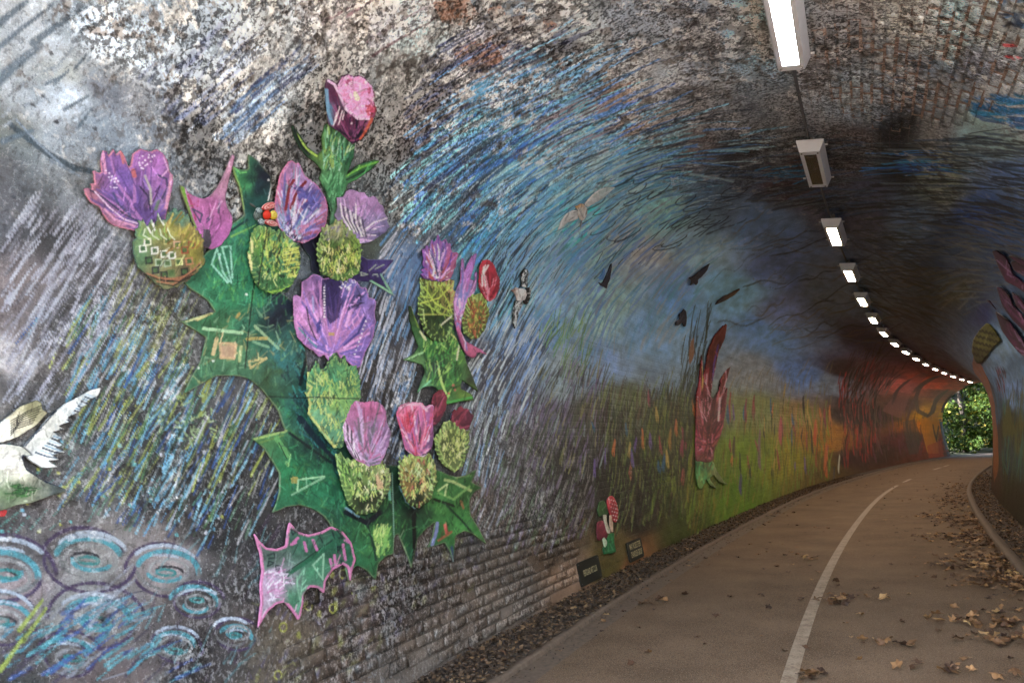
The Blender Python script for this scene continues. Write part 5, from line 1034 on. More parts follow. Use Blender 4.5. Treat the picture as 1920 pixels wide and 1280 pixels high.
for x, y, c in ((530,900,(220,225,200)),(620,915,(236,230,215)),(690,940,(226,220,200)),(750,950,(232,226,210)),(715,840,(190,180,110)),(790,870,(226,170,140)),(845,910,(200,84,56)),(575,990,(60,60,70)),(650,1005,(180,196,160)),(715,1010,(170,190,150)),(800,1000,(200,205,120)),(880,995,(210,130,90)),(625,1065,(70,70,80)),(690,1100,(60,60,70)),(745,1085,(120,140,80)),(845,1075,(60,60,60)),(565,850,(220,215,180)),(900,870,(190,100,60))):
    q = z2([(x-24,y-20),(x+22,y-24),(x+26,y+20),(x-20,y+26),(x-24,y-20)]); b.blob(q[:4], (60,130,70), .7); b.line(q, 2.6, c)
for k in range(26): r = b.r; x, y = r.uniform(680, 960), r.uniform(660, 940); b.line(z2([(x,y),(x+r.uniform(10,50),y-r.uniform(30,70))]), 3.4, [(190,180,60),(150,150,50),(176,130,50),(210,190,90)][k % 4])
for k in range(8): b.line(z2([(520+k*28, 760-abs(k-3)*4),(500+k*34, 800),(560+k*30, 830)]), 2.2, [(150,190,90),(210,220,180)][k % 2])
for p in ([(560,1090),(700,1140),(860,1110),(970,1000)], [(640,1150),(760,1170),(900,1090)], [(640,1120),(800,1140),(930,1050)]): b.line(z2(p), 3, (190,120,80)); b.line(z2([(q[0], q[1] + 14) for q in p]), 2, (50,56,50))
for i, p in enumerate(([(545,690),(590,780)], [(600,680),(620,760)], [(650,640),(690,720)])): b.line(z2(p), 5, (226,226,205), w1=3)
b.rim((70,120,110), 1.6, .5).build()
# middle column: bulb under the red striped flower, striped flower, pale fan flower, its bulb
b = bulb(z4([(430,480),(455,440),(470,430),(500,445),(530,440),(560,470),(590,460),(620,480),(650,520),(690,545),(700,620),(690,700),(650,770),(560,825),(500,800),(460,780),(430,700),(410,600)]), [at_(z4, 480, 560, (110,150,60)), at_(z4, 560, 560, (90,150,80)), at_(z4, 640, 640, (60,90,50)), at_(z4, 560, 720, (70,140,70)), at_(z4, 470, 700, (70,130,84)), at_(z4, 600, 480, (110,160,110))], z4([(450,470),(650,520),(680,700),(500,780)]), 46, [(180,200,80),(120,190,110),(210,215,130),(30,70,60)])
b.hatch(z4([(440,470),(640,500),(680,720),(470,740)]), 150, 80, (6, 20), (1.5, 4), [(140,190,60),(90,160,60),(60,150,110),(200,205,90),(30,60,50),(180,180,70)], 26)
b.hatch(z4([(590,560),(690,560),(680,720),(600,740)]), 26, 10, (10, 24), (2, 4), [(210,210,90),(190,190,70)], 8); b.line(z4([(500,820),(600,800),(660,770)]), 4, (150,200,60))
for x, y, l in ((425,520,60), (412,600,60), (420,640,44)): b.line(z4([(x,y),(x,y+l)]), 4.5, (210,200,130), 1, 0)
b.line(z4([(512,440),(495,560),(470,700),(458,790)]), 1.8, (20,26,24), 1, 0); b.build()
b = flower(z4([(575,250),(590,180),(600,130),(625,90),(650,60),(665,55),(690,75),(705,70),(740,150),(800,190),(850,260),(867,330),(855,420),(800,490),(730,530),(650,510),(600,450),(575,400),(565,330)]), z4([(650,500)])[0], [at_(z4, 620, 200, (190,110,150)), at_(z4, 680, 200, (160,130,180)), at_(z4, 750, 270, (90,80,160)), at_(z4, 820, 350, (180,110,150)), at_(z4, 700, 420, (160,110,170)), at_(z4, 760, 470, (90,80,150)), at_(z4, 600, 350, (180,110,170))], [(200,110,150), (110,90,170), (170,140,200), (214,130,160), (90,100,180), (200,190,214), (190,84,110), (120,160,180)], 130, (2.5, 6), rim=(206,104,140), label='oval pink and violet flower head with dark red stripes')
for p in ([(672,165),(645,210),(625,335)], [(740,175),(690,230),(655,330)]): b.line(z4(p), 5.5, (160,30,44), 1, 0)
b.hatch(z4([(690,210),(800,250),(820,330),(720,340)]), 30, 70, (8, 20), (4, 8), [(84,80,160),(100,96,180),(70,64,140)], 50); b.hatch(z4([(570,420),(650,400),(720,520),(620,510)]), 34, 60, (6, 16), (2, 5), [(36,34,70),(210,200,220),(150,180,200),(60,50,100)], 22); b.dots([z4([(540,172)])[0]], 3, (230,230,220)); b.build()
b = flower(z4([(930,330),(925,270),(960,265),(985,230),(1010,220),(1050,240),(1075,235),(1100,270),(1145,260),(1160,300),(1190,320),(1190,355),(1212,380),(1205,410),(1225,430),(1190,470),(1110,520),(1050,530),(980,470),(930,400),(910,370)]), z4([(1010,500)])[0], [at_(z4, 1020, 300, (186,130,180)), at_(z4, 1120, 350, (176,126,176)), at_(z4, 1060, 450, (150,120,180)), at_(z4, 1160, 440, (120,110,150)), at_(z4, 950, 350, (120,110,130))], [(220,200,226), (190,140,190), (140,120,160), (90,84,130), (214,170,210)], 90, (1.5, 4), label='pale lilac fan shaped flower head leaning right')
for i in range(10): b.line(z4([(940 + i * 14, 300 + i * 10), (950 + i * 14, 370 + i * 8), (1000 + i * 10, 450 + i * 5)]), 2, [(226,214,226),(60,56,80)][i % 2])
b.build()
b = bulb(z4([(805,570),(820,510),(835,450),(860,430),(890,430),(910,405),(945,400),(970,440),(1010,480),(1040,510),(1050,560),(1048,620),(1040,700),(960,745),(900,735),(830,705),(815,640)]), [at_(z4, 900, 460, (150,150,110)), at_(z4, 880, 560, (90,130,50)), at_(z4, 1000, 560, (130,160,60)), at_(z4, 880, 660, (60,100,60)), at_(z4, 980, 680, (90,130,50))], z4([(820,540),(1040,540),(1030,700),(830,690)]), 80, [(200,205,80),(226,220,140),(40,70,40),(150,190,80),(24,44,36),(190,160,90)])
b.hatch(z4([(820,540),(1040,540),(1040,700),(830,700)]), 60, 85, (6, 14), (1.5, 3), [(180,196,70),(30,64,40),(120,160,60),(220,210,120)], 26); b.hatch(z4([(840,450),(960,420),(1000,500),(830,520)]), 30, 60, (6, 16), (2, 4), [(180,170,130),(130,110,150),(150,150,90)], 20); b.build()
# big violet flower in the middle
VF = z4([(675,880),(672,840),(690,830),(720,850),(722,800),(725,750),(750,745),(780,715),(810,715),(840,740),(930,725),(990,735),(1030,750),(1055,790),(1090,790),(1100,850),(1125,850),(1145,870),(1132,930),(1142,980),(1125,1080),(1080,1160),(1055,1240),(1020,1250),(990,1220),(960,1190),(940,1195),(920,1150),(900,1190),(880,1220),(850,1170),(820,1190),(790,1150),(750,1130),(700,1080),(680,1000)])
b = flower(VF, z4([(890,1180)])[0], [at_(z4, 740, 850, (190,124,180)), at_(z4, 720, 980, (196,120,170)), at_(z4, 860, 800, (60,44,104)), at_(z4, 880, 900, (64,46,110)), at_(z4, 960, 860, (90,80,150)), at_(z4, 1020, 830, (120,110,180)), at_(z4, 1080, 950, (150,110,180)), at_(z4, 900, 1040, (180,110,160)), at_(z4, 850, 1080, (150,104,170)), at_(z4, 1060, 1080, (140,100,180)), at_(z4, 1000, 1180, (110,84,160))], [(200,130,180), (150,110,190), (180,110,160), (110,90,170), (214,150,200)], 90, (2.5, 6), rim=(176,110,160), label='big violet and pink flower head in the middle of the thistle')
b.blob(z4([(830,740),(930,735),(950,800),(940,880),(930,960),(880,1000),(850,930),(830,850)]), (56,40,100), .8); b.dots(z4([(846, 785 + i * 17) for i in range(11)]), 3, (236,230,240)); b.dots(z4([(1085 - i * 8, 980 + i * 24) for i in range(9)]), 2.6, (230,220,240)); b.hatch(z4([(1020,820),(1070,840),(1050,900),(960,940)]), 30, 20, (3, 8), (2, 4), [(40,34,80),(60,50,110)], 40); b.line(z4([(1080,960),(1040,1050),(960,1120)]), 5, (60,56,140), w1=3); b.line(z4([(745,900),(760,1000),(800,1090)]), 2.4, (40,40,60)); b.line(z4([(700,1020),(750,1080),(800,1130)]), 3, (70,150,150)); b.line(z4([(780,840),(785,930)]), 3, (150,150,190)); b.hatch(z4([(800,990),(825,990),(820,1060),(805,1060)]), 16, 80, (5, 12), (2, 3), [(60,60,150)], 20)
b.hatch(z4([(930,730),(1030,750),(1000,800),(940,800)]), 24, 80, (5, 12), (1.5, 3), [(230,220,235),(50,44,90),(110,110,180)], 30); b.blob(z4([(870,1045),(905,1045),(905,1065),(872,1065)]), (190,150,70), .9); b.build()
# tall pale bulb under it
TB = z5([(340,75),(352,40),(370,90),(392,80),(415,30),(440,5),(455,50),(480,20),(490,70),(530,70),(545,130),(550,215),(530,235),(500,290),(480,340),(470,440),(430,445),(310,290),(320,240),(305,200),(310,110)])
b = bulb(TB, [at_(z5, 400, 130, (70,150,100)), at_(z5, 480, 150, (110,160,84)), at_(z5, 350, 220, (80,160,104)), at_(z5, 450, 240, (130,170,80)), at_(z5, 420, 350, (90,150,110)), at_(z5, 350, 300, (110,170,120)), at_(z5, 520, 120, (60,130,84))], z5([(330,100),(530,100),(530,230),(460,380),(330,260)]), 70, [(180,190,80),(150,190,90),(50,110,80),(200,205,110)], size=(9, 18), label='tall pale green bulb outlined in yellow')
b.line(z5([(345,0),(320,60),(295,150),(325,165),(305,200),(320,240),(310,285),(430,440),(440,430)]), 3.6, (190,186,96)); b.line(z5([(345,75),(352,30),(370,90),(390,85),(415,30),(440,10),(455,50),(480,20)]), 2, (34,36,70)); b.line(z5([(305,212),(545,218)]), 1.6, (20,40,34), 1, 0); b.build()
# two pink buds low down and their bulbs, dark red pair
b = flower(z5([(470,350),(490,300),(510,250),(530,228),(560,240),(600,232),(640,240),(665,270),(672,330),(687,370),(680,430),(660,480),(640,520),(590,530),(530,500),(500,460),(480,410)]), z5([(580,520)])[0], [at_(z5, 600, 280, (184,84,124)), at_(z5, 560, 370, (180,100,140)), at_(z5, 620, 380, (140,110,150)), at_(z5, 520, 420, (150,120,140)), at_(z5, 650, 420, (160,110,150))], [(190,90,130), (170,130,170), (200,110,150), (110,110,110), (190,150,180)], 80, (2, 5), h=H0 + .034, label='dusty pink bud, left of the low pair')
b.blob(z5([(560,330),(610,320),(630,360),(600,400),(560,380)]), (120,110,110), .6, .4)
for i in range(5): b.line(z5([(480 + i * 9, 330 + i * 12), (482 + i * 9, 400 + i * 10), (520 + i * 8, 480 + i * 5)]), 2.4, [(210,170,190),(50,44,56)][i % 2])
b.build()
b = flower(z5([(720,290),(735,255),(760,240),(800,235),(835,238),(855,262),(870,245),(892,250),(885,340),(890,400),(880,450),(850,485),(800,480),(760,450),(750,400),(735,340)]), z5([(820,480)])[0], [at_(z5, 780, 270, (226,104,130)), at_(z5, 750, 340, (214,70,100)), at_(z5, 820, 370, (190,90,130)), at_(z5, 870, 330, (170,90,150)), at_(z5, 860, 430, (110,70,110))], [(230,120,140), (214,60,90), (190,90,140), (150,90,150), (60,44,60), (240,170,180)], 80, (2, 4), h=H0 + .034, label='bright coral pink bud, right of the low pair')
b.hatch(z5([(740,290),(800,290),(790,380),(750,370)]), 18, 85, (8, 22), (2, 3), [(206,30,60),(190,30,50)], 8); b.line(z5([(735,262),(760,246),(830,242),(860,275)]), 4, (238,150,160)); b.build()
for pts, lab in (([(893,250),(905,200),(930,178),(945,175),(965,210),(955,270),(930,320),(905,345),(885,335)], None), ([(985,310),(1000,265),(1012,275),(1030,250),(1045,268),(1060,262),(1072,285),(1090,290),(1078,320),(1065,355),(1020,365),(985,355)], None)):
    b = Board('flower_head', z5(pts), H0 + .01, [at_(z5, *pts[3], (110,30,44)), at_(z5, *pts[7], (90,30,50))], great, **({'label': lab} if lab else {})); b.fan(z5([pts[-1]])[0], 30, [(130,36,54), (80,24,40), (150,60,80)], (2, 4)).build()
bulb(z5([(440,480),(465,470),(480,500),(530,505),(560,500),(600,520),(650,505),(672,540),(692,580),(680,650),(620,740),(540,752),(500,700),(470,620),(450,540)]), [at_(z5, 560, 560, (120,140,60)), at_(z5, 640, 560, (150,150,90)), at_(z5, 580, 680, (40,50,34)), at_(z5, 500, 580, (110,150,70)), at_(z5, 630, 650, (70,80,50))], z5([(470,500),(670,530),(650,660),(520,700)]), 80, [(190,200,90),(30,50,34),(220,200,140),(120,160,70),(150,180,110)]).hatch(z5([(450,490),(500,520),(520,640),(470,600)]), 36, 110, (6, 16), (2, 3), [(150,190,80),(40,90,50)], 14).blob(z5([(620,570),(640,565),(660,630),(630,640)]), (200,150,110), .8, .3).build()
bulb(z5([(740,490),(745,520),(765,480),(775,500),(790,455),(805,490),(830,465),(850,480),(870,470),(897,520),(902,600),(880,680),(820,722),(770,690),(745,620),(735,555)]), [at_(z5, 820, 540, (150,150,70)), at_(z5, 780, 600, (150,110,50)), at_(z5, 860, 620, (90,100,50)), at_(z5, 810, 680, (40,50,36))], z5([(750,500),(890,510),(880,640),(790,680)]), 70, [(210,210,100),(40,60,40),(226,170,90),(130,170,70),(180,190,130),(200,90,80)]).build()
bulb(z5([(940,330),(960,322),(985,332),(1020,362),(1055,372),(1052,440),(1030,520),(990,556),(940,520),(910,460),(900,400),(925,370)]), [at_(z5, 980, 420, (120,130,60)), at_(z5, 1020, 480, (90,100,50)), at_(z5, 940, 400, (100,110,50))], z5([(930,350),(1040,380),(1030,500),(950,510)]), 60, [(180,180,90),(60,80,40),(150,160,70),(200,190,110)], size=(4, 8)).line(z5([(925,380),(915,440),(945,510),(985,545)]), 2, (150,160,80)).build()
# ---- smaller thistle to the right
small = empty('thistle_cutout', label='smaller thistle cut-out to the right, with one violet tuft and one crimson oval flower', cat='thistle cut-out', group='thistle cut-outs on the wall')
b = Board('leaf_board', z6([(125,440),(135,445),(150,490),(180,560),(200,600),(230,620),(310,640),(325,575),(340,560),(365,565),(390,640),(430,710),(440,760),(470,830),(505,915),(460,885),(415,850),(405,900),(440,915),(470,930),(480,962),(400,970),(330,988),(300,930),(270,890),(240,885),(200,890),(168,925),(185,880),(215,810),(200,768),(150,755),(92,742),(150,710),(178,670),(150,600),(130,530)]), H0, [at_(z6, 240, 700, (40,120,50)), at_(z6, 300, 750, (30,90,44)), at_(z6, 260, 780, (44,40,70)), at_(z6, 140, 480, (50,70,30)), at_(z6, 400, 720, (90,140,60)), at_(z6, 340, 850, (50,120,50)), at_(z6, 430, 940, (90,120,40)), at_(z6, 150, 740, (90,130,70)), at_(z6, 220, 870, (80,130,80)), at_(z6, 450, 850, (50,60,40))], small)
b.hatch(z6([(180,600),(400,620),(420,850),(330,960),(220,860)]), 130, 75, (8, 24), (2, 4), [(60,150,60),(24,80,40),(110,160,60),(150,180,80),(30,60,36)], 24, .7)
for p, w, c in (([(185,585),(215,630)], 4, (206,190,110)), ([(285,790),(300,860),(325,925)], 4, (150,190,80)), ([(400,650),(385,740)], 3, (190,190,120)), ([(100,742),(200,700)], 3, (130,170,110)), ([(180,910),(240,855)], 3, (110,180,130)), ([(330,975),(470,945)], 4, (60,150,60)), ([(355,600),(410,650)], 3, (170,170,90)), ([(140,455),(175,560)], 4, (110,140,40))): b.line(z6(p), w, c)
b.dots(z6([(365,880),(375,905),(340,925)]), 4, (180,80,70)); b.rim((50,70,40), 1.6, .5).build()
bulb(z6([(180,298),(205,290),(230,305),(300,310),(330,300),(365,310),(355,350),(370,380),(358,420),(365,480),(350,570),(310,640),(240,625),(200,570),(175,480),(172,415),(190,370)]), [at_(z6, 230, 380, (90,110,40)), at_(z6, 300, 350, (130,120,50)), at_(z6, 250, 500, (50,80,36)), at_(z6, 300, 550, (40,80,44)), at_(z6, 340, 340, (190,140,90))], z6([(190,320),(350,320),(340,560),(230,580)]), 30, [(150,170,60),(40,60,30)], parent=small, h=H0 + .012, label='slim bulb netted with yellow-green lines').line(z6([(200,340),(260,430),(340,470)]), 2.6, (160,176,60)).line(z6([(190,420),(280,480),(340,500)]), 2.4, (150,170,60)).line(z6([(350,330),(280,400),(180,430)]), 2.4, (170,180,60)).line(z6([(300,320),(240,400),(180,390)]), 2.2, (160,176,60)).line(z6([(360,400),(300,490),(200,490)]), 2.4, (150,150,60)).line(z6([(280,330),(330,420),(350,480)]), 2.4, (160,170,60)).line(z6([(220,310),(215,400),(250,490)]), 2.2, (150,170,60)).line(z6([(290,550),(350,500)]), 2.6, (210,190,140)).build()
b = flower(z6([(178,265),(200,262),(180,243),(205,235),(190,210),(200,185),(188,130),(205,135),(215,108),(228,135),(240,80),(252,100),(262,95),(275,48),(285,90),(295,95),(315,75),(325,105),(340,100),(345,150),(385,150),(368,190),(372,215),(355,250),(345,290),(300,308),(230,302),(195,290)]), z6([(270,300)])[0], [at_(z6, 230, 150, (150,90,170)), at_(z6, 280, 200, (90,60,140)), at_(z6, 340, 200, (190,90,120)), at_(z6, 320, 260, (180,100,120)), at_(z6, 210, 250, (140,80,160))], [(170,110,190), (90,60,150), (200,150,200), (110,70,160), (230,200,220), (190,70,60), (60,44,110)], 80, (2, 4.5), parent=small, h=H0 + .018, label='violet bristly tuft flower head'); b.build()
b = Board('flower_head', z6([(365,480),(360,430),(370,380),(385,340),(400,300),(402,240),(405,190),(414,183),(420,260),(440,210),(460,175),(488,153),(472,230),(450,300),(478,310),(476,262),(488,260),(485,340),(470,380),(440,420),(425,470),(405,510),(400,580),(430,640),(470,660),(510,680),(547,712),(490,695),(475,732),(430,712),(410,670),(385,600),(370,540)]), H0 + .016, [at_(z6, 430, 250, (170,100,170)), at_(z6, 400, 400, (190,130,170)), at_(z6, 450, 340, (130,90,130)), at_(z6, 390, 550, (180,80,120)), at_(z6, 440, 680, (190,80,110)), at_(z6, 410, 360, (90,100,150))], small, label='ribbon-like lilac petal curling round the second bulb'); b.fan(z6([(390,520)])[0], 40, [(200,130,190), (110,110,170), (180,90,150), (214,170,200)], (2, 4)).rim((120,60,100), 1.6, .6).build()
bulb(z6([(430,440),(440,400),(460,385),(480,390),(500,372),(520,385),(540,400),(535,430),(548,470),(540,520),(530,560),(490,622),(450,620),(415,590),(408,520)]), [at_(z6, 470, 480, (130,80,40)), at_(z6, 450, 560, (80,90,40)), at_(z6, 520, 440, (110,130,50)), at_(z6, 440, 420, (110,120,50))], z6([(430,420),(530,420),(520,560),(440,580)]), 60, [(160,50,36),(170,160,60),(190,90,50),(90,120,44),(120,40,30)], parent=small, h=H0 + .022, size=(4, 8), label='bulb flecked with brick red and yellow').build()
b = flower(z6([(497,300),(500,230),(510,205),(525,192),(545,188),(575,210),(590,260),(607,300),(603,350),(580,400),(548,418),(520,390),(498,340)]), z6([(550,400)])[0], [at_(z6, 540, 250, (170,30,50)), at_(z6, 580, 330, (130,24,40)), at_(z6, 530, 350, (150,30,50))], [(200,40,60), (120,20,36), (170,30,50), (214,110,120)], 50, (2, 4), parent=small, h=H0 + .026, label='crimson oval flower head')
for p in ([(520,225),(510,280),(512,330)], [(545,215),(520,260),(530,330)], [(530,215),(515,255)]): b.line(z6(p), 2, (236,200,210))
b.build()
# ---- red flame flower deeper in the tunnel
def z7(p): return Z(p, .28122, 1260, 580)
fl = empty('flame_flower_cutout', label='tall crimson flame-like flower cut-out standing in the painted meadow', cat='flower cut-out')
RF = z7([(150,1010),(145,900),(150,800),(150,700),(155,560),(175,480),(180,380),(190,300),(195,400),(200,480),(215,380),(230,280),(270,180),(320,120),(360,90),(345,190),(300,290),(280,400),(262,480),(250,580),(265,600),(300,540),(310,470),(340,420),(380,380),(365,440),(345,500),(340,560),(358,515),(350,640),(340,720),(330,780),(310,850),(280,900),(265,1000),(240,1020)])
b = Board('flower_head', RF, .03, [at_(z7, 200, 600, (118,24,32)), at_(z7, 250, 300, (96,34,22)), at_(z7, 200, 900, (140,44,60)), at_(z7, 320, 600, (110,34,44)), at_(z7, 220, 750, (120,22,34)), at_(z7, 250, 980, (110,60,50))], fl, thick=.01); b.fan(z7([(210,960)])[0], 110, [(140,30,40), (80,18,26), (160,64,74), (100,28,50), (140,70,40)], (1.4, 3), alpha=.9).fan(z7([(230,900)])[0], 90, [(60,14,20),(190,110,110),(96,20,30),(40,12,20)], (1, 2.2), start=(0,.7)).line(z7([(195,380),(196,470),(190,540)]), 2, (170,130,50)).line(z7([(300,230),(270,360),(262,470)]), 2, (60,40,110)).line(z7([(310,590),(300,740)]), 3, (200,130,140)).line(z7([(150,770),(320,775)]), 1.2, (90,20,30), 1, 0).g(.74).build()
b = Board('calyx', z7([(148,1010),(265,1010),(290,1080),(340,1150),(370,1172),(300,1150),(270,1100),(240,1130),(290,1195),(245,1180),(220,1135),(190,1200),(165,1195),(150,1120)]), .028, [at_(z7, 180, 1060, (50,110,50)), at_(z7, 260, 1080, (90,84,44)), at_(z7, 200, 1150, (80,100,40))], fl); b.hatch(z7([(150,1010),(270,1010),(250,1150),(160,1190)]), 30, 80, (6, 16), (2, 3), [(60,130,70),(110,110,44),(40,80,40)], 16).line(z7([(275,1000),(300,1090),(365,1170)]), 2, (16,20,16)).line(z7([(220,1140),(235,1175),(300,1195)]), 2, (16,20,16)).build()
# ---- little strawberry-topped figure of leaves near the signs
def z8(p): return Z(p, .17182, 1060, 900)
bt_ = empty('strawberry_cutout', label='small cut-out with a dotted red cap and green leaves, above the two signs', cat='flower cut-out')
Board('cap', z8([(430,230),(450,185),(480,170),(510,190),(540,260),(555,340),(550,420),(530,465),(500,450),(470,390),(445,320)]), .03, [at_(z8, 490, 300, (160,24,30)), at_(z8, 530, 400, (130,20,26))], bt_, step=1.0).dots(z8([(450+r_*26+c_*12, 210+r_*8+c_*44) for r_ in range(4) for c_ in range(6)]), 1.6, (214,150,130)).build()
Board('leaf', z8([(330,330),(350,240),(400,220),(430,280),(450,370),(400,380),(350,400)]), .025, [at_(z8, 390, 300, (44,66,28))], bt_, step=1.0).build()
Board('petal', z8([(320,560),(325,470),(345,445),(390,445),(410,500),(440,620),(400,640),(350,660),(325,640)]), .028, [at_(z8, 370, 540, (96,24,32))], bt_, step=1.0).build()
Board('face', z8([(385,375),(420,380),(425,460),(455,540),(460,585),(430,580),(410,500),(395,440)]), .036, [at_(z8, 420, 470, (150,130,100))], bt_, step=1.0).build()
Board('face', z8([(455,385),(475,380),(490,470),(495,570),(470,560),(455,490)]), .036, [at_(z8, 475, 470, (160,120,90))], bt_, step=1.0).build()
Board('leaf', z8([(385,740),(440,690),(430,640),(460,580),(510,580),(510,680),(530,780),(480,800),(400,810)]), .03, [at_(z8, 460, 740, (26,84,40)), at_(z8, 490, 620, (34,100,46))], bt_, step=1.0).build()
Board('petal', z8([(380,640),(395,620),(430,670),(425,710),(405,740),(390,700)]), .034, [at_(z8, 405, 680, (150,150,110))], bt_, step=1.0).build()
# ---- purple petals high on the right wall
def z9(p): return Z(p, .21875, 1780, 420)
pf = empty('purple_flower_cutout', label='dark plum flower cut-out with long petals, high on the right wall at the picture edge', cat='flower cut-out')
for k, pts in enumerate(([(380,215),(420,210),(500,270),(540,340),(560,420),(640,480),(720,560),(700,600),(600,530),(500,480),(440,360)], [(545,310),(600,300),(680,360),(780,470),(760,520),(660,430),(580,380)], [(425,520),(470,530),(540,600),(580,700),(640,760),(760,930),(740,960),(660,900),(560,800),(480,690)], [(560,560),(620,600),(700,700),(780,800),(760,840),(680,760),(600,680)], [(420,730),(470,760),(550,830),(640,950),(760,1130),(740,1180),(620,1080),(560,1010),(480,900)], [(340,620),(380,640),(440,720),(400,680)], [(545,235),(600,240),(700,290),(790,400),(700,340),(600,280)])):
    b = Board('petal', z9(pts), .03 + .006 * k, [at_(z9, *pts[0], (70,30,60)), at_(z9, *pts[len(pts) // 2], (90,24,60))], pf, right=True); b.fan(z9([pts[len(pts) // 2]])[0], 16, [(110,40,80), (60,20,50), (130,90,120)], (2, 4)).rim((20,16,24), 1.5, .7).g(.62).build()
gp = empty('lattice_board', label='small olive and black slatted panel high on the right wall, left of the plum petals', cat='wall panel')
b = Board('panel', z9([(330,840),(360,850),(420,930),(455,990),(380,1060),(280,1190),(235,1180),(200,1080),(215,980),(270,900)]), .03, [at_(z9, 300, 980, (90,84,34)), at_(z9, 260, 1120, (60,56,30))], gp, right=True)
for i in range(6):
    for j in range(6): b.line(z9([(260 + i * 34 - j * 18, 890 + i * 10 + j * 50), (285 + i * 34 - j * 18, 915 + i * 10 + j * 50)]), 3.2, (24,24,20), 1, 0)
b.build()
# ---- birds
wb = empty('bird_cutout', label='large cream bird with spread blue-edged wings, cut by the left picture edge', cat='bird cut-out')
def zA(p): return Z(p, .45326, 0, 700)
b = Board('body', zA([(-60,300),(0,295),(70,305),(110,340),(75,345),(80,390),(150,440),(250,480),(255,490),(200,505),(100,540),(50,545),(0,565),(-60,575)]), .03, [at_(zA, 20, 380, (240,226,204)), at_(zA, 60, 440, (225,212,175)), at_(zA, 20, 500, (110,130,84)), at_(zA, 120, 500, (130,130,100)), at_(zA, 200, 490, (90,96,90))], wb)
b.hatch(zA([(0,460),(120,470),(90,520),(0,520)]), 36, 10, (8, 22), (2, 3.5), [(50,120,50),(80,140,60),(36,84,40)], 10).hatch(zA([(0,340),(60,350),(60,430),(0,430)]), 20, 5, (10, 30), (3, 6), [(226,214,196),(200,184,160)], 6).line(zA([(70,345),(90,400),(170,450),(240,470)]), 4, (40,56,84)).line(zA([(75,345),(100,350)]), 6, (40,56,84)).g(.98).build()
b = Board('wing', zA([(-60,240),(0,190),(60,140),(130,112),(150,125),(150,150),(175,165),(130,215),(60,260),(0,285),(-60,295)]), .034, [at_(zA, 60, 190, (236,214,172)), at_(zA, 0, 240, (240,225,196)), at_(zA, 120, 150, (190,176,120))], wb)
for i in range(7): b.line(zA([(150 - i * 6, 135 + i * 12), (90 - i * 8, 160 + i * 12), (20, 200 + i * 10)]), 1.7, (40,40,36))
b.rim((60,66,70), 1.5, .6).g(.98).build()
b = Board('wing', zA([(70,305),(120,250),(170,190),(240,130),(300,100),(350,70),(392,62),(380,95),(330,120),(345,125),(300,150),(310,160),(250,185),(270,200),(215,220),(240,235),(190,245),(235,270),(200,280),(235,300),(200,310),(245,328),(190,340),(220,360),(170,365),(215,390),(150,395),(110,370),(80,345),(110,340)]), .04, [at_(zA, 120, 280, (240,232,212)), at_(zA, 180, 220, (236,226,206)), at_(zA, 250, 150, (232,228,216)), at_(zA, 130, 350, (232,226,214))], wb)
for i in range(26):
    t = i / 25; x0, y0 = 120 + 210 * t ** .8, 330 - 240 * t; b.line(zA([(x0, y0), (x0 + 50, y0 + 18), (x0 + 88 - 30 * t, y0 + 22)]), 3.2, [(70,104,130),(190,205,214),(46,66,96),(150,180,196)][i % 4])
b.line(zA([(75,305),(140,230),(230,130),(290,98)]), 2.4, (40,60,90)).rim((50,60,80), 1.3, .5).g(.98).build()
Board('leg', zA([(0,565),(10,570),(0,592),(-20,595),(-20,570)]), .03, [at_(zA, 0, 580, (200,20,30))], wb, step=1.5).g(.98).build()
def zB(p): return Z(p, .171875, 880, 420)
wn = empty('plover_cutout', label='small cream-bellied bird with black and white patterned wings, right of the crimson flower', cat='bird cut-out')
Board('body', zB([(430,720),(455,705),(470,685),(495,682),(510,695),(560,690),(590,710),(600,760),(580,820),(540,830),(490,825),(480,770),(455,735)]), .03, [at_(zB, 530, 760, (190,182,160)), at_(zB, 440, 715, (130,70,40))], wn, step=1.0).build()
b = Board('wing', zB([(540,670),(540,560),(560,500),(590,478),(615,490),(625,530),(610,600),(615,660),(605,690),(560,680)]), .026, [at_(zB, 580, 580, (150,150,140))], wn, step=1.0); b.hatch(zB([(545,500),(620,500),(610,680),(550,670)]), 40, 60, (2, 6), (1.5, 3), [(20,20,22),(40,40,44)], 30).rim((16,16,18), 1.3, 1).build()
b = Board('wing', zB([(475,830),(555,825),(545,890),(510,950),(510,1000),(490,1100),(470,1140),(455,1080),(450,1000),(460,900)]), .026, [at_(zB, 490, 950, (140,140,132))], wn, step=1.0); b.hatch(zB([(460,840),(550,835),(500,1050),(460,1080)]), 40, 60, (2, 6), (1.5, 3), [(20,20,22),(40,40,44)], 30).rim((16,16,18), 1.3, 1).build()
Board('tail', zB([(600,700),(640,682),(655,720),(645,800),(620,860),(590,872),(570,840),(590,790)]), .022, [at_(zB, 620, 780, (22,20,22))], wn, step=1.0).hatch(zB([(590,700),(650,700),(620,860)]), 8, 10, (3, 6), (1, 2), [(110,100,90)], 20).build()
def zC(p): return Z(p, .26563, 960, 320)
gl = empty('gull_cutout', label='white gull with outspread wings gliding in the blue sweep of the vault', cat='bird cut-out')
Board('body', zC([(430,245),(455,235),(470,222),(495,225),(515,250),(520,290),(505,320),(485,345),(462,330),(448,295),(455,268)]), .028, [at_(zC, 485, 290, (240,240,236)), at_(zC, 440, 248, (180,120,40))], gl, step=1.2).g(.95).build()
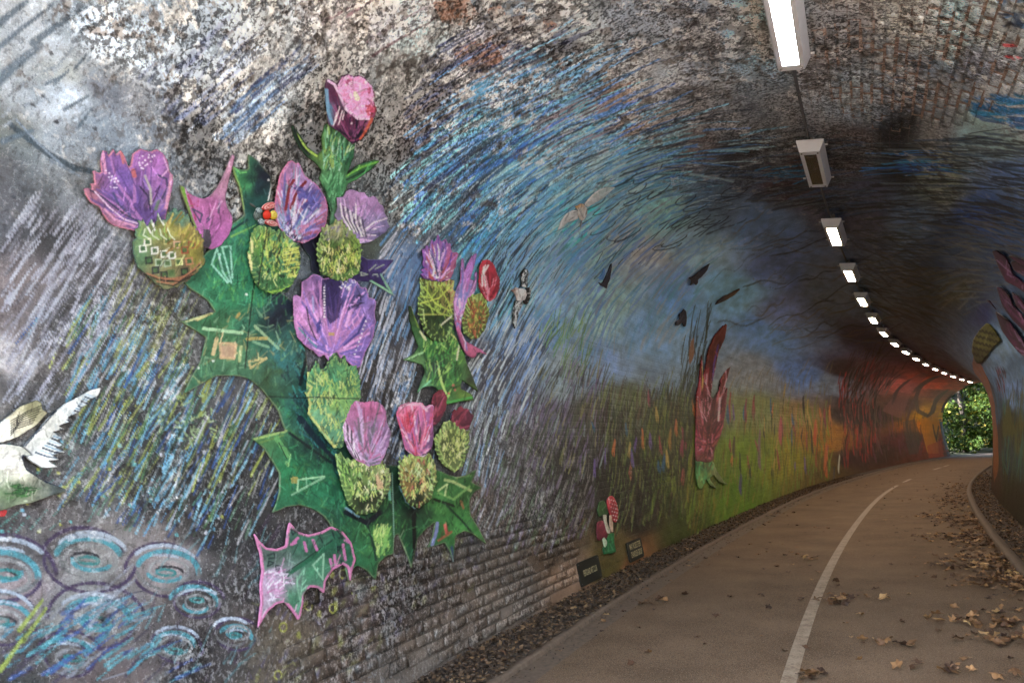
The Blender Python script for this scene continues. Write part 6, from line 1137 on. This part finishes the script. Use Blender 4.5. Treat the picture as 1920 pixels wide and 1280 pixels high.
Board('wing', zC([(500,230),(530,190),(570,150),(620,120),(680,105),(720,108),(690,130),(660,160),(620,190),(570,220),(520,248)]), .026, [at_(zC, 600, 160, (160,172,178)), at_(zC, 540, 200, (200,208,210))], gl, step=1.2).line(zC([(498,228),(545,172),(610,122),(660,105)]), 2.6, (250,250,250), 1, 0).g(.95).build()
Board('wing', zC([(450,270),(410,275),(370,300),(340,340),(312,410),(335,395),(370,360),(410,345),(455,330)]), .026, [at_(zC, 390, 320, (180,190,194))], gl, step=1.2).line(zC([(452,272),(400,280),(355,315),(316,405)]), 2.4, (245,245,245), 1, 0).g(.95).build()
Board('leg', zC([(478,345),(486,345),(480,380),(470,400),(472,375)]), .024, [at_(zC, 478, 370, (120,120,120))], gl, step=1.2).g(.95).build()
def zD(p): return Z(p, .26563, 960, 320)
for pts, lab in (([(600,782),(625,790),(635,775),(652,740),(670,700),(685,655),(697,648),(692,700),(682,760),(665,800),(658,828),(640,815),(618,808)], 'black swallow cut-out diving, left of the other dark birds'),
                 ([(1240,752),(1265,745),(1300,715),(1350,675),(1392,648),(1370,700),(1330,745),(1305,765),(1308,785),(1292,805),(1275,785),(1252,805),(1262,770)], 'black bird cut-out with swept wings, nearest the crown of the vault'),
                 ([(1145,1085),(1150,1060),(1175,1045),(1170,1010),(1185,1000),(1205,970),(1222,985),(1228,1030),(1220,1095),(1205,1098),(1195,1065),(1165,1090)], 'charcoal bird cut-out, lowest of the dark birds, above the crimson flower'),
                 ([(1428,942),(1445,912),(1490,880),(1530,865),(1600,825),(1608,830),(1560,875),(1510,905),(1470,925)], 'brown bird cut-out, rightmost of the birds in the vault')):
    c_ = (70, 44, 26) if 'brown' in lab else (20, 22, 32)
    o = Board('swallow_cutout', zD(pts), .022, [at_(zD, *pts[3], c_), at_(zD, *pts[0], (34, 30, 36))], None, step=1.2).build(); tag(o, lab, 'bird cut-out', 'dark birds on the vault')
o = Board('swallow_wing', zD([(585,745),(605,750),(625,730),(640,680),(650,690),(645,740),(632,770),(612,760)]), .02, [at_(zD, 620, 740, (60,96,130))], None, step=1.2).build(); tag(o, 'steel-blue second wing cut-out beside the diving black swallow', 'bird cut-out', 'dark birds on the vault')
# ---- mosaic bumblebee resting on the hooded leaf: a modelled insect
bee = empty('bee_ornament', label='small relief insect, grey eyes, red wings, yellow rump, on the green hooded leaf', cat='insect ornament')
def relief(name, cx, cy, rx, ry, ang, h, th, col, parent, mat=None, swirl=None):
    s, a = wall_at(cx, cy); s1, a1 = wall_at(cx + math.cos(ang) * rx, cy - math.sin(ang) * rx); s2, a2 = wall_at(cx + math.sin(ang) * ry, cy + math.cos(ang) * ry)
    U = np.array([s1[0] - s[0], a1[0] - a[0]]); V = np.array([s2[0] - s[0], a2[0] - a[0]]); rings, seg = 6, 20; P = []; cols = []
    for i in range(rings + 1):
        q = i / rings
        for j in range(seg):
            t = 2 * math.pi * j / seg; rr = math.cos((1 - q) * math.pi / 2) if i else 0
            p = np.array([s[0], a[0]]) + (U * math.cos(t) + V * math.sin(t)) * q; P.append((p[0], p[1], h + th * math.sqrt(max(0, 1 - q * q)) + (.002 * math.sin(q * 16 + t) if swirl else 0)))
            k = 1.5 if (swirl and math.sin(q * 16 + t) > .3) else 1; cols.append(np.clip(pig(col, 2.9) * k, 0, .8) if k == 1 else np.clip(pig(swirl, 2.9), 0, .8))
    P = np.array(P); X, Y, Zc = wall(P[:, 0], P[:, 1], P[:, 2]); F = []
    for i in range(rings):
        for j in range(seg): F.append((i * seg + j, (i + 1) * seg + j, (i + 1) * seg + (j + 1) % seg, i * seg + (j + 1) % seg))
    me = mesh_np(name, np.stack([X, Y, Zc], 1), F, np.array(cols)); bm = bmesh.new(); bm.from_mesh(me); bmesh.ops.recalc_face_normals(bm, faces=bm.faces)
    c0 = Vector(np.mean(np.stack([X, Y, Zc], 1), 0)); bm.faces.ensure_lookup_table(); inward = Vector((0 - c0.x, 2 - c0.y, 1.6 - c0.z))
    if sum(f.normal.dot(inward) for f in bm.faces) < 0: bmesh.ops.reverse_faces(bm, faces=bm.faces)
    bm.to_mesh(me); bm.free(); return link(name, me, M_BOARD, parent)
def zE(p): return Z(p, .08596, 440, 350)[0]
for nm, x, y, rx, ry, an, col, sw in (('thorax', 590, 590, 8, 9, 0, (206,50,30), None), ('abdomen', 730, 590, 7, 9, 0, (214,180,40), (230,210,120)), ('wing', 640, 400, 14, 7, .35, (190,50,50), (236,190,180)), ('wing', 700, 770, 14, 6, -.25, (180,60,60), (236,200,190)), ('eye', 405, 490, 6, 6, 0, (70,90,96), (200,210,205)), ('eye', 455, 740, 6, 6.5, 0, (70,90,96), (200,210,205)), ('head', 390, 600, 7, 10, 0, (70,80,76), (120,130,124)), ('feeler', 290, 380, 7, 2, -.6, (90,90,84), None)):
    q = zE([(x, y)]); relief(nm, q[0], q[1], rx, ry, an, H0 + .012 + (.006 if nm in ('thorax', 'abdomen', 'eye') else 0), .014 if nm != 'feeler' else .006, col, bee, swirl=sw)
# ---- the two black name signs
def sign(corners, lines, label, h=.02):
    t = empty('name_sign', label=label, cat='sign', group='black name signs at the foot of the left wall')
    cs_, ca_ = wall_at(*np.array(corners, float).T); s0, s1, a0, a1 = cs_.min(), cs_.max(), ca_.min(), ca_.max(); w, hgt = s1 - s0, a1 - a0
    bm = bmesh.new(); r = .035; vs = []
    for cx, cy, st in ((s1 - r, a1 - r, 0), (s0 + r, a1 - r, 90), (s0 + r, a0 + r, 180), (s1 - r, a0 + r, 270)):
        for k in range(5): an = math.radians(st + k * 22.5); vs.append((cx + r * math.cos(an), cy + r * math.sin(an)))
    fr = [bm.verts.new([float(q) for q in wall(s, a, h)]) for s, a in vs]; bk = [bm.verts.new([float(q) for q in wall(s, a, h - .012)]) for s, a in vs]; n = len(vs)
    bm.faces.new(fr); [bm.faces.new((fr[i], bk[i], bk[(i + 1) % n], fr[(i + 1) % n])) for i in range(n)]; bm.faces.new(bk[::-1]); bmesh.ops.recalc_face_normals(bm, faces=bm.faces)
    link('plate', bm_mesh('plate', bm), M_BLACK, t)
    for txt, ls0, ls1, la0, la1 in lines:
        fc = bpy.data.curves.new('lettering', 'FONT'); fc.body = txt; fc.size = 1; fc.align_x = 'LEFT'; fc.extrude = 0; fc.space_character = .95; fc.offset = .012
        fo = bpy.data.objects.new('lettering', fc); COL.objects.link(fo); bpy.context.view_layer.update()
        me = bpy.data.meshes.new_from_object(fo.evaluated_get(bpy.context.evaluated_depsgraph_get())); bpy.data.objects.remove(fo)
        co = np.empty(len(me.vertices) * 3, np.float32); me.vertices.foreach_get('co', co); co = co.reshape(-1, 3); x, y = co[:, 0], co[:, 1]
        u = (x - x.min()) / (x.max() - x.min()); v = (y - y.min()) / (y.max() - y.min())
        S = s0 + w * (ls0 + (ls1 - ls0) * u); A = a0 + hgt * (la0 + (la1 - la0) * v); X, Y, Zc = wall(S, A, h + .002); me.vertices.foreach_set('co', np.stack([X, Y, Zc], 1).astype(np.float32).ravel()); me.update()
        me.materials.clear(); link('lettering', me, M_CREAM, t)
    for ds_ in (.06, .94):
        for da_ in (.10, .90):
            bm = bmesh.new(); bmesh.ops.create_cone(bm, segments=8, radius1=.006, radius2=.004, depth=.004, cap_ends=True); o = link('screw', bm_mesh('screw', bm), M_GREY, t); o.location = [float(q) for q in wall(s0 + w * ds_, a0 + hgt * da_, h + .002)]; o.rotation_euler = (0, math.radians(90), 0)
sign([(1078, 1056), (1119, 1043), (1123, 1083), (1090, 1097)], [('PENTLAND ART CLUB', .2, .82, .36, .62)], 'larger black name sign with one row of cream capitals, lower on the wall')
sign([(1171, 1018), (1199, 1009), (1204, 1043), (1180, 1053)], [('MAY ROSE STEPS', .16, .9, .58, .88), ('CHANDLER GROUP', .16, .9, .18, .48)], 'smaller black name sign with two rows of cream capitals, right of the cut-out figure')
print('boards', round(__import__('time').time() - _T0, 1))

def hill():  # unseen mound over the tunnel, added to shade the ground beyond its far mouth
    ss = np.linspace(S_IN + .3, S_OUT - .4, 40); oo = np.concatenate([np.linspace(-34, -4, 14), np.linspace(-3.3, 3.3, 5), np.linspace(4, 34, 14)])
    S, O = np.meshgrid(ss, oo, indexing='ij')
    e = smooth(0, 14, S - ss[0]) * smooth(0, 9, ss[-1] - S)
    Z = (6.1 + 8.5 * e) * (1 - smooth(6 + 14 * e, 34, abs(O))) - .6 * smooth(20, 34, abs(O)) + (fbm(S * .2, O * .2, 8) - .5) * 1.4 * (abs(O) > 4)
    X, Y = path(S, TUN_C + O); P = np.stack([X, Y, Z], -1); n, m = S.shape
    lo = []
    for r in (0, n - 1):
        q = P[r].copy(); q[:, 2] = np.where(abs(oo) < 3.4, 5.15, -1); lo.append(q)
    P = np.concatenate([lo[0][None], P, lo[1][None]]); n += 2; i = np.arange(n * m).reshape(n, m)
    f = np.stack([i[:-1, :-1], i[1:, :-1], i[1:, 1:], i[:-1, 1:]], -1).reshape(-1, 4)
    link('hill', mesh_np('hill', P.reshape(-1, 3), f), M_GRASS, kind='structure')
hill()

# ---------------------------------------------------------------- trees beyond the far mouth and around both ends
def leaf_cloud(centres, radii, n, size, r):
    P = []; F = []
    k = r.integers(0, len(centres), n)
    C = np.asarray(centres)[k]; R = np.asarray(radii)[k][:, None]
    d = r.normal(size=(n, 3)); d /= np.linalg.norm(d, axis=1)[:, None]
    c = C + d * R * (r.random((n, 1)) ** .45) * np.array([1, 1, .75])
    u = r.normal(size=(n, 3)); u /= np.linalg.norm(u, axis=1)[:, None]
    v = np.cross(u, r.normal(size=(n, 3))); v /= np.linalg.norm(v, axis=1)[:, None]
    sz = size * (.6 + .8 * r.random((n, 1)))
    P = np.stack([c - u * sz, c - v * sz * .45, c + u * sz, c + v * sz * .45], 1).reshape(-1, 3)
    return P, np.arange(n * 4).reshape(n, 4)
def make_tree(seed, H, crown0, spread, nleaf, size=.12):
    r = np.random.default_rng(seed); t = empty('tree')
    lean = r.normal(size=2) * .25
    trunk = [(lean[0] * z / H * 2 + .08 * math.sin(z * 1.3 + seed), lean[1] * z / H * 2, z) for z in np.linspace(-.3, H, 9)]
    bm_r = [.2 * (1 - i / 10.5) + (.06 if i == 0 else 0) for i in range(9)]
    tube('trunk', trunk, bm_r, M_BARK, t)
    cs, rs = [], []
    for i in range(22):
        z = crown0 + (H - crown0) * (i + r.random()) / 22; an = r.random() * 6.28
        q = (z - crown0) / (H - crown0 + .01); rad = spread * (.35 + .9 * math.sin(math.pi * min(1, .12 + q * .85))) * (.5 + .6 * r.random())
        j = min(8, int((z + .3) / (H + .3) * 8)); b = Vector(trunk[j])
        e = Vector((b.x + math.cos(an) * rad, b.y + math.sin(an) * rad, z + .15 * rad)); m_ = b.lerp(e, .5) + Vector((0, 0, .12 * rad))
        if i % 2 == 0: tube('limb', [b - Vector((0, 0, .4)), m_, e], [.055, .035, .012], M_BARK, t, seg=5)
        cs.append(e); rs.append(.45 + .35 * spread * r.random()); cs.append(m_); rs.append(.3 + .22 * spread * r.random())
    P, F = leaf_cloud(cs, rs, nleaf, size, r)
    link('crown', mesh_np('crown', P, F, smoothf=False), M_GREEN, t)
    return t
protos = [make_tree(11, 11, 1.0, 2.6, 9000), make_tree(12, 13, 2.2, 3.0, 9000), make_tree(13, 9, .6, 2.2, 8000), make_tree(14, 14, 3.5, 3.2, 9000)]
# (s along the path, metres to the right of it, prototype, turn, scale, label)
spots = [(66, -5.8, 0, 0, 1, 'leafy green tree just outside the far mouth, left of the path'), (70, 3.0, 1, 1, .95, 'tree with yellow leaves on top seen high through the far mouth'),
    (72, -3.8, 2, 2, 1.1, 'low bushy tree behind the first one beyond the far mouth'), (78, -2.6, 3, 3, 1, 'tall tree with bare lower trunk far beyond the tunnel mouth'),
    (80, 2.8, 0, 4, 1, 'green tree at the bend of the path beyond the far mouth'), (86, -1.5, 1, 5, 1, None), (84, -7, 0, 1.7, 1.1, None), (92, .5, 2, 2.6, 1.3, None), (75, -8.5, 1, .6, 1.1, None),
    (94, -6, 3, 1.1, 1.1, None), (90, 5, 0, .2, 1.1, None), (66, 6, 2, 3.1, 1.2, None), (62, -8.5, 3, 4.4, 1, None), (98, -3, 0, 5.1, 1.3, None), (60.5, 5.2, 1, 2.2, 1, None), (60, 9, 3, .4, 1.1, None), (60, -12, 0, .9, 1.1, None),(68,-12,1,.9,1.2,None),
    (-16, 7.5, 3, 1, 1, None), (-22, -8, 1, 3, 1, None)]
used_p = set()
for s, off, pi_, rot, sc_, lab in spots:
    x, y = path(s, off)
    o = protos[pi_] if pi_ not in used_p else copy_tree(protos[pi_]); used_p.add(pi_)
    o.location = (float(x), float(y), -.05); o.rotation_euler = (0, 0, rot * 1.3); o.scale = (sc_, sc_, sc_)
    if lab: tag(o, lab, 'tree', 'trees beyond the far mouth')
    elif s < 0: tag(o, 'tree standing outside the near mouth behind the viewer', 'tree', 'trees outside the near mouth')
    else: tag(o, 'dense green tree deep in the wood beyond the far mouth', 'tree', 'trees beyond the far mouth')

# the wood closes in behind them as one mass of foliage
def wood():
    r = np.random.default_rng(77); cs, rs = [], []
    for k in range(900):
        s = r.uniform(61, 120); o = r.choice([-1, 1]) * r.uniform(5.5, 20) if s < 92 else r.uniform(-22, 22)
        x, y = path(s, o); cs.append((float(x), float(y), r.uniform(0, 5.5) ** 1.0 + r.random() * 11 * (abs(o) > 6 or s > 98))); rs.append(r.uniform(.6, 1.7))
    for k in range(420):
        s = r.uniform(60, 84); x, y = path(s, r.choice([-1, 1]) * r.uniform(3.4, 7)); cs.append((float(x), float(y), r.uniform(.1, 3.5))); rs.append(r.uniform(.4, .9))
    for k in range(500):
        s = r.uniform(78, 112); x, y = path(s, r.uniform(-9, 9) + (s < 95) * r.choice([-6, 6])); cs.append((float(x), float(y), r.uniform(.2, 7))); rs.append(r.uniform(.6, 1.3))
    P, F = leaf_cloud(cs, rs, 72000, .16, r)
    cs, rs = [], []
    for k in range(300):
        s = r.uniform(96, 109); x, y = path(s, r.uniform(-16, 16)); cs.append((float(x), float(y), r.uniform(0, 12))); rs.append(r.uniform(1, 2))
    P2, F2 = leaf_cloud(cs, rs, 20000, .32, r); F = np.concatenate([F, F2 + len(P)]); P = np.concatenate([P, P2])
    link('wood', mesh_np('wood', P, F, smoothf=False), M_GREEN, kind='stuff')
wood()

def canopy():  # unseen leaf roof, added to shade the ground outside the far mouth
    r = np.random.default_rng(78); cs, rs = [], []
    for k in range(400):
        s, o = r.uniform(57.5, 112), r.uniform(-18, 18); x, y = path(s, o); cs.append((float(x), float(y), r.uniform(8.2, 12) + abs(o) * .3)); rs.append(r.uniform(1.2, 2.4))
    P, F = leaf_cloud(cs, rs, 16000, .34, r)
    link('shade_canopy', mesh_np('shade_canopy', P, F, smoothf=False), M_GREEN, kind='stuff')
canopy()

# ---------------------------------------------------------------- fallen leaves, grit and litter
def leaf_shape(seed):
    r = np.random.default_rng(seed); lobes = 5; n = 22; t = np.linspace(-math.pi, math.pi, n, endpoint=False)
    rad = .5 + .28 * abs(np.cos(t * lobes / 2 + .2)) ** 1.5 + .12 * r.random(n); rad *= np.where(abs(t) > 2.8, .5, 1)
    x, y = rad * np.cos(t), rad * np.sin(t) * .8; cu, tw = r.uniform(.25, .9), r.uniform(-.5, .5)
    def z(x, y): return cu * (y ** 2) + .35 * cu * x * x * r.choice([-1, 1]) * 0 + tw * x * y + .06 * np.sin(x * 9 + seed) + .10 * cu * abs(x)
    P = [(0, 0, 0)] + [(a, b, 0) for a, b in zip(x * .5, y * .5)] + [(a, b, 0) for a, b in zip(x, y)]
    P = np.array(P, float); P[:, 2] = z(P[:, 0], P[:, 1]); P[:, 2] -= P[:, 2].min()
    F = [(0, 1 + i, 1 + (i + 1) % n) for i in range(n)]
    for i in range(n): a, b = 1 + i, 1 + (i + 1) % n; F += [(a, a + n, b + n), (a, b + n, b)]
    k = len(P); st = np.array([(-.35, 0, P[0, 2]), (-.95, .02, .10), (-.95, -.02, .12), (-.35, -.03, P[0, 2] + .02)]); P = np.concatenate([P, st]); F += [(k, k + 1, k + 2), (k, k + 2, k + 3)]
    return P * .055, np.array(F)
LSH = [leaf_shape(i) for i in range(7)]
rl = np.random.default_rng(21); spots = []
def hgt(o): return 0.003 if RL < o < RR else (KERB_H + .002 if RR <= o < RR + KERB_W else (.06))
def put(s, o, size, lift=0):
    x, y = path(s, o); spots.append((float(x), float(y), hgt(o) + lift, size))
for k in range(95): put(rl.uniform(3.2, 15), rl.uniform(RL + .15, RR - .3), rl.uniform(.45, 1.05))
for k in range(70): put(rl.uniform(12, 40), rl.uniform(RL + .1, RR - .2), rl.uniform(.5, 1.1))
for px, py, n, sx, sd in ((1865, 1170, 26, .30, .10), (1900, 1085, 60, .22, .2), (1850, 1000, 70, .2, .3), (1890, 1095, 60, .42, .16), (1820, 1062, 34, .35, .12), (1870, 1050, 60, .36, .16), (1800, 1008, 40, .40, .16), (1840, 1020, 50, .3, .2), (1775, 970, 46, .38, .25), (1810, 980, 50, .3, .3), (1785, 940, 60, .30, .5), (1795, 915, 40, .3, .8), (1560, 1130, 7, .14, .05), (1575, 1125, 7, .1, .05), (1523, 1050, 5, .1, .06), (1757, 1256, 7, .25, .03), (1525, 1268, 4, .05, .03), (1635, 1122, 4, .08, .03), (1905, 1205, 22, .25, .06), (1230, 1130, 4, .08, .03), (1460, 965, 8, .3, .2), (1690, 1210, 3, .06, .03), (1640, 1205, 3, .1, .03)):
    gx, gy = ground_at(px, py); d = (_x - gx) ** 2 + (_y - gy) ** 2; i = int(np.argmin(np.where(_s > 0, d, 1e9))); s0 = float(_s[i]); th = float(_th[i]); o0 = (gx - _x[i]) * math.cos(th) - (gy - _y[i]) * math.sin(th)
    for k in range(int(n * 2.2)):
        o = min(o0 + rl.normal(0, sx * .8), RR - .03); put(s0 + rl.normal(0, sd * 1.6), max(RL + .1, o), rl.uniform(.4, 1.3), rl.uniform(0, .035))
for k in range(420): put(rl.uniform(6, 34) ** 1.0, RR + KERB_W + rl.random() ** 1.3 * VERGE_R * .85, rl.uniform(.5, 1.1), rl.uniform(0, .025))
for k in range(380): s_ = rl.uniform(6, 26); put(s_, RR - abs(rl.normal(0, .30)) - .02, rl.uniform(.5, 1.0), rl.uniform(0, .015))
for k in range(150): put(rl.uniform(3, 24), RL - KERB_W - rl.random() * VERGE_L * .8, rl.uniform(.4, .9), rl.uniform(0, .02))
for k in range(60): put(rl.uniform(5, 30), RL + abs(rl.normal(0, .10)) + .02, rl.uniform(.4, .9))
spots = np.array(spots); u, v, d = proj(spots[:, 0], spots[:, 1], spots[:, 2]); inview = (d > .5) & (u > -20) & (u < 1940) & (v < 1300)
score = np.where(inview, spots[:, 3] / np.maximum(d, .5), 0); order = np.argsort(-score)
meshes = [mesh_np('fallen_leaf', P, F, smoothf=False) for P, F in LSH]
restP, restF, nb = [], [], 0
for rank, k in enumerate(order):
    x, y, z, size = spots[k]; j = int(rl.integers(0, 7)); yaw = rl.uniform(0, 6.28); tilt = rl.normal(0, .35, 2); flip = rl.random() < .3
    if rank < 296 and score[k] > 0:
        o = link('fallen_leaf', meshes[j], M_LEAF, None, label='dry brown fallen leaf lying on the path or verge', cat='leaf', group='fallen leaves scattered on the path')
        o.location = (x, y, z + .004); o.rotation_euler = (tilt[0] + (math.pi if flip else 0), tilt[1], yaw); o.scale = (size,) * 3
        if flip: o.location.z += .02 * size
    else:
        P, F = LSH[j]; c, s = math.cos(yaw), math.sin(yaw); Q = P * size
        restP.append(np.stack([x + Q[:, 0] * c - Q[:, 1] * s, y + Q[:, 0] * s + Q[:, 1] * c, z + Q[:, 2] + .003 + tilt[0] * .3 * Q[:, 0] * c], 1)); restF.append(F + nb); nb += len(P)
link('leaf_litter', mesh_np('leaf_litter', np.concatenate(restP), np.concatenate(restF), smoothf=False), M_LEAF, kind='stuff')
# grit, stones and leaf crumbs along the foot of both walls
n = 10000; s = 2.5 + 30 * rl.random(n) ** 1.6; side = rl.random(n) < .68
o = np.where(side, RL - .03 - rl.random(n) * (VERGE_L - .02), RR + KERB_W + rl.random(n) * (VERGE_R - KERB_W)); spill = rl.random(n) < .10; o = np.where(spill & side, RL + abs(rl.normal(0, .09, n)), o)
x, y = path(s, o); z = np.where(spill & side, .012, np.where(side, .062, .058)) + rl.random(n) * .014; sz = rl.uniform(.006, .021, n) * np.where(spill & side, .6, 1)
oc_ = np.array([(1, 0, 0), (-1, 0, 0), (0, 1, 0), (0, -1, 0), (0, 0, .7), (0, 0, -.7)], float); Pn = oc_[None] * sz[:, None, None] * rl.uniform(.6, 1.3, (n, 6, 1)); yw = rl.uniform(0, 6.28, n)
c_, s_ = np.cos(yw)[:, None], np.sin(yw)[:, None]; Pn = np.stack([x[:, None] + Pn[..., 0] * c_ - Pn[..., 1] * s_, y[:, None] + Pn[..., 0] * s_ + Pn[..., 1] * c_, z[:, None] + Pn[..., 2] * rl.uniform(.4, 1, (n, 1))], -1)
Ft = np.array([(0, 2, 4), (2, 1, 4), (1, 3, 4), (3, 0, 4), (2, 0, 5), (1, 2, 5), (3, 1, 5), (0, 3, 5)])
link('gravel', mesh_np('gravel', Pn.reshape(-1, 3), (Ft[None] + (np.arange(n) * 6)[:, None, None]).reshape(-1, 3), smoothf=False), M_STONE, kind='stuff')
n = 16000; s = 2.5 + 28 * rl.random(n) ** 1.5; side = rl.random(n) < .7; o = np.where(side, RL - .02 - rl.random(n) * (VERGE_L - .03), RR + KERB_W + rl.random(n) * (VERGE_R - KERB_W)); x, y = path(s, o)
c3 = np.stack([x, y, .068 + rl.random(n) * .02], 1); sz = rl.uniform(.010, .030, (n, 1)); a_ = rl.normal(size=(n, 3)); a_[:, 2] *= .35; a_ /= np.linalg.norm(a_, axis=1)[:, None]; b_ = np.cross(a_, np.array([0, 0, 1.]) + rl.normal(0, .35, (n, 3))); b_ /= np.linalg.norm(b_, axis=1)[:, None]
Pq = np.stack([c3 - a_ * sz, c3 - b_ * sz * .6, c3 + a_ * sz, c3 + b_ * sz * .6], 1).reshape(-1, 3)
link('leaf_crumbs', mesh_np('leaf_crumbs', Pq, np.arange(n * 4).reshape(n, 4), smoothf=False), M_LITTER, kind='stuff')
